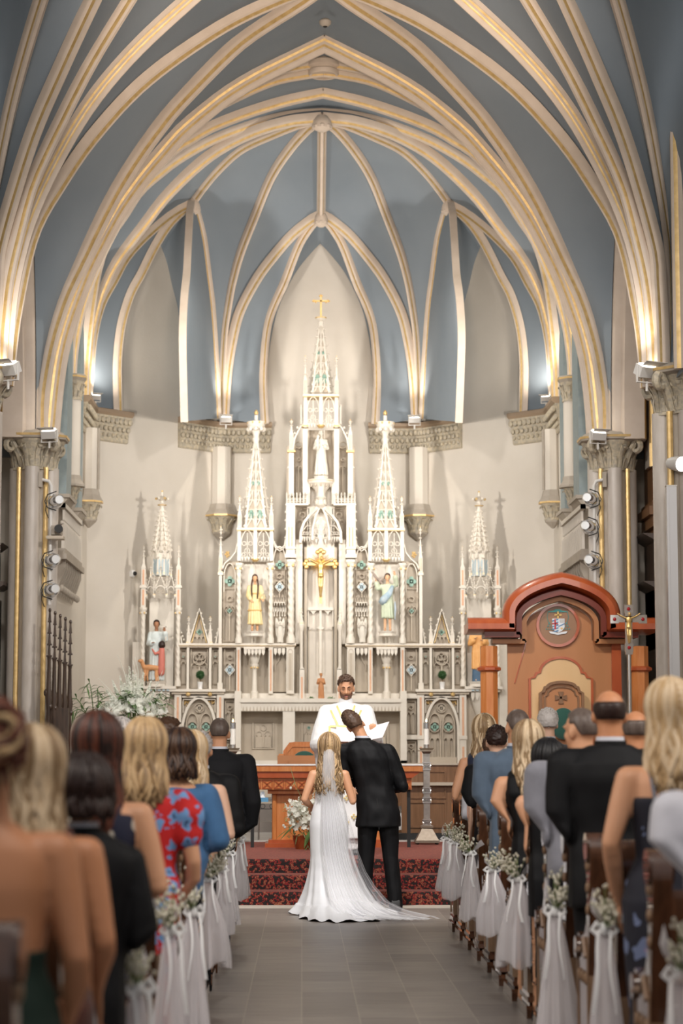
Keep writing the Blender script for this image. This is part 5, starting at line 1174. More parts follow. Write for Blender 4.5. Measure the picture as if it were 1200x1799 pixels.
# ================================================================== STATUES AND ORNAMENTS ON THE ALTARPIECE
def limbs_mesh(b, A, r0, r1, r2, k):
    for sh, el, wr in A: limb(b, [sh, el, wr], [r0*k, r1*k, r2*k], 8); b.ell(Vector(wr)+(Vector(wr)-Vector(el)).normalized()*.05*k, (.035*k, .03*k, .05*k), 8, 6)
def statue(label, px, ytop, ybot, Y, robe, skin, hair, arms, hem=.22, base=True, rz=pi, hairlen=.1, extra=None, cat='statue', legs=False, skirtz=.05, belt=None, tilt=(0, 0, 0)):
    p = P(px, ybot, Y); q = P(px, ytop, Y); H = q.z-p.z; bh = .08*H if base else 0; k = (H-bh)/1.75
    t = thing('statue', label, cat, (p.x, Y, p.z), None, rz); Z = bh
    T = [(skirtz, hem, hem*.8, 0), (.3, hem*.92, hem*.75, 0), (.8, .19, .15, 0), (1.05, .165, .125, 0), (1.25, .175, .13, 0), (1.38, .18, .11, 0), (1.44, .10, .07, 0)]
    b = MB(); loft(b, [(z, a, d, y) for z, a, d, y in T], 24); A = [(Vector(s), Vector(e), Vector(w)) for s, e, w in arms]
    for sh, el, wr in A: limb(b, [sh, el, el.lerp(wr, .75)], [.075, .075, .085], 8)
    b.v = [(v[0]*k, v[1]*k, v[2]*k+Z) for v in b.v]
    def f(c, n):
        z = (c.z-Z)/k; am = .030*k*max(0, min(1, (1.25-z)/.9)); a = atan2(c.y, c.x)
        return c+n*(am*(.6*sin(a*13+z*2.0)+.8*noise.noise(Vector((c.x/k*7, c.y/k*7, z*1.2)))))
    link_mesh('robe', remesh(b, .020*k, 1, f), robe, t)
    hm = Matrix.Translation((0, .0, 1.633)) @ Matrix.Rotation(tilt[0], 4, 'X') @ Matrix.Rotation(tilt[2], 4, 'Z')
    def sk(nm, b): b.v = [(v[0]*k, v[1]*k, v[2]*k+Z) for v in b.v]; link_mesh(nm, remesh(b, .016*k, 1), skin, t)
    b = MB(); head_prims(b, hm, 1); limb(b, [(0, -.01, 1.40), (0, -.015, 1.60)], [.055, .05]); sk('head', b)
    for sh, el, wr in A: b = MB(); limb(b, [el.lerp(wr, .6), wr], [.035, .03], 8); hand(b, wr, wr-el, (0, 0, 1), 1, .4); sk('hand', b)
    for s in (-1, 1):
        b = MB(); limb(b, [(s*.07, 0, .45), (s*.08, .0, .09)], [.05, .04], 8); b.ell((s*.08, .05, .045), (.045, .11, .045), 8, 6); sk('foot', b)
    b = hair_cap(hm, 1, .02, 'long', 3, .014); 
    if hairlen > .15: b.merge(hair_base(hm, 1, hairlen))
    b.v = [(v[0]*k, v[1]*k, v[2]*k+Z) for v in b.v]; b.build('hair', hair, t, smooth=True)
    if base:
        mb = MB(); mb.lathe([(.20*k*1.4, 0), (.20*k*1.4, bh*.35), (.22*k*1.2, bh*.5), (.25*k*1.2, bh*.95), (.24*k*1.2, bh)], (0, 0, 0), 8, rz=pi/8); mb.build('base', 'altarwhite', t, smooth='auto')
    if extra: extra(t, k, Z)
    return t
def smat(n, c, c2=None, r=.6): return mat(n, c, r, c2=c2 or tuple(min(1, x*1.15) for x in c), scale=14)
MW = smat('white_statue_marble', (.64, .60, .53)); MWs = MW
def madonna_extra(t, k, Z):
    b = MB(); c = Vector((.13, .16, 1.33)); limb(b, [c+Vector((0, 0, -.12)), c+Vector((0, 0, .08))], [.075, .06], 8); b.ell(c+Vector((-.01, 0, .18)), (.062, .068, .075), 12, 10); limb(b, [c+Vector((0, 0, -.1)), c+Vector((-.02, .08, -.2)), c+Vector((0, .05, -.34))], [.05, .045, .03], 8); limb(b, [c+Vector((.03, 0, .05)), c+Vector((.1, .05, .0))], [.03, .025], 8)
    b.v = [(v[0]*k, v[1]*k, v[2]*k+Z) for v in b.v]; link_mesh('child', remesh(b, .02*k, 1), MW, t)
    b = MB(); b.tube([(-.16*k, .10*k, Z+.85*k), (-.12*k, .13*k, Z+1.72*k)], .012*k, 6); b.lathe([(.02*k, 0), (.03*k, .03*k), (0, .08*k)], (-.12*k, .13*k, Z+1.7*k), 8); b.build('sceptre', MW, t)
SH = [((-.17, 0, 1.36), (-.24, .03, 1.08), (-.12, .17, 1.15)), ((.17, 0, 1.36), (.24, .03, 1.08), (.12, .17, 1.2))]
statue('white marble statue of a crowned woman holding a child in the top altarpiece niche', 564, 757, 844, RY-.02, MW, MW, MW, SH, .25, extra=madonna_extra)
def braids(t, k, Z):
    for s in (-1, 1):
        b = MB(); b.tube([(s*.075*k, .02*k, Z+1.60*k), (s*.10*k, .08*k, Z+1.45*k), (s*.10*k, .14*k, Z+1.25*k), (s*.08*k, .15*k, Z+1.0*k)], [.03*k, .028*k, .026*k, .015*k], 8); b.build('braid', 'h_brown', t, smooth=True)
    b = MB()
    for z, r in ((.62, .215), (1.14, .165)): b.lathe([(r*k, Z+z*k), ((r+.015)*k, Z+(z+.02)*k), (r*k, Z+(z+.05)*k)], (0, 0, 0), 20, sy=.8)
    b.build('fringe_band', smat('ochre_fringe', (.62, .38, .14)), t, smooth=True)
    b = MB(); w = Vector((-.25, .2, 1.02))*k; b.box((w.x-.03*k, w.y+.03*k, w.z+Z+.08*k), (.02*k, .02*k, .26*k)); b.box((w.x-.03*k, w.y+.03*k, w.z+Z+.12*k), (.15*k, .02*k, .02*k)); b.build('small_cross', 'capital', t)
statue('painted statue of a woman with long braids in a cream yellow dress, left niche', 447.5, 1010, 1118, RY-.12, smat('cream_yellow_dress', (.80, .62, .30), (.86, .72, .42)), smat('painted_skin', (.62, .36, .20)), M['h_brown'], [((-.17, 0, 1.36), (-.235, .02, 1.12), (-.25, .17, 1.0)), ((.17, 0, 1.36), (.21, .02, 1.1), (.12, .16, .98))], .235, skirtz=.22, extra=braids, hairlen=.1)
def apostle(t, k, Z):
    b = MB(); c = Vector((.24, -.06, 1.52)); 
    for a in (radians(50), radians(-38)):
        d = Vector((cos(a), 0, sin(a)))*(.44 if a > 0 else .36); q = [c-d, c+d]; b.tube(q, .045, 4, up=(0, 1, 0))
    b.v = [(v[0]*k, v[1]*k, v[2]*k+Z) for v in b.v]; b.build('saltire_cross', smat('grey_wood', (.36, .30, .26)), t)
    b = MB(); b.tube([(-.22*k, .2*k, Z+1.68*k), (-.22*k, .2*k, Z+.86*k)], .006*k, 5); b.build('cord', 'stone', t)
    b = MB(); b.tube([(-.22, .2, .90), (-.22, .2, .84), (-.23, .2, .66), (-.22, .2, .48), (-.22, .2, .40), (-.22, .2, .34)], [.01, .05, .075, .05, .018, .05], 10, flat=.5, up=(1, 0, 0)); b.v = [(v[0]*k, v[1]*k, v[2]*k+Z) for v in b.v]; b.build('fish', smat('silver_blue_fish', (.42, .50, .58), r=.3), t, smooth=True)
    b = MB(); pts = [Vector((-.14*1.1, .08, 1.38)), Vector((-.06, .16, 1.15)), Vector((.12, .16, .95)), Vector((.20, .06, .84))]; b.tube([p*k+Vector((0, 0, Z)) for p in pts], [.05*k, .09*k, .12*k, .10*k], 10, flat=.5, up=(0, 1, 0)); b.build('blue_net', smat('blue_net', (.24, .38, .50), (.50, .58, .62)), t, smooth=True)
statue('painted statue of a bearded man with X shaped cross and fish, right niche', 681, 1008, 1118, RY-.12, smat('pale_green_tunic', (.50, .56, .42)), smat('painted_skin_b', (.66, .40, .24)), M['h_brown'], [((-.17, 0, 1.36), (-.27, .05, 1.42), (-.22, .16, 1.70)), ((.17, 0, 1.36), (.30, .05, 1.30), (.34, .06, 1.48))], .21, skirtz=.40, extra=apostle)
def wings(t, k, Z):
    for s in (-1, 1):
        b = MB(); b.prism([(s*.05*k, Z+1.30*k), (s*.16*k, Z+1.62*k), (s*.28*k, Z+1.72*k), (s*.33*k, Z+1.3*k), (s*.28*k, Z+.6*k), (s*.2*k, Z+.35*k), (s*.12*k, Z+.8*k)], -.16*k, -.10*k); b.build('wing', MW, t, smooth='auto')
PR = [((-.15, 0, 1.34), (-.22, .02, 1.10), (-.03, .20, 1.30)), ((.15, 0, 1.34), (.22, .02, 1.10), (.03, .20, 1.30))]
for px, wd in ((492, 'left'), (636.4, 'right')):
    statue('small white praying angel statue under a canopy, %s of the central niche' % wd, px, 1084, 1130, RY-.06, MW, MW, MW, PR, .2, base=False, extra=wings)
SW = smat('carved_brown_wood', (.50, .22, .09), (.58, .28, .12))
statue('carved brown wood statue of a bearded man on the altar shelf', 564, 1183, 1233.5, RY-.2, SW, SW, SW, SH, .2)
def wingL(t, k, Z):
    for s in (1,):
        b = MB(); limb(b, [(-.16*k, .2*k, Z+.25*k), (-.17*k, .2*k, Z+.60*k), (-.17*k, .2*k, Z+.92*k)], [.10*k, .10*k, .08*k]); limb(b, [(-.12*k, .2*k, Z+.85*k), (.02*k, .25*k, Z+.78*k), (.10*k, .22*k, Z+.92*k)], [.04*k, .035*k, .025*k]); link_mesh('child_in_red', remesh(b, .02*k, 1), smat('rose_red_tunic', (.55, .17, .13)), t)
        b = MB(); b.ell((-.17*k, .2*k, Z+1.04*k), (.10*k, .11*k, .12*k), 12, 10); b.build('child_head', 'h_dark', t, smooth=True)
    b = MB(); limb(b, [(.32*k, .2*k, Z+.40*k), (.18*k, .2*k, Z+.40*k), (-.05*k, .2*k, Z+.38*k)], [.07*k, .085*k, .07*k]); limb(b, [(.34*k, .2*k, Z+.42*k), (.40*k, .22*k, Z+.58*k)], [.06*k, .06*k]); b.ell((.44*k, .26*k, Z+.58*k), (.07*k, .08*k, .05*k), 8, 6)
    for x in (.30, .22, -.02, -.08): limb(b, [(x*k, .2*k, Z+.36*k), ((x+.02)*k, .22*k, Z+.18*k), (x*k, .22*k, Z+.02*k)], [.04*k, .03*k, .022*k])
    limb(b, [(-.08*k, .2*k, Z+.42*k), (-.2*k, .2*k, Z+.30*k), (-.28*k, .2*k, Z+.36*k)], [.025*k, .02*k, .015*k]); link_mesh('dog', remesh(b, .016*k, 1), smat('tan_dog', (.58, .28, .12)), t)
    b = MB(); w = Vector((-.28, .2, 1.45)); b.box((w.x*k, w.y*k, Z+w.z*k), (.03*k, .03*k, .6*k)); b.box((w.x*k, w.y*k, Z+(w.z+.1)*k), (.34*k, .03*k, .03*k)); b.build('cross', 'altarwhite', t)
statue('painted statue of a man in pale blue raising a cross beside child and dog', 274, 1090, 1207, RY-.05, smat('pale_blue_white_robe', (.60, .66, .66)), smat('brown_skin', (.36, .17, .09)), M['h_dark'], [((-.17, 0, 1.36), (-.27, .1, 1.2), (-.25, .2, 1.42)), ((.17, 0, 1.36), (.22, .03, 1.08), (.1, .2, 1.1))], .22, extra=wingL)
def cape(t, k, Z):
    b = MB(); loft(b, [(.0, .19, .15, 0), (.35, .18, .14, 0), (.5, .15, .12, 0)], 20); b.v = [(v[0]*k, v[1]*k, v[2]*k+Z) for v in b.v]; b.build('blue_hem', smat('deep_blue_cloth', (.06, .12, .20)), t, smooth=True)
statue('painted statue of a dark haired saint in an orange mantle, right wing of the altarpiece', 841, 1090, 1207, RY-.05, smat('orange_mantle', (.75, .36, .11), (.82, .46, .18)), smat('painted_skin_c', (.66, .42, .26)), M['h_dark'], SH, .22, skirtz=.35, extra=cape, tilt=(-.25, 0, .4))
# golden crucifix
t = thing('crucifix', 'gold crucifix with rays hanging in the central niche of the altarpiece', 'crucifix', (0, RY+.06, P(564, 1060, RY).z)); z0 = t.location.z
def zz(py): return gz(py)-z0
mb = MB(); mb.box((0, .02, (zz(1060)+zz(972))/2), (.044, .03, zz(972)-zz(1060))); mb.box((0, .02, zz(990)), (.42, .03, .044))
for c, d in (((0, zz(969)), (0, 1)), ((-.22, zz(990)), (-1, 0)), ((.22, zz(990)), (1, 0))):
    for e in ((d[0]*.03, d[1]*.03), (d[1]*.045, d[0]*.045), (-d[1]*.045, -d[0]*.045)): mb.lathe([(.035, -.015), (.035, .015)], (0, 0, 0), 10) if False else mb.ell((c[0]+e[0], .02, c[1]+e[1]), (.037, .018, .037), 10, 6)
mb.build('cross', 'gold', t, smooth='auto')
mb = MB()
for k in range(36):
    a = 2*pi*k/36; 
    if abs(sin(2*a)) < .25: continue
    r = .17+.03*(k % 2); mb.tube([(.04*cos(a), .02, zz(990)+.04*sin(a)), (r*cos(a), .02, zz(990)+r*sin(a))], [.006, .002], 4)
mb.build('rays', 'gold', t)
k = .30
b = MB(); TT = [(.80, .13, .10, 0), (.95, .14, .10, 0), (1.1, .12, .09, 0), (1.28, .15, .10, 0), (1.38, .15, .08, 0), (1.43, .06, .05, 0)]; loft(b, TT, 16)
for s in (-1, 1): limb(b, [(s*.14, 0, 1.37), (s*.36, .0, 1.46), (s*.60, -.02, 1.58)], [.05, .04, .03], 8); limb(b, [(s*.07, 0, .85), (s*.06, .08, .48), (s*.02, .0, .10)], [.08, .06, .035], 8)
b.ell((.03, .06, 1.57), (.075, .085, .11), 12, 10); b.ell((0, .02, .9), (.16, .12, .09), 12, 8)
sc_ = .40; b.v = [(v[0]*sc_*.8, -v[1]*sc_-.05, v[2]*sc_+zz(1052)) for v in b.v]; link_mesh('corpus', remesh(b, .008, 1), 'gold', t)
# potted topiary balls on the side shelves, succulents on the mensa
def foliage_ball(mb, c, r, n, size, mi=0, sq=1, seed=0):
    rg = random.Random(seed)
    for i in range(n):
        d = Vector((rg.gauss(0, 1), rg.gauss(0, 1), rg.gauss(0, 1))).normalized(); p = Vector(c)+Vector((d.x*r, d.y*r, d.z*r*sq))*rg.uniform(.75, 1.05)
        u = d.cross(Vector((rg.random(), rg.random(), rg.random()))).normalized()*size; v = (d*.6+Vector((0, 0, .4))).normalized()*size*1.5
        w_ = d.cross(u).normalized()*size*.25
        mb.add([p-u*.5, p+v*.5+w_, p+u*.5, p+v, p-v*.2], [(0, 4, 2, 1), (0, 1, 3), (1, 2, 3)], mi)
pot0 = None
for px, wd in ((351.5, 'left'), (777, 'right')):
    p = P(px, 1211, RY-.04)
    t = thing('potted_topiary', 'small round green topiary ball in a white pot on the %s shelf of the altarpiece' % wd, 'potted plant', (p.x, RY-.04, p.z), 'topiaries on the altarpiece')
    mb = MB(); mb.lathe([(.032, 0), (.043, .11), (.047, .115), (.040, .115), (.036, .10)], (0, 0, 0), 14); mb.build('pot', 'whitecloth', t, smooth='auto')
    mb = MB(); mb.tube([(0, 0, .09), (.01, 0, .14), (0, 0, .18)], .006, 5); mb.build('stem', 'oak', t)
    mb = MB(); mb.ell((0, 0, .22), (.05, .05, .05), 10, 8); foliage_ball(mb, (0, 0, .22), .058, 420, .014, seed=3); mb.build('foliage', mat('dark_boxwood', (.02, .075, .02), .5, c2=(.05, .13, .04), scale=30), t)
for px, wd in ((547, 'left'), (581.5, 'right')):
    p = P(px, 1234, RY-.22)
    t = thing('small_succulent', 'little green succulent in a bowl on the altar shelf, %s of the wooden statue' % wd, 'potted plant', (p.x, RY-.22, p.z), 'succulents beside the wooden statue')
    mb = MB(); mb.lathe([(.03, 0), (.05, .02), (.052, .035), (.045, .035)], (0, 0, 0), 12); mb.build('bowl', 'stone', t, smooth='auto')
    mb = MB(); rg = random.Random(px)
    for i in range(40):
        a = rg.uniform(0, 6.28); e = rg.uniform(.2, 1.3); L = rg.uniform(.05, .09); mb.tube([(0, 0, .03), (L*.5*cos(a)*cos(e), L*.5*sin(a)*cos(e), .03+L*.5*sin(e)), (L*cos(a)*cos(e), L*sin(a)*cos(e), .03+L*sin(e)*.8)], [.006, .009, .002], 5)
    mb.build('leaves', 'leaf', t)
# ================================================================== SANCTUARY FURNITURE
def L(mb, o): return offset_mesh(mb, o)
# free-standing altar
AX, AY, AZ = 0.06, 25.9, PLAT
def ay(py): return P(585, py, AY).z-PLAT
t = thing('altar_table', 'orange cherry wood altar table with carved X frieze on the red carpet platform', 'altar', (AX, AY, AZ))
zt = ay(1342.5); hw = 1.09
mb = MB(); mb.bx(-hw, hw, -.42, .42, zt-.085, zt-.015); mb.build('tabletop', 'cherry', t)
mb = MB(); mb.bx(-hw-.005, hw+.005, -.43, .43, zt-.015, zt); mb.build('altar_cloth', 'whitecloth', t)
mb = MB(); mb.prism([(-hw+.02, zt-.085), (hw-.02, zt-.085), (hw-.12, zt-.16), (-hw+.12, zt-.16)], -.40, .40, 0); mb.build('cornice', 'redwood', t)
mb = MB(); mb.bx(-hw+.13, hw-.13, -.36, .36, zt-.30, zt-.16)
n = 14; wd = (2*hw-.26)/n
for k in range(n):
    x0 = -hw+.13+k*wd+.02; x1 = x0+wd-.04
    for a, b in (((x0, zt-.28), (x1, zt-.19)), ((x0, zt-.19), (x1, zt-.28))): mb.bar([a, b], .012, -.372, -.36, 1)
    mb.bar([(x0-.008, zt-.285), (x1+.008, zt-.285), (x1+.008, zt-.185), (x0-.008, zt-.185)], .008, -.37, -.36, 1, closed=True)
mb.build('frieze', ['cherry', 'redwood'], t)
for sx, xx in ((-1, -.48), (1, .48)):
    mb = MB(); mb.bx(xx-.27, xx+.27, -.30, .30, zt-.35, zt-.30); mb.bx(xx-.19, xx+.19, -.22, .22, .09, zt-.35)
    for dx in (-.19, .19): mb.cyl((xx+dx, -.22), .03, .09, zt-.35, 8)
    mb.build('pedestal', 'cherry', t)
    mb = MB(); mb.bx(xx-.30, xx+.30, -.33, .33, 0, .05); mb.bx(xx-.26, xx+.26, -.29, .29, .05, .09); mb.build('plinth', 'redwood', t)
for xx in (-.93, .93):
    mb = MB(); mb.bx(xx-.02, xx+.02, -.28, -.24, 0, zt-.30); mb.build('leg', 'black', t)
# presider chair seen behind the altar
p = P(528, 1340, 28.3)
t = thing('presider_chair', 'orange wooden chair with green cushion visible behind the altar, left of the bride', 'chair', (p.x+.05, 28.3, SAN))
zz0 = SAN; ztop = P(528, 1303, 28.3).z-zz0
mb = MB(); mb.prism([(-.28, .45), (.28, .45), (.28, ztop-.12), (.20, ztop-.01), (.12, ztop), (-.12, ztop), (-.20, ztop-.01), (-.28, ztop-.12)], .20, .26, 0); mb.bar([(-.23, .5), (-.23, ztop-.14), (-.16, ztop-.06), (.16, ztop-.06), (.23, ztop-.14), (.23, .5)], .02, .185, .20, 0); mb.build('backrest', 'cherry', t)
mb = MB(); mb.ell((0, .17, ztop-.28), (.17, .05, .16), 16, 12); mb.build('back_cushion', 'velvet', t, smooth=True)
mb = MB(); mb.bx(-.32, .32, -.26, .28, .38, .45); mb.build('seat', 'cherry', t)
for s in (-1, 1): mb = MB(); mb.bx(s*.30-.035, s*.30+.035, -.26, .26, 0, ztop-.16); mb.build('side_panel', 'cherry', t)
mb = MB(); mb.bx(-.35, .35, -.33, -.27, .0, ztop-.18); mb.bx(-.2, .35, -.40, -.33, ztop-.30, ztop-.24); mb.build('front_panel', 'ply', t)
# cathedra: tall wooden canopy throne on the right
CY = 26.9; cxp = P(985, 1200, CY).x
def cz(py): return P(985, py, CY).z
def cxx(px): return P(px, 1150, CY).x-cxp
UC = CY/FPX
t = thing('bishop_throne', 'tall red cherry wood throne with arched hood and round heraldic shield at right', 'throne', (cxp, CY, PLAT))
zb = PLAT
def hoodpath(px_in, ytop, yfoot, yend, pxend, n=14):
    pts = [(cxx(985-pxend), cz(yend)-zb)]
    pts.append((cxx(985-px_in-3), cz(yend)-zb)); pts.append((cxx(985-px_in), cz(yend-4)-zb))
    a0 = cxx(985-px_in); z0_ = cz(yfoot)-zb; zt_ = cz(ytop)-zb
    for k in range(1, n+1):
        u = k/n; th = u*radians(62); R = -a0/(1-cos(radians(62))); pts.append((a0+R*(1-cos(th)), z0_+(zt_-z0_)*sin(th)/sin(radians(62))))
    R_ = [(-x, z) for x, z in pts[:-1]][::-1]
    return pts+R_
def hood(px_in, ytop, yfoot, yend, pxend, w, y0, y1, m, nm):
    mb = MB(); mb.bar(hoodpath(px_in, ytop, yfoot, yend, pxend), w, y0, y1); return mb.build(nm, m, t, smooth='auto')
mb = MB()
path = [Vector((x, 0, z)) for x, z in hoodpath(81, 1030, 1082, 1110, 165)]
prof = [(-.28, .02), (-.28, .09), (-.24, .14), (-.15, .17), (-.05, .15), (.0, .10), (.40, .10), (.40, -.02), (-.10, -.02)]
def hs(path, prof, nm, m):
    for sg in (1,):
        mb = MB(); N = Vector((0, 1, 0)); q = path[len(path)//2+2]-path[len(path)//2-2]; b = N.cross(q.normalized()); s_ = 1 if b.z > 0 else -1
        mb.sweep(path, [(a, c*s_) for a, c in prof], [0]*len(prof), N); mb.build(nm, m, t, smooth='auto')
hs(path, prof, 'hood_moulding', 'redwood')
path2 = [Vector((x, 0, z)) for x, z in hoodpath(70, 1047, 1090, 1121, 135)]; hs(path2, [(-.16, .0), (-.16, .07), (-.12, .09), (.3, .09), (.3, .0)], 'inner_moulding', mat('deep_mahogany', (.15, .022, .010), .35))
path3 = [Vector((x, 0, z)) for x, z in hoodpath(60, 1056, 1097, 1131, 120)]; hs(path3, [(-.05, .0), (-.05, .06), (.25, .06), (.25, .0)], 'inner_cornice', 'ply')
# back board
poly = [(cxx(893), cz(1300)-zb), (cxx(893), cz(1131)-zb)]+[(x, z) for x, z in hoodpath(58, 1058, 1098, 1128, 60)[2:-2]]+[(-cxx(893), cz(1131)-zb), (-cxx(893), cz(1300)-zb)]
poly[0] = (cxx(893), .0); poly[-1] = (-cxx(893), .0)
mb = MB(); mb.prism(poly, .10, .16, 0); mb.build('back_board', 'ply', t)
mb = MB(); mb.bx(-cxx(893)-.0, -cxx(893)+.12, .05, .4, 0, cz(1125)-zb); mb.build('side_board', 'redwood', t)
mb = MB(); q = hoodpath(60, 1062, 1096, 1135, 62)[2:-2]; mb.bar([(cxx(905), cz(1200)-zb)]+q[:len(q)//2+3], .012, .088, .10); mb.build('inset_line', 'redwood', t)
for px0, px1 in ((847, 872), (1112, 1137)):
    a, b = cxx(px0), cxx(px1); mb = MB(); mb.lathe([(.115, 0), (.115, cz(1135)-zb)], ((a+b)/2, .06, 0), 8, 0, rz=pi/8); mb.build('post', 'cherry', t)
    mb = MB(); zc_ = cz(1176)-zb; mb.lathe([(.12, zc_-.03), (.16, zc_-.01), (.16, zc_+.02), (.12, zc_+.04)], ((a+b)/2, .06, 0), 8, 0, rz=pi/8); mb.build('post_collar', 'redwood', t)
# roundel with coat of arms
rc = (cxx(982), cz(1098)-zb); R = 36*UC
mb = MB(); mb.bar(ringp(rc[0], rc[1], R, 32), .035, .055, .10, 0, closed=True); mb.build('roundel_rim', 'redwood', t, smooth='auto')
mb = MB(); mb.prism(ringp(rc[0], rc[1], R, 32), .085, .10, 0); mb.build('roundel', mat('brown_roundel', (.28, .15, .08), .4), t)
def e_(x, y): return (rc[0]+(x)*UC, rc[1]+(y)*UC)      # px offsets right/up
def pz(pts, y0, m, nm='heraldic_shield'):
    mb = MB(); mb.prism([e_(*p) for p in pts], y0-.006, y0, 0); return mb.build(nm, m, t)
hw_ = mat('heraldry_white', (.70, .72, .74), .5); hb = mat('heraldry_blue', (.10, .24, .42), .5); hr = mat('heraldry_red', (.55, .04, .04), .5); hg = mat('heraldry_green', (.05, .26, .24), .5); hy = mat('heraldry_gold', (.75, .50, .15), .5)
shp = [(-10, 12), (12, 12), (12, -3), (8, -9), (1, -13), (-6, -9), (-10, -3)]
o = pz(shp, .082, hw_)
mb = MB()
for k in range(5): mb.prism([e_(-10, 9-k*5), e_(1, 12-k*5), e_(1, 9.5-k*5), e_(-10, 6.5-k*5)], .072, .076)
mb.prism([e_(1, -1), e_(12, 4), e_(12, 2), e_(1, -3)], .072, .076); mb.build('blue_waves', hb, t)
mb = MB(); mb.prism([e_(-6, 11), e_(-3.6, 11), e_(-3.6, -7), e_(-6, -7)], .068, .072); mb.prism([e_(-10, 4), e_(0, 4), e_(0, 2), e_(-10, 2)], .068, .072); mb.build('red_cross', hr, t)
mb = MB()
for k in range(5): mb.prism([e_(3.5+k*1.7, 11), e_(4.2+k*1.7, 11), e_(4.2+k*1.7, 5-k*.3), e_(3.5+k*1.7, 5-k*.3)], .07, .076)
mb.build('grey_pales', 'steel', t)
mb = MB(); mb.prism([e_(-.7, 23), e_(1.7, 23), e_(1.7, 12.5), e_(-.7, 12.5)], .074, .08); mb.prism([e_(-4, 19.5), e_(5, 19.5), e_(5, 17.3), e_(-4, 17.3)], .074, .08)
for c in ((.5, 23.5), (-4.5, 18.4), (5.5, 18.4)): mb.prism([(e_(*c)[0]+1.6*UC*cos(a*pi/4), e_(*c)[1]+1.6*UC*sin(a*pi/4)) for a in range(8)], .073, .08)
mb.prism([e_(4, -5), e_(7, -3.5), e_(9, -5), e_(7, -7.5)], .07, .076); mb.build('gold_cross', hy, t)
mb = MB(); mb.prism([e_(-17, 24.5), e_(-8, 26), e_(-4, 28.5), e_(4, 28.5), e_(8, 26), e_(18, 24.5), e_(18, 23.3), e_(-17, 23.3)], .074, .08)
for s in (-1, 1):
    mb.bar([e_(s*17, 24), e_(s*19, 14), e_(s*16, 4), e_(s*17, -2)], .006, .076, .08)
    for j, row in enumerate((1, 2, 3)):
        for i in range(row): c = e_(s*(15+j*.6)+(i-(row-1)/2)*4.2, 4-j*5); mb.prism([(c[0]-1.2*UC, c[1]-1.5*UC), (c[0]+1.2*UC, c[1]-1.5*UC), (c[0], c[1]+1.8*UC)], .074, .08)
mb.build('green_hat_and_tassels', hg, t)
mb = MB(); mb.prism([e_(-16, -11), e_(-13, -14.5), e_(-5, -15.5), e_(0, -17), e_(6, -15.5), e_(14, -14.5), e_(17, -11), e_(14, -10.5), e_(6, -12), e_(0, -13.5), e_(-6, -12), e_(-13, -10.5)], .070, .076); mb.build('motto_scroll', hw_, t)
# maple inner panel, chair back, cushion
def arch_panel(x0, x1, y0, ysh, ytop, steps=True):
    w = (x1-x0)/2; c = (x0+x1)/2
    L_ = [(x0, y0), (x0, ysh), (x0+w*.16, ysh+.02), (x0+w*.22, ysh+.07), (x0+w*.34, ysh+.08)]
    for k in range(1, 9): th = k/8*pi/2; L_.append((x0+w*.34+w*.66*(1-cos(th)), ysh+.08+(ytop-ysh-.08)*sin(th)))
    return L_+[(2*c-x, z) for x, z in L_[:-1]][::-1]
A1 = arch_panel(cxx(931), -cxx(931)+.02, 0.0, cz(1192)-zb, cz(1155)-zb); mb = MB(); mb.prism(A1, .07, .10, 0); mb.build('maple_panel', 'maple', t)
mb = MB(); mb.bar(A1, .03, .05, .10); mb.build('panel_moulding', 'redwood', t, smooth='auto')
A2 = arch_panel(cxx(947), cxx(1021), .4, cz(1218)-zb, cz(1199)-zb); mb = MB(); mb.prism(A2, -.08, .07, 0); mb.build('chair_back', 'ply', t)
mb = MB(); mb.bar(A2, .035, -.12, -.06); mb.build('chair_moulding', 'oak', t, smooth='auto')
A3 = arch_panel(cxx(955), cxx(1013), .45, cz(1224)-zb, cz(1207)-zb); mb = MB(); mb.bar(A3, .02, -.10, -.07); mb.build('inner_chair_moulding', 'oak', t, smooth='auto')
mb = MB(); c = (cxx(983), cz(1226)-zb)
for a in range(4):
    q = MB(); q.prism([(-.012, 0), (.012, 0), (.035, .075), (-.035, .075)], -.10, -.08); q.xf(Matrix.Translation((c[0], 0, c[1])) @ Matrix.Rotation(a*pi/2, 4, 'Y')); mb.merge(q)
mb.build('carved_cross', 'oak', t)
mb = MB(); mb.ell((cxx(986), -.16, cz(1272)-zb), (.16, .06, .20), 20, 14); mb.build('green_cushion', 'velvet', t, smooth=True)
mb = MB(); mb.bx(cxx(940), cxx(1030), -.5, .05, .40, .50); mb.build('seat', 'cherry', t)
for px in (942, 1028): mb = MB(); mb.bx(cxx(px)-.04, cxx(px)+.04, -.5, .05, 0, .72); mb.build('arm_panel', 'cherry', t)
# processional cross
PY = 25.6; p = P(1106, 1200, PY)
t = thing('processional_cross', 'silver processional cross with red gems and gold figure standing at right', 'cross', (p.x, PY, PLAT)); UP_ = PY/FPX
def pz_(py): return P(1106, py, PY).z-PLAT
mb = MB(); mb.tube([(0, 0, .05), (0, 0, pz_(1150))], .022, 12); mb.build('pole', 'silver', t, smooth='auto')
mb = MB(); mb.lathe([(.18, 0), (.18, .03), (.05, .06), (.03, .12)], (0, 0, 0), 16); mb.build('foot', 'bronze', t, smooth='auto')
mb = MB(); mb.box((0, 0, (pz_(1150)+pz_(1066))/2), (.085, .03, pz_(1066)-pz_(1150))); mb.box((0, 0, pz_(1088)), (.38, .03, .075))
for x, y in ((0, 1070), (-.17, 1088), (.17, 1088), (0, 1138)): mb.box((x, 0, pz_(y)), (.10, .035, .10))
mb.build('cross', 'silver', t)
mb = MB()
for x, y in ((0, 1070), (-.17, 1088), (.17, 1088), (0, 1138)): mb.ell((x, -.02, pz_(y)), (.022, .014, .022), 10, 6)
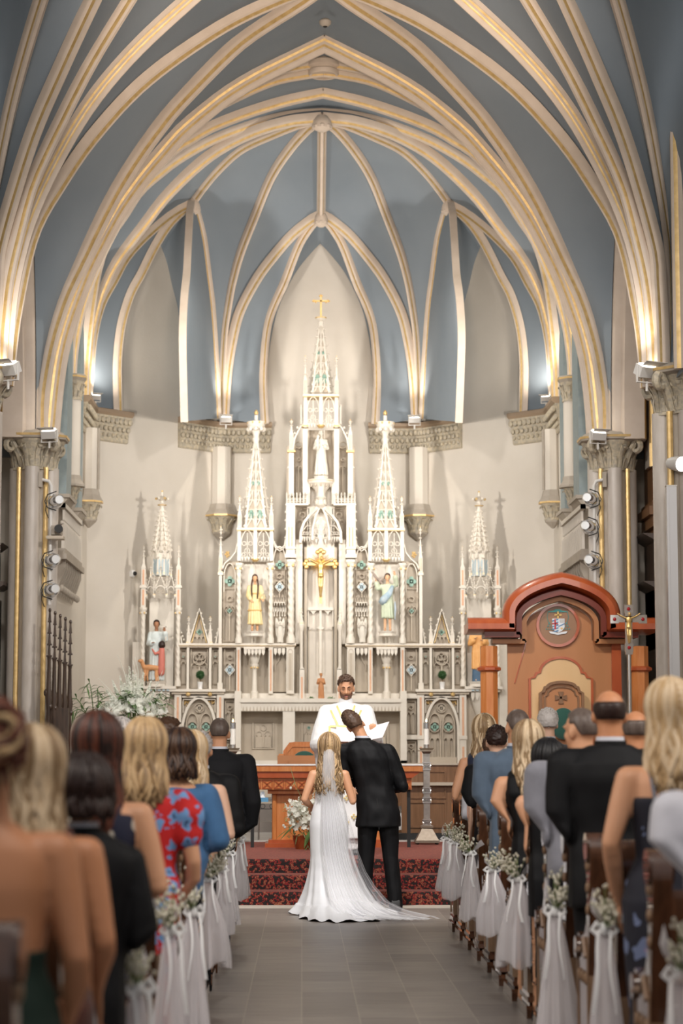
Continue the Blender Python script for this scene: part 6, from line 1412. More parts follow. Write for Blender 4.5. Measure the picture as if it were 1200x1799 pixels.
mb.build('gems', 'ruby', t, smooth=True)
b = MB(); loft(b, TT, 16)
for s in (-1, 1): limb(b, [(s*.14, 0, 1.37), (s*.36, .0, 1.46), (s*.58, -.02, 1.60)], [.05, .04, .03], 8); limb(b, [(s*.07, 0, .85), (s*.06, .08, .48), (s*.02, .0, .10)], [.08, .06, .035], 8)
b.ell((.03, .06, 1.57), (.075, .085, .11), 12, 10); b.ell((0, .02, .9), (.16, .12, .09), 12, 8)
sc_ = .235; b.v = [(v[0]*sc_, -v[1]*sc_-.03, v[2]*sc_+pz_(1133)) for v in b.v]; link_mesh('corpus', remesh(b, .005, 1), 'gold', t)
# tall candle stands
def candle_stand(px, ybase, Y, label):
    p = PZ(px, ybase, PLAT); Y = p.y
    def q(py): return P(px, py, Y).z-PLAT
    t = thing('paschal_candle_stand', label, 'candle stand', (p.x, Y, PLAT), 'tall candle stands'); c = lambda: MB()
    mb = c(); mb.box((0, 0, .035), (.30, .30, .03)); mb.box((0, 0, .125), (.28, .28, .15), taper=.42); mb.box((0, 0, .215), (.15, .15, .03)); mb.build('base', 'bronze', t)
    mb = c(); 
    for sx in (-1, 1):
        for sy in (-1, 1): mb.ell((sx*.12, sy*.12, .012), (.02, .02, .014), 8, 6)
    mb.build('feet', 'black', t, smooth=True)
    mb = c(); mb.box((0, 0, (.23+q(1322))/2), (.078, .078, q(1322)-.23)); mb.build('shaft', 'steel', t)
    for (ya, yb) in ((1340, 1352), (1384, 1393), (1401, 1410), (1440, 1450)):
        mb = c(); za, zb2 = q(yb), q(ya)
        for z in (za, zb2): mb.box((0, 0, z), (.105, .105, .012))
        n = 3
        for f in range(4):
            w = MB()
            for k in range(n): w.bar(ringp((k-1)*.028, 0, .013, 8), .005, -.052, -.044, closed=True)
            w.bar([(-.045, -.025), (.045, .025)], .006, -.052, -.044); w.bar([(-.045, .025), (.045, -.025)], .006, -.052, -.044)
            w.xf(Matrix.Translation((0, 0, (za+zb2)/2)) @ Matrix.Rotation(f*pi/2, 4, 'Z')); mb.merge(w)
        mb.build('openwork_collar', 'silver', t)
    mb = c(); mb.box((0, 0, q(1325)), (.05, .05, .06)); mb.box((0, 0, q(1322)+.02), (.08, .08, .07), taper=2.2); mb.box((0, 0, q(1319)), (.205, .205, .015)); mb.build('drip_pan', 'bronze', t)
    mb = c(); mb.cyl((0, 0), .036, q(1319), q(1308), 16); mb.build('candle_socket', 'silver', t, smooth='auto')
    mb = c(); mb.cyl((0, 0), .034, q(1308), q(1279), 16); mb.build('candle', 'wax', t, smooth='auto')
    mb = c(); mb.lathe([(.037, q(1280)), (.037, q(1269.5)), (.033, q(1269.5))], (0, 0, 0), 16); mb.build('candle_follower', 'chrome', t, smooth='auto')
    mb = c(); mb.lathe([(.0, 0), (.008, .01), (.009, .02), (.003, .038), (0, .045)], (0, 0, q(1269)), 8); mb.build('flame', 'flame', t, smooth='auto')
candle_stand(750, 1483, 25.6, 'square pewter candle stand with lit white candle right of the altar')
candle_stand(408, 1483, 25.6, 'matching lit candle stand left of the altar, mostly hidden by the cropped haired man')
# ---- small metal side table with tissues and sanitizer
TY = 28.1; p = P(470, 1458, TY)
t = thing('side_table', 'small wrought metal table seen under the left end of the altar', 'table', (P(470, 1440, TY).x, TY, SAN)); zt = P(470, 1410, TY).z-SAN
mb = MB(); mb.box((0, 0, zt), (.26, .26, .02)); mb.build('tabletop', 'altarbeige', t)
mb = MB(); mb.bar([(-.11, zt-.08), (.11, zt-.08)], .008, -.12, -.115)
for x in (-.06, .06): mb.bar(ringp(x, zt-.045, .03, 10), .008, -.12, -.112, closed=True)
mb.build('scroll_apron', 'black', t)
for sx in (-1, 1):
    for sy in (-1, 1): mb = MB(); mb.tube([(sx*.115, sy*.115, 0), (sx*.115, sy*.115, zt)], .009, 6); mb.build('leg', 'steel', t)
x0 = t.location.x; zt += SAN+.01
t = thing('tissue_box', 'blue and white tissue box on the small metal table', 'tissue box', (x0-.06, TY-.02, zt)); mb = MB(); mb.bx(-.07, .07, -.05, .05, 0, .055); mb.build('box', 'tissue', t); mb = MB(); mb.add([(-.05, 0, .05), (.03, 0, .05), (.0, .03, .10), (-.03, -.01, .13), (.02, -.03, .14)], [(0, 1, 2), (0, 2, 3), (1, 2, 4), (2, 3, 4)]); mb.build('tissue', 'whitecloth', t)
t = thing('sanitizer_bottle', 'clear pump bottle of hand sanitizer on the small metal table', 'bottle', (x0+.08, TY-.02, zt)); mb = MB(); mb.lathe([(.028, 0), (.03, .01), (.03, .10), (.012, .13), (.012, .145)], (0, 0, 0), 12); mb.build('bottle', 'clear', t, smooth='auto'); mb = MB(); mb.cyl((0, 0), .014, .145, .165, 8); mb.tube([(0, 0, .16), (0, 0, .185), (-.03, 0, .185), (-.035, 0, .175)], .005, 6); mb.build('pump', 'whitecloth', t)
# ---- oak choir benches and desks behind the altar
for xa, xb, nm in ((-2.2, -1.25, 'left'), (-.55, 1.55, 'centre')):
    t = thing('choir_bench', 'low brown oak choir bench behind the altar, %s' % nm, 'bench', ((xa+xb)/2, 29.6, SAN), 'choir benches'); w2 = (xb-xa)/2
    mb = MB(); mb.bx(-w2, w2, -.2, .2, .40, .44); mb.build('seat', 'oak', t)
    mb = MB(); mb.bx(-w2, w2, .18, .22, .44, .84); mb.bx(-w2, w2, .15, .24, .84, .88); mb.build('backrest', 'oak', t)
    for s in (-1, 1): mb = MB(); mb.bx(s*w2-.03, s*w2+.03, -.2, .2, 0, .40); mb.build('end_support', 'oak', t)
    mb = MB(); mb.bx(-w2, w2, -.35, -.3, .0, .08); mb.build('kick_rail', 'oak', t)
    mb = MB(); mb.bx(-w2+.02, w2-.02, -.16, .16, .0, .30); mb.build('draped_cloth', 'whitecloth', t)
DY = 28.2
t = thing('choir_desk', 'brown oak panelled choir desk with pale book ledge behind the right candle stand', 'desk', (P(765, 1400, DY).x+.1, DY, SAN)); zt = P(760, 1344, DY).z-SAN; x0 = P(645, 1400, DY).x-t.location.x+.45; x1 = 1.35
mb = MB(); mb.bx(x0, x1, -.03, .03, .08, zt); 
for k in range(3):
    a = x0+.08+k*(x1-x0)/3; b = a+(x1-x0)/3-.14
    for z0_, z1_ in ((.16, zt*.5), (zt*.56, zt-.08)): mb.bar([(a, z0_), (b, z0_), (b, z1_), (a, z1_)], .03, -.05, -.03, 0, closed=True)
mb.build('front_panel', 'oak', t)
mb = MB(); mb.bx(x0-.03, x1+.03, -.06, .12, zt, zt+.025); mb.build('top_rail', 'altarbeige', t)
mb = MB(); zc_ = P(700, 1377, DY).z-SAN; mb.bx(x0-.35, x1, -.14, -.03, zc_-.02, zc_+.02); mb.build('book_ledge', 'altarbeige', t)
mb = MB()
for k in range(5): mb.bx(x0-.30+k*.05, x0-.275+k*.05, -.06, .0, .08, zc_-.02)
mb.build('slats', 'oak', t)
mb = MB(); mb.bx(x0-.35, x1, -.25, .1, 0, .08); mb.build('base', 'black', t)
# ---- dark carved woodwork
def carved_stall(px0, px1, ytop, ybot, Y, n, label):
    x0, x1 = P(px0, 1200, Y).x, P(px1, 1200, Y).x; zt = P(px0, ytop, Y).z; c = (x0+x1)/2
    t = thing('carved_screen', label, 'screen', (c, Y, SAN)); w = (x1-x0)/n
    for k in range(n):
        x = x0+w*(k+.5)-c; mb = MB(); y = k*.12; H = zt-SAN-.03*k
        mb.lathe([(.03, 0), (.03, .3), (.022, .34), (.022, H*.5), (.035, H*.52), (.025, H*.56), (.045, H*.62), (.03, H*.66), (.022, H*.78), (.03, H*.8)], (x, y, 0), 8)
        for j in range(4): 
            z = H*(.8+.05*j); r = .045-.006*j; mb.box((x, y, z), (r*1.6, .03, .02)); mb.box((x, y, z), (.03, r*1.6, .02)); mb.lathe([(.02, z), (.01, z+.05*H)], (x, y, 0), 6)
        mb.ell((x, y, H), (.02, .02, .03), 8, 6); mb.ell((x-.03, y, H*.64), (.035, .03, .05), 8, 6); mb.ell((x+.02, y, H*.58), (.03, .03, .04), 8, 6); mb.build('pinnacled_post', 'darkwood', t, smooth='auto')
    mb = MB(); mb.bx(x0-c, x1-c, .1, .2, 0, H*.60); mb.build('panel', 'darkwood', t)
carved_stall(82, 119, 1072, 1300, 27.45, 5, 'dark oak carved screen with spiky pinnacles beside the left pier')
# organ / confessional case on the right aisle
t = thing('organ_case', 'tall dark oak carved case with pierced panels beyond the right pier', 'organ case', (4.75, 27.6, 0)); OY = 27.6
def oz(py): return P(1150, py, OY).z
mb = MB(); mb.bx(-.42, .6, .0, .9, oz(880), oz(700)); mb.bar([(-.36, oz(870)), (-.36, oz(712)), (-.1, oz(712)), (-.1, oz(870))], .03, -.02, 0, closed=True); mb.bar([(-.04, oz(870)), (-.04, oz(712)), (.3, oz(712)), (.3, oz(870))], .03, -.02, 0, closed=True); mb.build('upper_case', 'oak', t)
mb = MB(); 
for k, (a, b) in enumerate(((880, 890), (890, 905), (905, 925), (925, 938))): mb.bx(-.42-.05*(2-abs(k-1)), .6, -.05*(2-abs(k-1)), .9, oz(b), oz(a))
mb.build('upper_cornice', 'oak', t)
for ya, yb in ((938, 1010), (1022, 1080)):
    mb = MB(); mb.prism([(-.62, oz(ya)), (.6, oz(ya)), (.6, oz(ya+16)), (-.42, oz(ya+16)), (-.5, oz(ya+9))], -.12, .8, 0); mb.build('cornice', 'darkwood', t)
    mb = MB(); mb.bx(-.45, .6, .02, .8, oz(yb+60), oz(ya+14))
    for k in range(6):
        x = -.40+k*.16; mb.bar(archpts(x, x+.14, oz(yb), oz(ya+38), oz(ya+24)), .025, -.04, .02); mb.ell((x+.07, -.02, oz(yb+2)), (.02, .02, .04), 6, 5)
    mb.build('pierced_panel', 'darkwood', t)
mb = MB()
for k in range(4):
    x = -.42+k*.26; mb.bar(archpts(x, x+.24, oz(1130), oz(1070), oz(1045)), .03, -.06, .0)
    mb.bar([(x, oz(1110)), (x+.12, oz(1075)), (x+.24, oz(1110))], .02, -.05, .0)
mb.bx(-.45, .6, .03, .8, 0, oz(1030)); mb.build('lower_panel', 'darkwood', t)
mb = MB()
for k in range(4):
    x = -.35+k*.22; mb.lathe([(.04, oz(1300)), (.04, oz(1175)), (.09, oz(1150)), (.13, oz(1142)), (.13, oz(1135))], (x, -.12, 0), 8); 
    for j in range(5): mb.ell((x+.1*cos(j*1.25), -.12+.1*sin(j*1.25), oz(1148)), (.03, .03, .04), 6, 5)
mb.build('carved_brackets', 'darkwood', t, smooth='auto')
# left aisle dark woodwork slivers
t = thing('aisle_screen', 'dark wooden screen at the left edge behind the left pier', 'screen', (-4.9, 27.8, 0))
def lz(py): return P(10, py, 27.8).z
mb = MB(); mb.bx(-.7, .62, .0, .6, 0, lz(1050)); mb.prism([(-.7, lz(1035)), (.66, lz(1035)), (.74, lz(1028)), (.74, lz(1022)), (-.7, lz(1022))], -.1, .5); mb.build('lower_case', 'darkwood', t)
mb = MB(); mb.bx(-.7, .60, .0, .6, lz(1022), lz(965)); mb.prism([(-.7, lz(965)), (.62, lz(965)), (.72, lz(955)), (-.7, lz(955))], -.1, .5); mb.build('upper_case', 'darkwood', t)
# grey metal post at the right near column with a bright spotlight
p = P(1181, 1000, 23.0)
t = thing('metal_post', 'pale grey square metal post in front of the right hand column', 'post', (p.x, 23.0, PLAT)); zt = P(1181, 855, 23.0).z-PLAT
mb = MB(); mb.bx(-.055, .055, -.05, .05, 0, zt); mb.bx(-.03, -.024, -.056, -.05, 0, zt); mb.build('housing', mat('pale_grey_steel', (.42, .41, .41), .35, metal=.3), t); mb = MB(); mb.bx(-.06, .06, -.055, .055, zt, zt+.012); mb.build('cap', 'steel', t)
# ================================================================== LAMPS
def floodlight(px, py, Y, rz, size, label, tilt=.5, energy=0, col=(1, .9, .78), aim=None):
    p = P(px, py, Y); t = thing('floodlight', label, 'floodlight', (p.x, Y, p.z), 'white uplighters on the capitals', rz); s = size
    mb = MB(); mb.box((0, 0, 0), (s, s*.55, s*.5)); mb.xf(Matrix.Rotation(tilt, 4, 'X')); mb.build('housing', 'lampwhite', t)
    mb = MB(); mb.add([(-s*.5, -s*.3, s*.25), (s*.5, -s*.3, s*.25), (s*.62, -s*.75, s*.48), (-s*.62, -s*.75, s*.48), (-s*.5, -s*.29, s*.27), (s*.5, -s*.29, s*.27), (s*.62, -s*.74, s*.50), (-s*.62, -s*.74, s*.50)], [(0, 1, 2, 3), (7, 6, 5, 4), (0, 4, 5, 1), (1, 5, 6, 2), (2, 6, 7, 3), (3, 7, 4, 0)]); mb.xf(Matrix.Rotation(tilt*.5, 4, 'X')); mb.build('barn_door', 'lampwhite', t)
    mb = MB(); mb.bar([(-s*.55, .05), (-s*.55, -s*.55), (s*.55, -s*.55), (s*.55, .05)], .012, -.015, .015); mb.cyl((0, 0), .015, -s*.95, -s*.5, 6); mb.build('yoke', 'lampwhite', t)
    mb = MB(); mb.box((0, .0, s*.30), (s*.8, s*.4, .006)); mb.xf(Matrix.Rotation(tilt, 4, 'X')); mb.build('lens', 'glow', t)
    if energy:
        up = Vector((p.x*.985, Y-.12, p.z+s*1.0)); light('uplight', 'SPOT', up, energy, col, aim, .06, spot=130, blend=1)
FL = [(15, 648, 23.25, -.5, .24, (-1.5, 25.5, 9.5)), (87, 762, 27.6, -.3, .20, (-1.0, 26.0, 9.5)), (140, 661, 31.2, -1.2, .14, (-2.2, 32, 9.0)), (168, 697, 32.3, .4, .14, (-2.6, 33.4, 9.0)), (397, 736, 34.0, .1, .17, (-.7, 33.5, 9.5))]
for i, (px, py, Y, rz, s, aim) in enumerate(FL):
    nm = ('on the near left capital', 'beside the left pier capital', 'on the small left wall shaft', 'on the outer left apse capital', 'on the inner left apse capital')[i]
    en = (22, 80, 42, 42, 50)[i]
    floodlight(px, py, Y, rz, s, 'white boxy uplighter '+nm, energy=en, aim=aim)
    xr = -P(px, py, Y).x; d = Vector((xr, Y, P(px, py, Y).z))-CAM; k_ = FPX/d.dot(FW)
    p2 = (600+d.dot(RT)*k_, 899.5-d.dot(UP)*k_)
    floodlight(p2[0], p2[1], Y, -rz, s, 'white boxy uplighter '+nm.replace('left', 'right'), energy=en, aim=(-aim[0], aim[1], aim[2]))
def par_can(px, py, Y, side, label, grp='round spotlights on the pipes', glow=False):
    p = P(px, py, Y); t = thing('spotlight', label, 'spotlight', (p.x, Y, p.z), grp)
    r = 13*Y/FPX; d = -side
    mt = Matrix.Rotation(radians(90)*1.0, 4, 'X') @ Matrix.Identity(4); R_ = Matrix.Rotation(side*-.35, 4, 'Z') @ Matrix.Rotation(radians(-90), 4, 'X')
    mb = MB(); mb.lathe([(r*.55, -.16), (r*.8, -.12), (r*.95, -.02), (r*1.0, .05), (r*1.05, .055), (r*.9, .06), (r*.85, .0)], (0, 0, 0), 18); mb.xf(R_); mb.build('reflector_can', 'chrome', t, smooth='auto')
    mb = MB(); mb.lathe([(r*.8, .02), (r*.5, .035), (.0, .04)], (0, 0, 0), 18); mb.xf(R_); mb.build('lens', 'spotglow' if not glow else 'glow', t, smooth='auto')
    mb = MB(); mb.tube([(-side*-.0, .0, r*1.3), (side*r*1.2, .02, r*.9), (side*r*1.6, .03, 0), (side*r*1.2, .02, -r*.9), (0, 0, -r*1.3)], .008, 5); mb.build('yoke', 'black', t)
    mb = MB(); mb.tube([(side*r*1.3, .03, .02), (side*r*1.5, .05, -.12), (side*r*1.1, .05, -.22)], .006, 5); mb.build('cable', 'black', t)
for s, pts, Y in ((1, ((1036, 876), (1033, 925), (1039, 985)), 27.75), (-1, ((99, 880), (93, 984), (92, 1036)), 27.75)):
    side = 'right' if s > 0 else 'left'
    for j, (px, py) in enumerate(pts): par_can(px, py, Y, s, 'round chrome spotlight, %s on the pipe at the %s pier' % (('topmost', 'middle', 'lowest')[j], side))
    px = 1046 if s > 0 else 87; q = P(px, 1000, Y); za, zb2 = P(px, 842, Y).z, P(px, 1062, Y).z
    t = thing('lighting_pipe', 'grey vertical pipe carrying spotlights on the %s pier' % side, 'pipe', (q.x, Y+.04, zb2), 'lighting pipes')
    mb = MB(); mb.tube([(0, 0, 0), (0, 0, za-zb2-.08), (s*.03, 0, za-zb2-.02), (s*.12, 0, za-zb2)], .022, 10); mb.build('pipe', 'lampwhite', t, smooth='auto')
    mb = MB(); mb.box((s*.14, 0, za-zb2), (.05, .06, .2)); mb.build('bracket', 'stone', t)
p = P(104, 931, 27.7); t = thing('video_camera', 'small dark lensed camera on a tan shelf at the left pier', 'camera', (p.x, 27.7, p.z))
mb = MB(); mb.box((-.04, .1, 0), (.13, .2, .12)); mb.build('body', 'stone', t); mb = MB(); mb.lathe([(.05, 0), (.055, .1)], (0, 0, 0), 14); mb.xf(Matrix.Translation((.0, .02, .01)) @ Matrix.Rotation(radians(90), 4, 'X')); mb.build('lens', 'black', t, smooth='auto')
mb = MB(); mb.box((-.05, .05, -.10), (.22, .22, .04)); mb.build('shelf', 'altarbeige', t)
p = P(1193, 815, 23.1); t = thing('spotlight', 'bright cool white spotlight at the right edge by the near column', 'spotlight', (p.x, 23.1, p.z))
mb = MB(); mb.lathe([(.06, -.16), (.075, -.1), (.09, .04), (.085, .045)], (0, 0, 0), 16); mb.xf(Matrix.Rotation(.5, 4, 'Z') @ Matrix.Rotation(radians(100), 4, 'X')); mb.build('reflector_can', 'lampwhite', t, smooth='auto'); mb = MB(); mb.lathe([(.08, .045), (.05, .055), (0, .058)], (0, 0, 0), 16); mb.xf(Matrix.Rotation(.5, 4, 'Z') @ Matrix.Rotation(radians(100), 4, 'X')); mb.build('lens', 'glow', t, smooth='auto')
p = P(158, 1006, 33.0); t = thing('dome_camera', 'small white dome camera with a black eye on the left apse wall', 'security camera', (-2.92, 33.19, p.z)); mb = MB(); mb.lathe([(.06, 0), (.06, .03), (.045, .05)], (0, 0, 0), 16); mb.xf(Matrix.Rotation(-pi/4, 4, 'Z') @ Matrix.Rotation(radians(90), 4, 'X')); mb.build('housing', 'whitecloth', t, smooth='auto'); mb = MB(); mb.ell((.03, -.045, 0), (.035,)*3, 12, 8); mb.build('lens', 'black', t, smooth=True)
# ================================================================== FLOWERS
def floret(mb, c, r, mi, rg, n=5):
    c = Vector(c); ax = Vector((rg.uniform(-1, 1), rg.uniform(-1.4, .2), rg.uniform(-.3, 1))).normalized(); u = ax.orthogonal().normalized(); v = ax.cross(u); a0 = rg.uniform(0, 6)
    for k in range(n):
        a = a0+2*pi*k/n; d = u*cos(a)+v*sin(a); e = u*cos(a+pi/2)+v*sin(a+pi/2)
        mb.add([c, c+d*r*.55+e*r*.38+ax*r*.25, c+d*r+ax*r*.35, c+d*r*.55-e*r*.38+ax*r*.25], [(0, 1, 2), (0, 2, 3)], mi)
def spike(mb, mg, p0, p1, w, rg, n=110):
    p0, p1 = Vector(p0), Vector(p1); mg.tube([p0-(p1-p0)*.8, p0, p1], [.004, .004, .002], 4)
    for k in range(n):
        t = (k/n); q = p0.lerp(p1, t); r = w*(1.05-.75*t); a = k*2.4
        o = Vector((cos(a), sin(a), 0))*r*.6; floret(mb, q+o, r*.85, 0, rg, 5)
def leaf(mb, p, d, L, w, mi=0, droop=.3):
    p = Vector(p); d = Vector(d).normalized(); s = d.cross(Vector((0, 0, 1)));
    if s.length < .1: s = Vector((1, 0, 0))
    s.normalize(); L_ = []; R_ = []; M_ = []
    for k in range(6):
        t = k/5; c = p+d*L*t-Vector((0, 0, droop*L*t*t)); ww = w*sin(pi*min(1, t*.92+.06)); L_.append(c+s*ww+Vector((0, 0, ww*.4))); R_.append(c-s*ww+Vector((0, 0, ww*.4))); M_.append(c)
    mb.grid([L_, M_, R_], mi)
def lily(mb, c, r, rg):
    floret(mb, c, r, 0, rg, 6); mb.ell(Vector(c)+Vector((0, -.01, 0)), (r*.12,)*3, 6, 4, 0)
# tall arrangement at the left of the sanctuary
FY = 27.4; c0 = P(236, 1262, FY); t = thing('flower_arrangement', 'large spray of white lilies and larkspur on a stand, left in front of the altarpiece', 'flowers', (c0.x, FY, PLAT)); rg = random.Random(4); zb_ = c0.z-PLAT; u = FY/FPX
mb = MB(); mb.lathe([(.16, 0), (.16, .03), (.03, .08), (.025, zb_-.35), (.10, zb_-.28), (.14, zb_-.12), (.13, zb_-.12)], (0, 0, 0), 14); mb.build('stand_and_vase', 'black', t, smooth='auto')
mf, mg, ml = MB(), MB(), MB()
def fp(px, py): return ((px-236)*u, (1262-py)*u+zb_)
for px, py, w in ((227, 1172, 9), (209, 1188, 9), (252, 1182, 9), (196, 1195, 9), (238, 1186, 10), (187, 1212, 9), (218, 1200, 10), (246, 1200, 10), (262, 1206, 9), (204, 1214, 10), (228, 1206, 10), (270, 1215, 9), (236, 1212, 10), (215, 1222, 10), (256, 1222, 10), (278, 1232, 8), (186, 1232, 8), (222, 1185, 9), (232, 1178, 9), (244, 1192, 9), (200, 1205, 9), (265, 1196, 9), (212, 1205, 9), (240, 1222, 10), (196, 1222, 9), (284, 1215, 8), (250, 1212, 9), (224, 1225, 10)):
    x, z = fp(px, py); xb, zb3 = fp(236+(px-236)*.55, 1245); spike(mf, mg, (xb, rg.uniform(-.15, .1), zb3), (x, rg.uniform(-.1, .1), z), w*u*.55, rg)
for i in range(62):
    px = rg.uniform(180, 292); py = 1243+rg.uniform(-12, 10)-abs(px-236)*.03; x, z = fp(px, py); lily(mf, (x, -.22+rg.uniform(-.08, .08), z), rg.uniform(5.5, 8)*u, rg)
for i in range(9):
    px = rg.uniform(190, 282); x, z = fp(px, 1252+rg.uniform(-5, 8)); mf.ell((x, -.28, z), (.042, .042, .038), 10, 7, fn=lambda d: 1+.12*sin(9*atan2(d.y, d.x)+7*d.z))
for i in range(170):
    px = rg.uniform(180, 290); x, z = fp(px, rg.uniform(1215, 1275)); leaf(ml, (x, rg.uniform(-.22, .05), z), (rg.uniform(-1, 1)+(px-236)/60, rg.uniform(-1, .2), rg.uniform(-.4, .9)), rg.uniform(.10, .20), .018, 0, .5)
mf.build('blossoms', 'petal', t); mg.build('stems', 'paleleaf', t); ml.build('leaves', 'leaf', t)
mb = MB()
for (a, b) in (((225, 1215), (205, 1150)), ((240, 1210), (232, 1160)), ((242, 1205), (236, 1155)), ((260, 1230), (285, 1178)), ((262, 1235), (276, 1190)), ((205, 1230), (172, 1192)), ((255, 1240), (300, 1236)), ((210, 1235), (178, 1222))):
    x0, z0_ = fp(*a); x1, z1_ = fp(*b); mb.tube([(x0, 0, z0_), ((x0+x1)/2+.02, 0, (z0_+z1_)/2), (x1, 0, z1_)], [.006, .004, .002], 4)
mb.build('white_branches', 'petal', t)
# palm behind it
c0 = P(150, 1275, 28.3); t = thing('potted_palm', 'feathery green parlour palm standing left of the big flower spray', 'potted plant', (c0.x, 28.3, SAN)); u = 28.3/FPX; zb_ = c0.z-SAN
mb = MB(); mb.lathe([(.12, 0), (.16, .28), (.17, .30), (.14, .30)], (0, 0, 0), 14); mb.build('pot', 'stone', t, smooth='auto')
for (tx, ty, bx_) in ((118, 1232, 158), (152, 1207, 165), (130, 1250, 160), (170, 1215, 172), (175, 1250, 165)):
    mb = MB(); x0, z0_ = (bx_-150)*u, zb_; x1, z1_ = (tx-150)*u, (1275-ty)*u+zb_; pts = [Vector((0, 0, .3)), Vector((x0*.6, 0, zb_*.7)), Vector((x0, 0, z0_)), Vector((x0*.45+x1*.55, -.02, z1_+.02)), Vector((x1, -.05, z1_))]; pts = smoothp(pts, 26); mb.tube(pts, .006, 4)
    for k in range(12, 26):
        d = (pts[min(25, k+1)]-pts[k-1]).normalized(); s = d.cross(Vector((0, 1, 0))).normalized(); L_ = .24*(1-.6*abs((k-17)/10))
        for sg in (-1, 1): leaf(mb, pts[k], (s*sg+d*.7-Vector((0, .2, 0))), L_, .015, 0, .55)
    mb.build('frond', 'leaf', t)
# arrangement at the front of the altar
FY2 = 25.1; c0 = P(530, 1478, FY2); t = thing('flower_arrangement', 'white snapdragon and greenery arrangement on the carpet in front of the altar', 'flowers', (c0.x, FY2, PLAT)); u = FY2/FPX; rg = random.Random(9)
def fq(px, py): return ((px-530)*u, (1484-py)*u)
mb = MB(); mb.lathe([(.09, 0), (.12, .10), (.13, .16), (.11, .16)], (.02, .05, 0), 12); mb.build('vase', 'redwood', t, smooth='auto')
mf, mg, ml, mw = MB(), MB(), MB(), MB()
for a, b, w in (((515, 1432), (500, 1404), 8), ((528, 1425), (525, 1392), 8), ((530, 1440), (520, 1405), 8), ((540, 1430), (538, 1398), 8), ((545, 1440), (550, 1385), 8), ((522, 1445), (508, 1425), 8), ((548, 1425), (560, 1395), 7)):
    x0, z0_ = fq(*a); x1, z1_ = fq(*b); spike(mf, mg, (x0, -.05, z0_), (x1, -.12, z1_), w*u*.6, rg, 30)
for i in range(120): x, z = fq(rg.uniform(508, 560), rg.uniform(1400, 1446)); floret(mf, (x, -.15+rg.uniform(-.08, .05), z), rg.uniform(4, 6.5)*u, 0, rg, 6)
for i in range(16): x, z = fq(rg.uniform(498, 545), rg.uniform(1432, 1450)); mf.ell((x, -.18, z), (.016,)*3, 8, 6)
for i in range(150): x, z = fq(rg.uniform(505, 560), rg.uniform(1400, 1465)); leaf(ml, (x, rg.uniform(-.16, .05), z), (rg.uniform(-1, 1), rg.uniform(-1, .1), rg.uniform(-.5, .9)), rg.uniform(.05, .10), .010, 0, .4)
for (a, b, w) in (((520, 1440), (492, 1468), .035), ((545, 1450), (534, 1482), .04), ((548, 1445), (560, 1470), .04), ((505, 1450), (484, 1466), .015)):
    x0, z0_ = fq(*a); x1, z1_ = fq(*b); leaf(mw, (x0, -.2, z0_), (x1-x0, -.05, z1_-z0_), sqrt((x1-x0)**2+(z1_-z0_)**2), w, 0, .0)
for k in range(14): x, z = fq(540+rg.uniform(-3, 6), 1462+k*1.8); leaf(ml, (x, -.22, z), (rg.uniform(-1, 1), -.3, -.5), .06, .010)
mb = MB(); x0, z0_ = fq(532, 1400); x1, z1_ = fq(510, 1342); mb.tube([(x0, -.1, z0_), (fq(520, 1375)[0], -.2, fq(520, 1375)[1]), (x1, -.2, z1_)], .004, 4); x2, z2_ = fq(511, 1378); mb.tube([(fq(518, 1368)[0], -.2, fq(518, 1368)[1]), (x2, -.22, z2_)], .003, 4); mf.ell((x2, -.22, z2_), (.014, .014, .018), 6, 5); mb.build('curly_twig', 'paleleaf', t)
mf.build('blossoms', 'petal', t); mg.build('stems', 'paleleaf', t); ml.build('small_leaves', 'paleleaf', t); mw.build('broad_leaves', 'leaf', t)
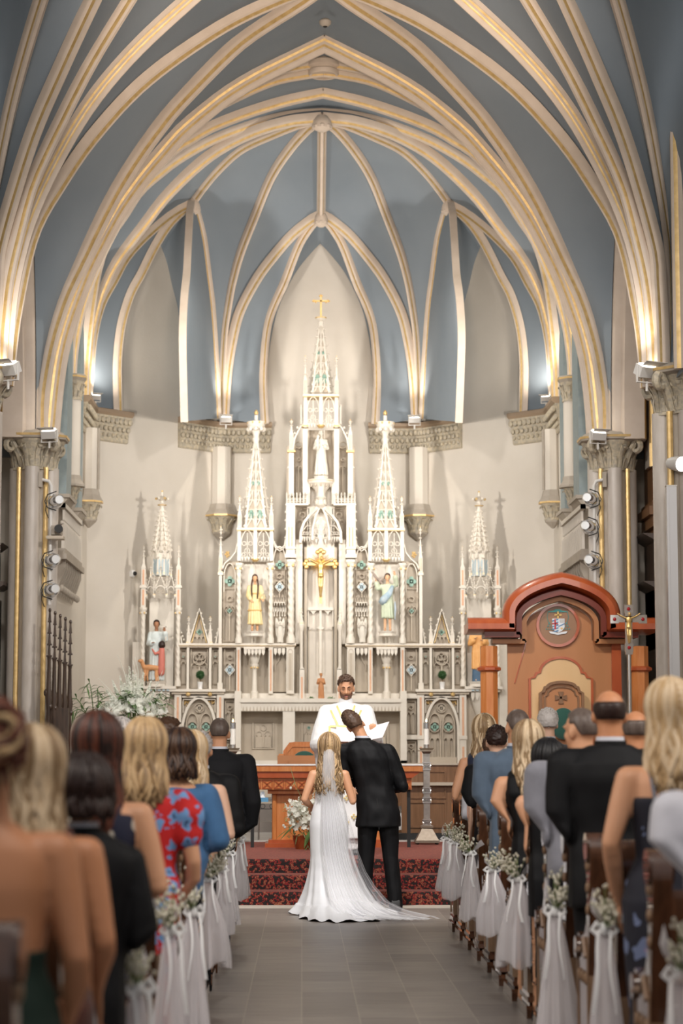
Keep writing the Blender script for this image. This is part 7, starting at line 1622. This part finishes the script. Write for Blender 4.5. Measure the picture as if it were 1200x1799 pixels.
# ================================================================== PEWS
XL, XR = -.89, 1.04
def rowk(k): return 18.75-.88*k
END = [(-.02, 0), (-.02, .05), (.02, .09), (.03, .5), (.0, .70), (-.05, .92), (-.075, 1.03), (-.07, 1.10), (-.03, 1.145), (.03, 1.15), (.085, 1.11), (.09, 1.04), (.06, .96), (.055, .84), (.09, .74), (.16, .68), (.30, .655), (.40, .67), (.455, .63), (.46, .56), (.42, .50), (.42, .12), (.46, .07), (.47, .05), (.47, 0)]
def make_pew(side, Lg=2.35):
    t = thing('pew', 'x', 'pew', (0, 0, 0)); s = side
    mb = MB(); mb.prism(END, 0, s*.075, 0, axis='x'); mb.prism([(-.045, 0), (-.045, .05), (-.02, .07), (.47, .07), (.495, .05), (.495, 0)], -s*.022, s*.097, 0, axis='x')
    mb.prism([(-.03, .09), (-.01, .12), (.45, .12), (.465, .09)], -s*.012, s*.087, 0, axis='x')
    # scroll top
    mb.tube([(-s*.012, .008, 1.085), (s*.088, .008, 1.085)], .068, 16); mb.tube([(-s*.014, .405, .60), (s*.089, .405, .60)], .052, 12)
    mb.build('pew_end', 'pewwood', t, smooth='auto')
    for y in (.045, .40): mb = MB(); mb.bx(-s*.006, s*.002, y-.012, y+.012, .14, .60); mb.build('edge_strip', 'pewedge', t)
    mb = MB(); mb.bx(s*.0, s*.075, .012, .022, .14, .50); mb.build('back_strip', 'pewedge', t)
    mb = MB(); mb.tube([(-s*.008, .06, .58), (-s*.008, .12, .66), (-s*.008, .2, .60), (-s*.008, .30, .60), (-s*.008, .39, .58)], .012, 6); mb.build('scroll_moulding', 'pewedge', t, smooth='auto')
    for k in range(3): mb = MB(); mb.ell((-s*.004, .10+.11*k, .48), (.012, .03, .03), 8, 6); mb.build('carved_rosette', 'pewedge', t, smooth='auto')
    for z in (.80, .90, 1.0): mb = MB(); mb.ell((-s*.002, .012, z), (.012, .03, .026), 8, 6); mb.build('carved_bead', 'pewedge', t, smooth='auto')
    mb = MB(); mb.prism([(-.0, .40), (.055, .40), (.03, .96), (.02, 1.0), (-.05, 1.0), (-.055, .96)], s*.075, s*Lg, 0, axis='x'); mb.build('backrest', 'pewwood', t, smooth='auto')
    mb = MB(); mb.bx(s*.075, s*Lg, .03, .45, .41, .45); mb.build('seat', 'pewwood', t)
    mb = MB(); mb.bx(s*(Lg-.06), s*Lg, 0, .45, 0, .41); mb.build('far_support', 'pewwood', t)
    mb = MB(); mb.bx(s*.10, s*(Lg-.1), -.08, .04, .52, .545); mb.bx(s*.10, s*(Lg-.1), -.09, -.075, .50, .58); mb.build('book_rack', 'pewwood', t)
    return t
order = ['front', 'second', 'third', 'fourth', 'fifth', 'sixth', 'seventh', 'eighth', 'ninth', 'tenth', 'eleventh', 'twelfth', 'thirteenth', 'fourteenth', 'fifteenth', 'sixteenth', 'seventeenth']
for s, X, side in ((-1, XL, 'left'), (1, XR, 'right')):
    base = make_pew(s)
    for k in range(17):
        lab = 'dark varnished wooden pew, %s row on the %s of the aisle' % (order[k] if k else 'front', side)
        g = 'pews %s of the aisle' % side
        if k == 0: base.location = (X, rowk(0), 0); base['label'] = lab; base['group'] = g
        else: dup(base, (X, rowk(k), 0), label=lab, group=g)
# tulle bows with baby's breath
def make_bow(seed, L=.47, spread=1.0, ribbon=True, puff=False):
    rg = random.Random(seed); t = thing('pew_bow', 'x', 'bow', (0, 0, 0))
    for layer in range(2):
        mb = MB(); rows = []; nc = 40; ph = rg.uniform(0, 6)
        for j in range(15):
            v = j/14; w = (.018+(.085 if layer else .07)*spread*v**.7)*(1+(.25*sin(pi*v) if puff else 0)); row = []
            for i in range(nc+1):
                a = -pi*1.02+2.04*pi*i/nc; rip = 1+.20*v*sin(a*7+ph)+.10*v*sin(a*15+ph*2)
                row.append((w*rip*sin(a)+.02*v*sin(ph), -.02-.0*v+w*.55*rip*cos(a)*(.9), -L*v*(1+.05*sin(a*3+ph)) - .004*layer))
            rows.append(row)
        mb.grid(rows); mb.build('tulle_tail', 'tulle', t, smooth=True)
    for s in (-1, 1):   # band wrapping up to the pew end
        mb = MB(); mb.grid([[(s*.0, .0, .012), (s*.02, .01, .05), (s*.045, .03, .09), (s*.06, .09, .12)], [(s*.0, .0, -.012), (s*.03, .0, .025), (s*.06, .02, .05), (s*.075, .09, .07)]]); mb.build('tulle_band', 'tulle', t, smooth=True)
    mb = MB(); mb.ell((0, -.03, 0), (.028, .022, .022), 10, 8)
    if ribbon:
        for s in (-1, 1):
            mb.tube([(0, -.035, 0), (s*.035, -.05, .018), (s*.052, -.05, .0), (s*.03, -.05, -.016), (0, -.035, 0)], [.006, .011, .012, .010, .006], 6, flat=.3, up=(0, 1, 0))
    mb.build('ribbon_knot', 'satin', t, smooth=True)
    for s in (-1, 1):
        mb = MB(); x = s*.02; mb.grid([[(x-.006+s*.02*v+.006*sin(v*6+s), -.05-.05*sin(v*2), -L*.5*v), (x+.006+s*.026*v+.006*sin(v*6+s), -.052-.05*sin(v*2), -L*.5*v-.0)] for v in [k/9 for k in range(10)]]); mb.build('ribbon_tail', 'satin', t, smooth=True)
    mb, mg = MB(), MB()
    for i in range(85):
        a = rg.gauss(0, .5); e = rg.uniform(.3, 1.25); R = rg.uniform(.05, .135); p = Vector((-.035+R*sin(a)*.8-.03*0, -.06+rg.uniform(-.04, .03), R*e)); mb.ell(p, (rg.uniform(.006, .010),)*3, 6, 4)
        if i % 3 == 0: mg.tube([(0, -.03, 0), p*.6+Vector((0, -.02, 0)), p], .0018, 3)
    mb.build('babys_breath', 'babys', t, smooth=True)['kind'] = 'stuff'; mg.build('stems', 'paleleaf', t)['kind'] = 'stuff'
    return t
bows = [make_bow(1), make_bow(2, .45, 1.15, True, True), make_bow(3, .50, .8, True)]
first = [True]*3
for side, s, X in (('left', -1, XL), ('right', 1, XR)):
    for n_, (k, z, v, fl) in enumerate(((0, .80, 0, 1), (1, .80, 1, 1), (3, .79, 2, -1), (5, .76, 1, 1), (7, .80, 1, -1), (9, .74, 0, 1), (11, .79, 2, 1), (13, .78, 0, 1))):
        if side == 'left' and k == 13: z = .74
        loc = (X-s*.055, rowk(k)-.07, z); lab = "white tulle bow with baby's breath on the %s pew, %s side of the aisle" % (order[k], side)
        rz = -s*.35+fl*.1
        b = bows[v]
        if first[v]: b.location = loc; b.rotation_euler = (0, 0, rz); b['label'] = lab; b['group'] = 'tulle pew bows'; first[v] = False
        else: dup(b, loc, rz, lab, 'tulle pew bows', scale=(fl*-s, 1, 1+.04*((k*7) % 5-2)+(.35 if k >= 9 else 0)))
# ================================================================== BRIDE
BY = 20.7; bx_ = P(578, 1450, BY).x; Hb = P(578, 1289, BY).z
lift = .05
def bw(v): return Vector((v[0], v[1], v[2]+0))
bride, hmB, kB = person('bride with long wavy hair in a fitted white gown and cathedral veil, seen from behind', (bx_, BY, 0), H=Hb-.025, sex='f', skin='skin', voxel=.0075, top=None, bottom=None, hair=('long', 'h_dirty', 'h_blonde'), hairlen=.34, bulk=.98, hairkw=dict(wave=.034, thick=.014, flare=1.0, spread=1.5, n=320, curl=1.0),
    arms=(((-.245, -.05, 1.13), (-.17, .16, 1.05)), ((.235, -.04, 1.11), (.245, .16, 1.20))), hands=((-.6, -.2, .6), (.6, -.4, .6)), straps='satin', seed=4, curl=.7)
# gown
SEC = [(1.25, .138, .138, .108, .10), (1.16, .134, .134, .10, .095), (1.08, .138, .138, .105, .10), (.98, .165, .165, .125, .112), (.86, .187, .187, .150, .128), (.70, .182, .184, .145, .13), (.56, .178, .188, .145, .13), (.44, .19, .205, .16, .15), (.32, .215, .235, .21, .17), (.20, .25, .29, .31, .20), (.11, .29, .37, .48, .22), (.05, .33, .50, .72, .25), (.018, .36, .60, .90, .27), (.004, .37, .62, .96, .28)]
rows = []; nA = 110
def sm(t): return t
for i in range(len(SEC)-1):
    for q in range(4):
        t = q/4; s = [SEC[i][j]*(1-t)+SEC[i+1][j]*t for j in range(5)]; rows.append(s)
rows.append(list(SEC[-1])); G = []
for (z, xl, xr, yb, yf) in rows:
    r = []; f = max(0, min(1, (.62-z)/.6))
    for k in range(nA):
        a = 2*pi*k/nA; c, s_ = cos(a), sin(a); rx = xr if c > 0 else xl; ry = yf if s_ > 0 else yb
        rip = 1+f*(.045*sin(a*11+z*2)+.03*sin(a*19+1.3+z*3)+.02*sin(a*5+.6)) + .008*noise.noise(Vector((c*3, s_*3, z*14)))*(1-f)
        zz_ = z + (0 if z > .1 else .012*(1+sin(a*17)))*f
        r.append((rx*rip*c + (.06*f*f if s_ < 0 else 0), ry*rip*s_-.012, zz_))
    G.append(r)
mb = MB(); mb.grid(G, closed=True); mb.build('wedding_gown', mat('ivory_gown_satin', (.80, .81, .84), .42, c2=(.86, .87, .89), scale=3, sheen=.3), bride, smooth=True)
# beaded illusion bodice back, hem lace
mb = MB()
for i in range(170):
    z = random.uniform(1.08, 1.36); x = random.uniform(-.11, .11)
    if z > 1.25 and abs(x) < (z-1.25)*1.0: continue
    y = -.112*sqrt(max(.05, 1-(x/.15)**2))-.014; mb.ell((x, y, z), (.005, .003, .005), 5, 4)
mb.build('beadwork', 'satin', bride)
# veil
V = [(1.595, -.035, .030, -.105), (1.57, -.050, .045, -.135), (1.50, -.058, .052, -.160), (1.40, -.064, .056, -.172), (1.30, -.072, .062, -.180), (1.18, -.076, .085, -.182), (1.05, -.080, .120, -.180), (.92, -.085, .155, -.195), (.78, -.085, .185, -.205), (.64, -.08, .215, -.205), (.50, -.065, .255, -.225), (.38, -.05, .305, -.27), (.27, -.03, .36, -.35), (.17, .00, .43, -.47), (.09, .04, .53, -.62), (.045, .09, .68, -.74), (.03, .15, .84, -.80), (.022, .25, .95, -.86), (.016, .36, 1.0, -.93)]
def vgrid(lo, hi, offs, amp, seed, n=72):
    R = []; 
    for i in range(len(V)-1):
        for q in range(3):
            t = q/3; z, xl, xr, y = [V[i][j]*(1-t)+V[i+1][j]*t for j in range(4)]; row = []
            for k in range(n+1):
                u = lo+(hi-lo)*k/n; A = amp*(.25+.75*min(1, (1.6-z)/1.0)); x = xl+(xr-xl)*u; edge = 4*(u-.5)**2
                yy = y+A*(sin(u*46+seed)+.6*sin(u*83+seed*2+z*2))+edge*.03*(1 if z > .5 else 0)+offs
                if z < .15: zz_ = max(.012, z+abs(A)*1.2*(sin(u*34+seed+y*6)+1)*.6)
                else: zz_ = z
                row.append((x, yy, zz_))
            R.append(row)
    return R
mb = MB(); mb.grid(vgrid(0, 1, 0, .010, 1)); mb.build('veil', 'veil', bride, smooth=True)
mb = MB(); mb.grid(vgrid(.04, .86, .012, .012, 3.3)); mb.build('veil_underlayer', 'veil', bride, smooth=True)
mb = MB(); q = []   # outer transparent sweep at the right
for (z, x0, x1, y) in ((.95, .15, .185, -.18), (.78, .18, .23, -.17), (.60, .20, .28, -.16), (.42, .25, .35, -.16), (.28, .30, .44, -.20), (.15, .36, .56, -.3), (.06, .45, .75, -.42), (.025, .55, .97, -.56), (.015, .6, 1.02, -.72)):
    q.append([(x0+(x1-x0)*k/14, y+.012*sin(k*1.7), z+(.012*(1+sin(k*1.3)) if z < .1 else 0)) for k in range(15)])
mb.grid(q); mb.build('veil_edge', 'sheer', bride, smooth=True)
mb = MB(); mb.tube([(-.045, -.098, 1.607), (0, -.108, 1.616), (.04, -.098, 1.607)], .008, 6); mb.build('hair_comb', 'satin', bride, smooth=True)
# ================================================================== GROOM
GY = 21.1; gx0 = P(668, 1500, GY).x
def gw(v):
    z = v[2]; x = v[0]-.17*max(0, (z-.95)/.8)**1.35-.02*min(1, z); return Vector((x, v[1], z))
groom, hmG, kG = person('groom in a black suit leaning his head towards the bride, seen from behind', (gx0, GY, .0), H=1.95, sex='m', skin='skin', voxel=.008, top='blacksuit', topkind='jacket', bottom='blacksuit', hair=('short', 'h_mid', 'h_brown'), tilt=(-.10, -.36, 0), bulk=.98, warp=gw,
    arms=(((-.27, .02, 1.12), (-.10, .24, 1.13)), ((.245, -.01, 1.10), (.10, .27, 1.06))), legs=(((-.115, .0, .48), (-.14, -.02, .075)), ((.10, .01, .48), (.135, -.02, .075))), seed=2, cloth_amp=.014)
mb = MB(); mb.grid([[(x, -.168-.002*abs(x*40), z) for x in (-.003, .003)] for z in (.80, .9, 1.0, 1.1)])
for v in range(len(mb.v)): mb.v[v] = tuple(gw(mb.v[v]))
mb.build('jacket_vent', 'black', groom)
# ================================================================== PRIEST
QY = 23.75; qx = P(608, 1400, QY).x; Hq = P(608, 1191, QY).z-PLAT+.02
def loc_(px, py, Y): p = P(px, py, Y); return Vector((-(p.x-qx), -(Y-QY), p.z-PLAT))
kq = Hq/1.75; hl = loc_(657, 1286, QY-.42)/kq; hr_ = loc_(594, 1299, QY-.42)/kq
priest, hmP, kP = person('bearded priest in white chasuble with gold bands reading from an open booklet', (qx, QY, PLAT), H=Hq, sex='m', rz=pi, skin='skin', voxel=.0075, top=None, bottom=None, hair=('short', 'h_mid', 'h_brown'), tilt=(-.22, 0, 0),
    arms=(((-.27, .08, 1.10), (hl.x, hl.y-.06, hl.z-.01)), ((.27, .08, 1.10), (hr_.x, hr_.y-.06, hr_.z-.01))), hands=((-.3, .6, -.7), (.3, .6, -.7)), curl=.8, seed=5)
K = kq
CS = [(.16, .26, .20, .0), (.45, .27, .20, .0), (.75, .28, .19, .02), (.92, .30, .19, .03), (1.05, .32, .20, .05), (1.17, .33, .20, .06), (1.27, .30, .175, .04), (1.36, .275, .15, .01), (1.43, .225, .125, -.01), (1.475, .12, .09, -.012), (1.49, .072, .07, -.012)]
CS = [(a*K, b*K, c*K, d*K) for a, b, c, d in CS]
b = MB(); loft(b, CS, 40)
for s, w_ in ((-1, hl), (1, hr_)):
    limb(b, [(s*.19*K, 0, 1.385*K), (s*.24*K, .05*K, 1.22*K), (s*.27*K, .10*K, 1.08*K), (w_*K).lerp(Vector((s*.27*K, .08*K, 1.06*K)), .45)], [.085*K, .09*K, .095*K, .085*K])
me = remesh(b, .011, 3, fold(.014, 9, .35, 3)); link_mesh('chasuble', me, 'whitecloth', priest)
mb = MB(); mb.lathe([(.088*K, 1.43*K), (.074*K, 1.48*K), (.066*K, 1.525*K), (.058*K, 1.53*K), (.055*K, 1.46*K)], (0, -.008*K, 0), 22, sy=1.05); mb.build('alb_collar', 'satin', priest, smooth='auto')
mb = MB(); loft(mb, [(.05*K, .20*K, .16*K, 0), (.20*K, .19*K, .15*K, 0), (.30*K, .18*K, .14*K, 0)], 30); mb.build('alb', 'whitecloth', priest, smooth=True)
def csurf(x, z):
    for i in range(len(CS)-1):
        if CS[i][0] <= z <= CS[i+1][0]:
            t = (z-CS[i][0])/(CS[i+1][0]-CS[i][0]); hw, hd, yo = [CS[i][j]*(1-t)+CS[i+1][j]*t for j in (1, 2, 3)]; return yo+hd*max(.02, 1-(abs(x)/hw)**2.3)**.5+.020
    return .1
def ribbon(mb, pts, w):
    q = []; P3 = []
    for i in range(len(pts)-1):
        for j in range(8): t = j/8; P3.append((pts[i][0]*(1-t)+pts[i+1][0]*t, pts[i][1]*(1-t)+pts[i+1][1]*t))
    P3.append(pts[-1]); L_ = []; R_ = []
    for i, (x, z) in enumerate(P3):
        a = P3[max(0, i-1)]; c = P3[min(len(P3)-1, i+1)]; d = Vector((c[0]-a[0], c[1]-a[1])).normalized(); n = Vector((-d.y, d.x))*w/2
        L_.append((x+n.x, csurf(x+n.x, z+n.y), z+n.y)); R_.append((x-n.x, csurf(x-n.x, z-n.y), z-n.y))
    mb.grid([L_, R_]); 
def lp(px, py): v = loc_(px, py, QY-.2); return (v.x, v.z)
gb = mat('gold_brocade', (.68, .50, .16), .5, c2=(.80, .64, .28), scale=60, metal=.2)
for s in (-1, 1):
    mb = MB(); m_ = lambda px: 608+(px-608)*s
    ribbon(mb, [lp(m_(592), 1239), lp(m_(602), 1262), lp(m_(606), 1272)], .020); ribbon(mb, [lp(m_(581), 1247), lp(m_(588), 1262), lp(m_(594), 1275)], .020)
    ribbon(mb, [lp(m_(608), 1276), lp(m_(579), 1276)], .022); ribbon(mb, [lp(m_(579), 1276), lp(m_(579), 1292)], .022); ribbon(mb, [lp(m_(597), 1290), lp(m_(597), 1330), lp(m_(598), 1400)], .024); mb.build('gold_band', gb, priest, smooth=True)
mb = MB()   # embroidered hem crosses
for (x, z) in ((-.08, .42), (0, .36), (.08, .42), (0, .62)):
    for d in ((.02, 0), (-.02, 0), (0, .02), (0, -.02)): mb.ell((x+d[0], csurf(x, z)+.0, z+d[1]), (.012, .004, .012), 6, 4)
mb.build('embroidery', gb, priest)
# face details
def hput(name, fn_, m):
    q = MB(); fn_(q); q.xf(hmP); return q.build(name, m, priest, smooth=True)
def beard(q):
    def f(d):
        x, y, z = d; inb = (z < -.12 and y > -.15) or (z < .1 and abs(x) > .8 and y > -.1)
        if inb and abs(x) < .26 and -.62 < z < -.47 and y > .5: inb = False
        return 1+(.045 if inb else -.12)+.02*noise.noise(Vector((x*24, y*24, z*24)))*(1 if inb else 0)
    q.ell((0, .014*kP, -.036*kP), (.0615*kP, .0745*kP, .084*kP), 50, 36, fn=f)
    q.ell((0, .085*kP, -.050*kP), (.026*kP, .010*kP, .006*kP), 12, 6)
hput('beard', beard, hairm('brown_beard', (.13, .06, .035), (.22, .11, .07)))
def brows(q):
    for s in (-1, 1): q.tube([(s*.014*kP, .088*kP, .026*kP), (s*.03*kP, .087*kP, .031*kP), (s*.048*kP, .074*kP, .024*kP)], [.004, .005, .002], 6)
hput('eyebrows', brows, 'h_brown')
def eyes(q):
    for s in (-1, 1): q.tube([(s*.018*kP, .081*kP, .001*kP), (s*.031*kP, .083*kP, -.004*kP), (s*.044*kP, .074*kP, .001*kP)], [.002, .0035, .002], 6)
hput('eyelashes', eyes, 'eyeshade')
hput('lips', lambda q: q.ell((0, .088*kP, -.065*kP), (.019*kP, .008*kP, .005*kP), 12, 6), 'lip')
# open booklet
a, b_2, c = P(591, 1277, QY-.50), P(636, 1281, QY-.42), P(684, 1268, QY-.50); a2, b2, c2 = P(588, 1303, QY-.62), P(636, 1303, QY-.52), P(672, 1296, QY-.62)
o_ = Vector(b_2); t = thing('open_booklet', 'open white ceremony booklet held by the priest above the groom', 'booklet', tuple(o_))
for nm, q in (('left_page', (a, b_2, b2, a2)), ('right_page', (b_2, c, c2, b2))):
    mb = MB(); q = [Vector(x)-o_ for x in q]; n = (q[1]-q[0]).cross(q[3]-q[0]).normalized()*.004; mb.add([x+n for x in q]+[x-n for x in q], [(0, 1, 2, 3), (7, 6, 5, 4), (0, 4, 5, 1), (1, 5, 6, 2), (2, 6, 7, 3), (3, 7, 4, 0)]); mb.build('page', 'paper', t)
# ================================================================== CONGREGATION
def stand(px, pytop, Y, z0=0):
    p = P(px, pytop, Y); return (p.x, Y, z0), p.z-z0
def cg(label, px, ptop, Y, **kw):
    kk = round((18.75+.60-Y)/.88); Y = 18.75-.88*kk+.60
    loc, H = stand(px, ptop, Y); kw.setdefault('seed', int(px) % 17)
    sd = -1 if loc[0] < 0 else 1
    lim = 1.03 if sd > 0 else .86; near = kw.pop('near', False)
    def wp(v):
        wz = max(0, min(1, ((.95 if (sd < 0 or near) else 1.23)-v[2])/.12)); xw = sd*(v[0]+loc[0])
        if xw < lim: xw += (lim+.3*(xw-lim)+(.12 if v[2] < .6 else 0)-xw)*wz
        return Vector((sd*xw-loc[0], v[1], v[2]))
    if 'rz' not in kw: kw['warp'] = wp
    hs = {'short': .012, 'buzz': .004, 'bald': 0, 'crop': .03, 'updo': .03}.get(kw.get('hair', ('short',))[0], .02)
    return person(label, loc, H=H-hs, **kw)
AF = (((-.25, -.04, 1.10), (-.06, .24, 1.02)), ((.25, -.04, 1.10), (.06, .24, 1.02)))
AD = (((-.235, -.03, 1.10), (-.22, .10, .86)), ((.235, -.03, 1.10), (.22, .10, .86)))
# left side, nearest first
cg('woman with pinned up auburn hair in a strapless dark green dress, at the left edge', -12, 1222, 5.3, sex='f', skin='skin2', top='darkgreen', topkind='lowback', skirt=True, backz=1.12, hair=('updo', 'h_auburn', 'h_blonde'), bulk=1.12, arms=AD, seed=3)
cg('woman with straight light blonde hair in a brown sleeveless top, left pews', 60, 1276, 6.15, sex='f', skin='skin2', top='brown', topkind='sleeveless', hair=('long', 'h_dirty', 'h_blonde2'), hairlen=.24, bulk=1.1, arms=AD, bottom='brown', skirt=True)
cg('person with short dark curly hair in a black jacket, left pews', 146, 1327, 7.0, sex='f', top='blacksuit', topkind='jacket', bottom='blacksuit', hair=('crop', 'h_dark', 'h_dark'), bulk=1.1, arms=AF)
cg('woman with long dark reddish hair and strappy navy floral dress', 172, 1252, 7.9, backz=1.38, sex='f', skin='skin', top='navyfloral', topkind='lowback', skirt=True, straps='navyfloral', hair=('long', 'h_dark', 'h_auburn'), hairlen=.26, bulk=1.08, arms=AF)
cg('woman with wavy shoulder length blonde hair in a red dress with blue flowers', 256, 1263, 9.6, sex='f', skin='skin', top='redfloral', topkind='puff', skirt=True, hair=('long', 'h_dirty', 'h_blonde'), hairlen=.17, bulk=1.08, arms=AD, hairkw=dict(wave=.016, thick=.014, flare=.45, n=230))
cg('woman with short dark brown hair in a blue top', 316, 1280, 12.3, sex='f', skin='skin', top='bluetop', topkind='threequarter', bottom='charcoal', hair=('long', 'h_dark', 'h_brown'), hairlen=.07, bulk=1.1, arms=AF)
cg('bare shouldered woman with pale blonde hair in a tan dress', 338, 1284, 13.2, sex='f', skin='skin3', top=mat('tan_cloth', (.45, .27, .17), .7), topkind='lowback', skirt=True, hair=('long', 'h_blonde2', 'h_blonde'), hairlen=.16, bulk=1.1, arms=AF)
cg('grey haired person in a black suit behind the cropped haired man, left pews', 352, 1286, 14.1, sex='m', top='blacksuit', hair=('short', 'h_grey'), arms=AF, bottom='blacksuit', bulk=1.05)
cg('man with cropped hair in a charcoal suit standing at the front left pew', 386, 1262, 17.2, sex='m', top='charcoal', hair=('buzz', 'h_salt'), arms=(((-.25, -.03, 1.10), (-.10, .22, .95)), ((.265, -.03, 1.10), (.245, .06, .84))), bottom='charcoal', bulk=1.08, voxel=.008, curl=.8)
cg('white haired person in the second place of the left pews', 213, 1264, 14.1, sex='f', top='lightgrey', topkind='shirt', hair=('crop', 'h_white', 'h_grey'), arms=AF)
cg('woman with pinned up brown hair seen in profile in the far left pews', 297, 1259, 15.6, sex='f', skin='skin3', top='navy', topkind='shirt', hair=('updo', 'h_brown', 'h_brown'), arms=AF, rz=-1.1)
# right side, farthest first
cg('woman with wavy blonde hair in a navy sleeveless dress at the front right pew', 850, 1255, 18.5, sex='f', skin='skin', top='navy', topkind='sleeveless', skirt=True, hair=('long', 'h_dirty', 'h_blonde2'), hairlen=.24, arms=AF, hairkw=dict(wave=.018, thick=.014, flare=.5, n=220), voxel=.008)
cg('person in a light grey top standing between the blonde woman and the young man', 864, 1292, 17.6, sex='f', skin='skin', top='lightgrey', topkind='shirt', hair=('short', 'h_brown'), arms=AF)
cg('young man with short dark hair in a black polo shirt', 872, 1275, 16.7, sex='m', skin='skin3', top='polo', topkind='polo', hair=('short', 'h_dark'), arms=AD, bottom='greysuit')
cg('man with cropped grey hair in a blue grey suit', 909, 1247, 14.95, sex='m', skin='skin', top='bluesuit', hair=('buzz', 'h_salt'), arms=AF, bottom='bluesuit', tilt=(0, 0, .25), bulk=1.12)
cg('woman with long blonde streaked hair in a black sleeveless dress', 928, 1266, 13.2, sex='f', skin='skin', top='blacksuit', topkind='sleeveless', skirt=True, hair=('long', 'h_dirty', 'h_blonde2'), hairlen=.24, bulk=1.05, arms=AF)
cg('woman with straight black hair and bare arms left of the man in the grey shirt', 962, 1298, 12.3, sex='f', skin='skin', top='blacksuit', topkind='sleeveless', skirt=True, hair=('long', 'h_black', 'h_black'), hairlen=.26, arms=AF, hairkw=dict(wave=.002))
cg('man with cropped brown hair and a grey shirt turning his head left', 1020, 1245, 11.4, sex='m', skin='skin', top='greyshirt', topkind='shirt', hair=('buzz', 'h_salt'), arms=AF, tilt=(0, 0, .7), bulk=1.15, bottom='charcoal')
cg('white haired man in a dark jacket, far right pews', 962, 1245, 19.35, sex='m', skin='skin3', top='greysuit', hair=('short', 'h_white'), arms=AF)
cg('balding man in a dark jacket behind the bald man, right pews', 1116, 1249, 12.3, sex='m', skin='skin2', top='greysuit', hair=('bald', 'h_salt'), arms=AF)
cg('bald man with dark cropped sides in a black suit', 1070, 1213, 10.55, sex='m', skin='skin2', top='blacksuit', hair=('bald', 'h_dark'), arms=AF, bottom='blacksuit', bulk=1.12)
cg('woman with long blonde hair in a strappy dark floral dress, nearest on the right', 1176, 1193, 8.8, sex='f', skin='skin', top='darkfloral', topkind='lowback', skirt=True, straps='greyshirt', hair=('long', 'h_blonde', 'h_blonde2'), hairlen=.24, near=True, bulk=1.08, arms=(((-.25, -.03, 1.12), (-.20, .12, .88)), ((.25, -.04, 1.10), (.06, .24, 1.02))), hairkw=dict(wave=.016, thick=.014, flare=.5, n=240))
cg('person in a white shirt at the right edge', 1275, 1240, 7.0, sex='m', top='whiteshirt', topkind='shirt', hair=('short', 'h_brown'), arms=AD)
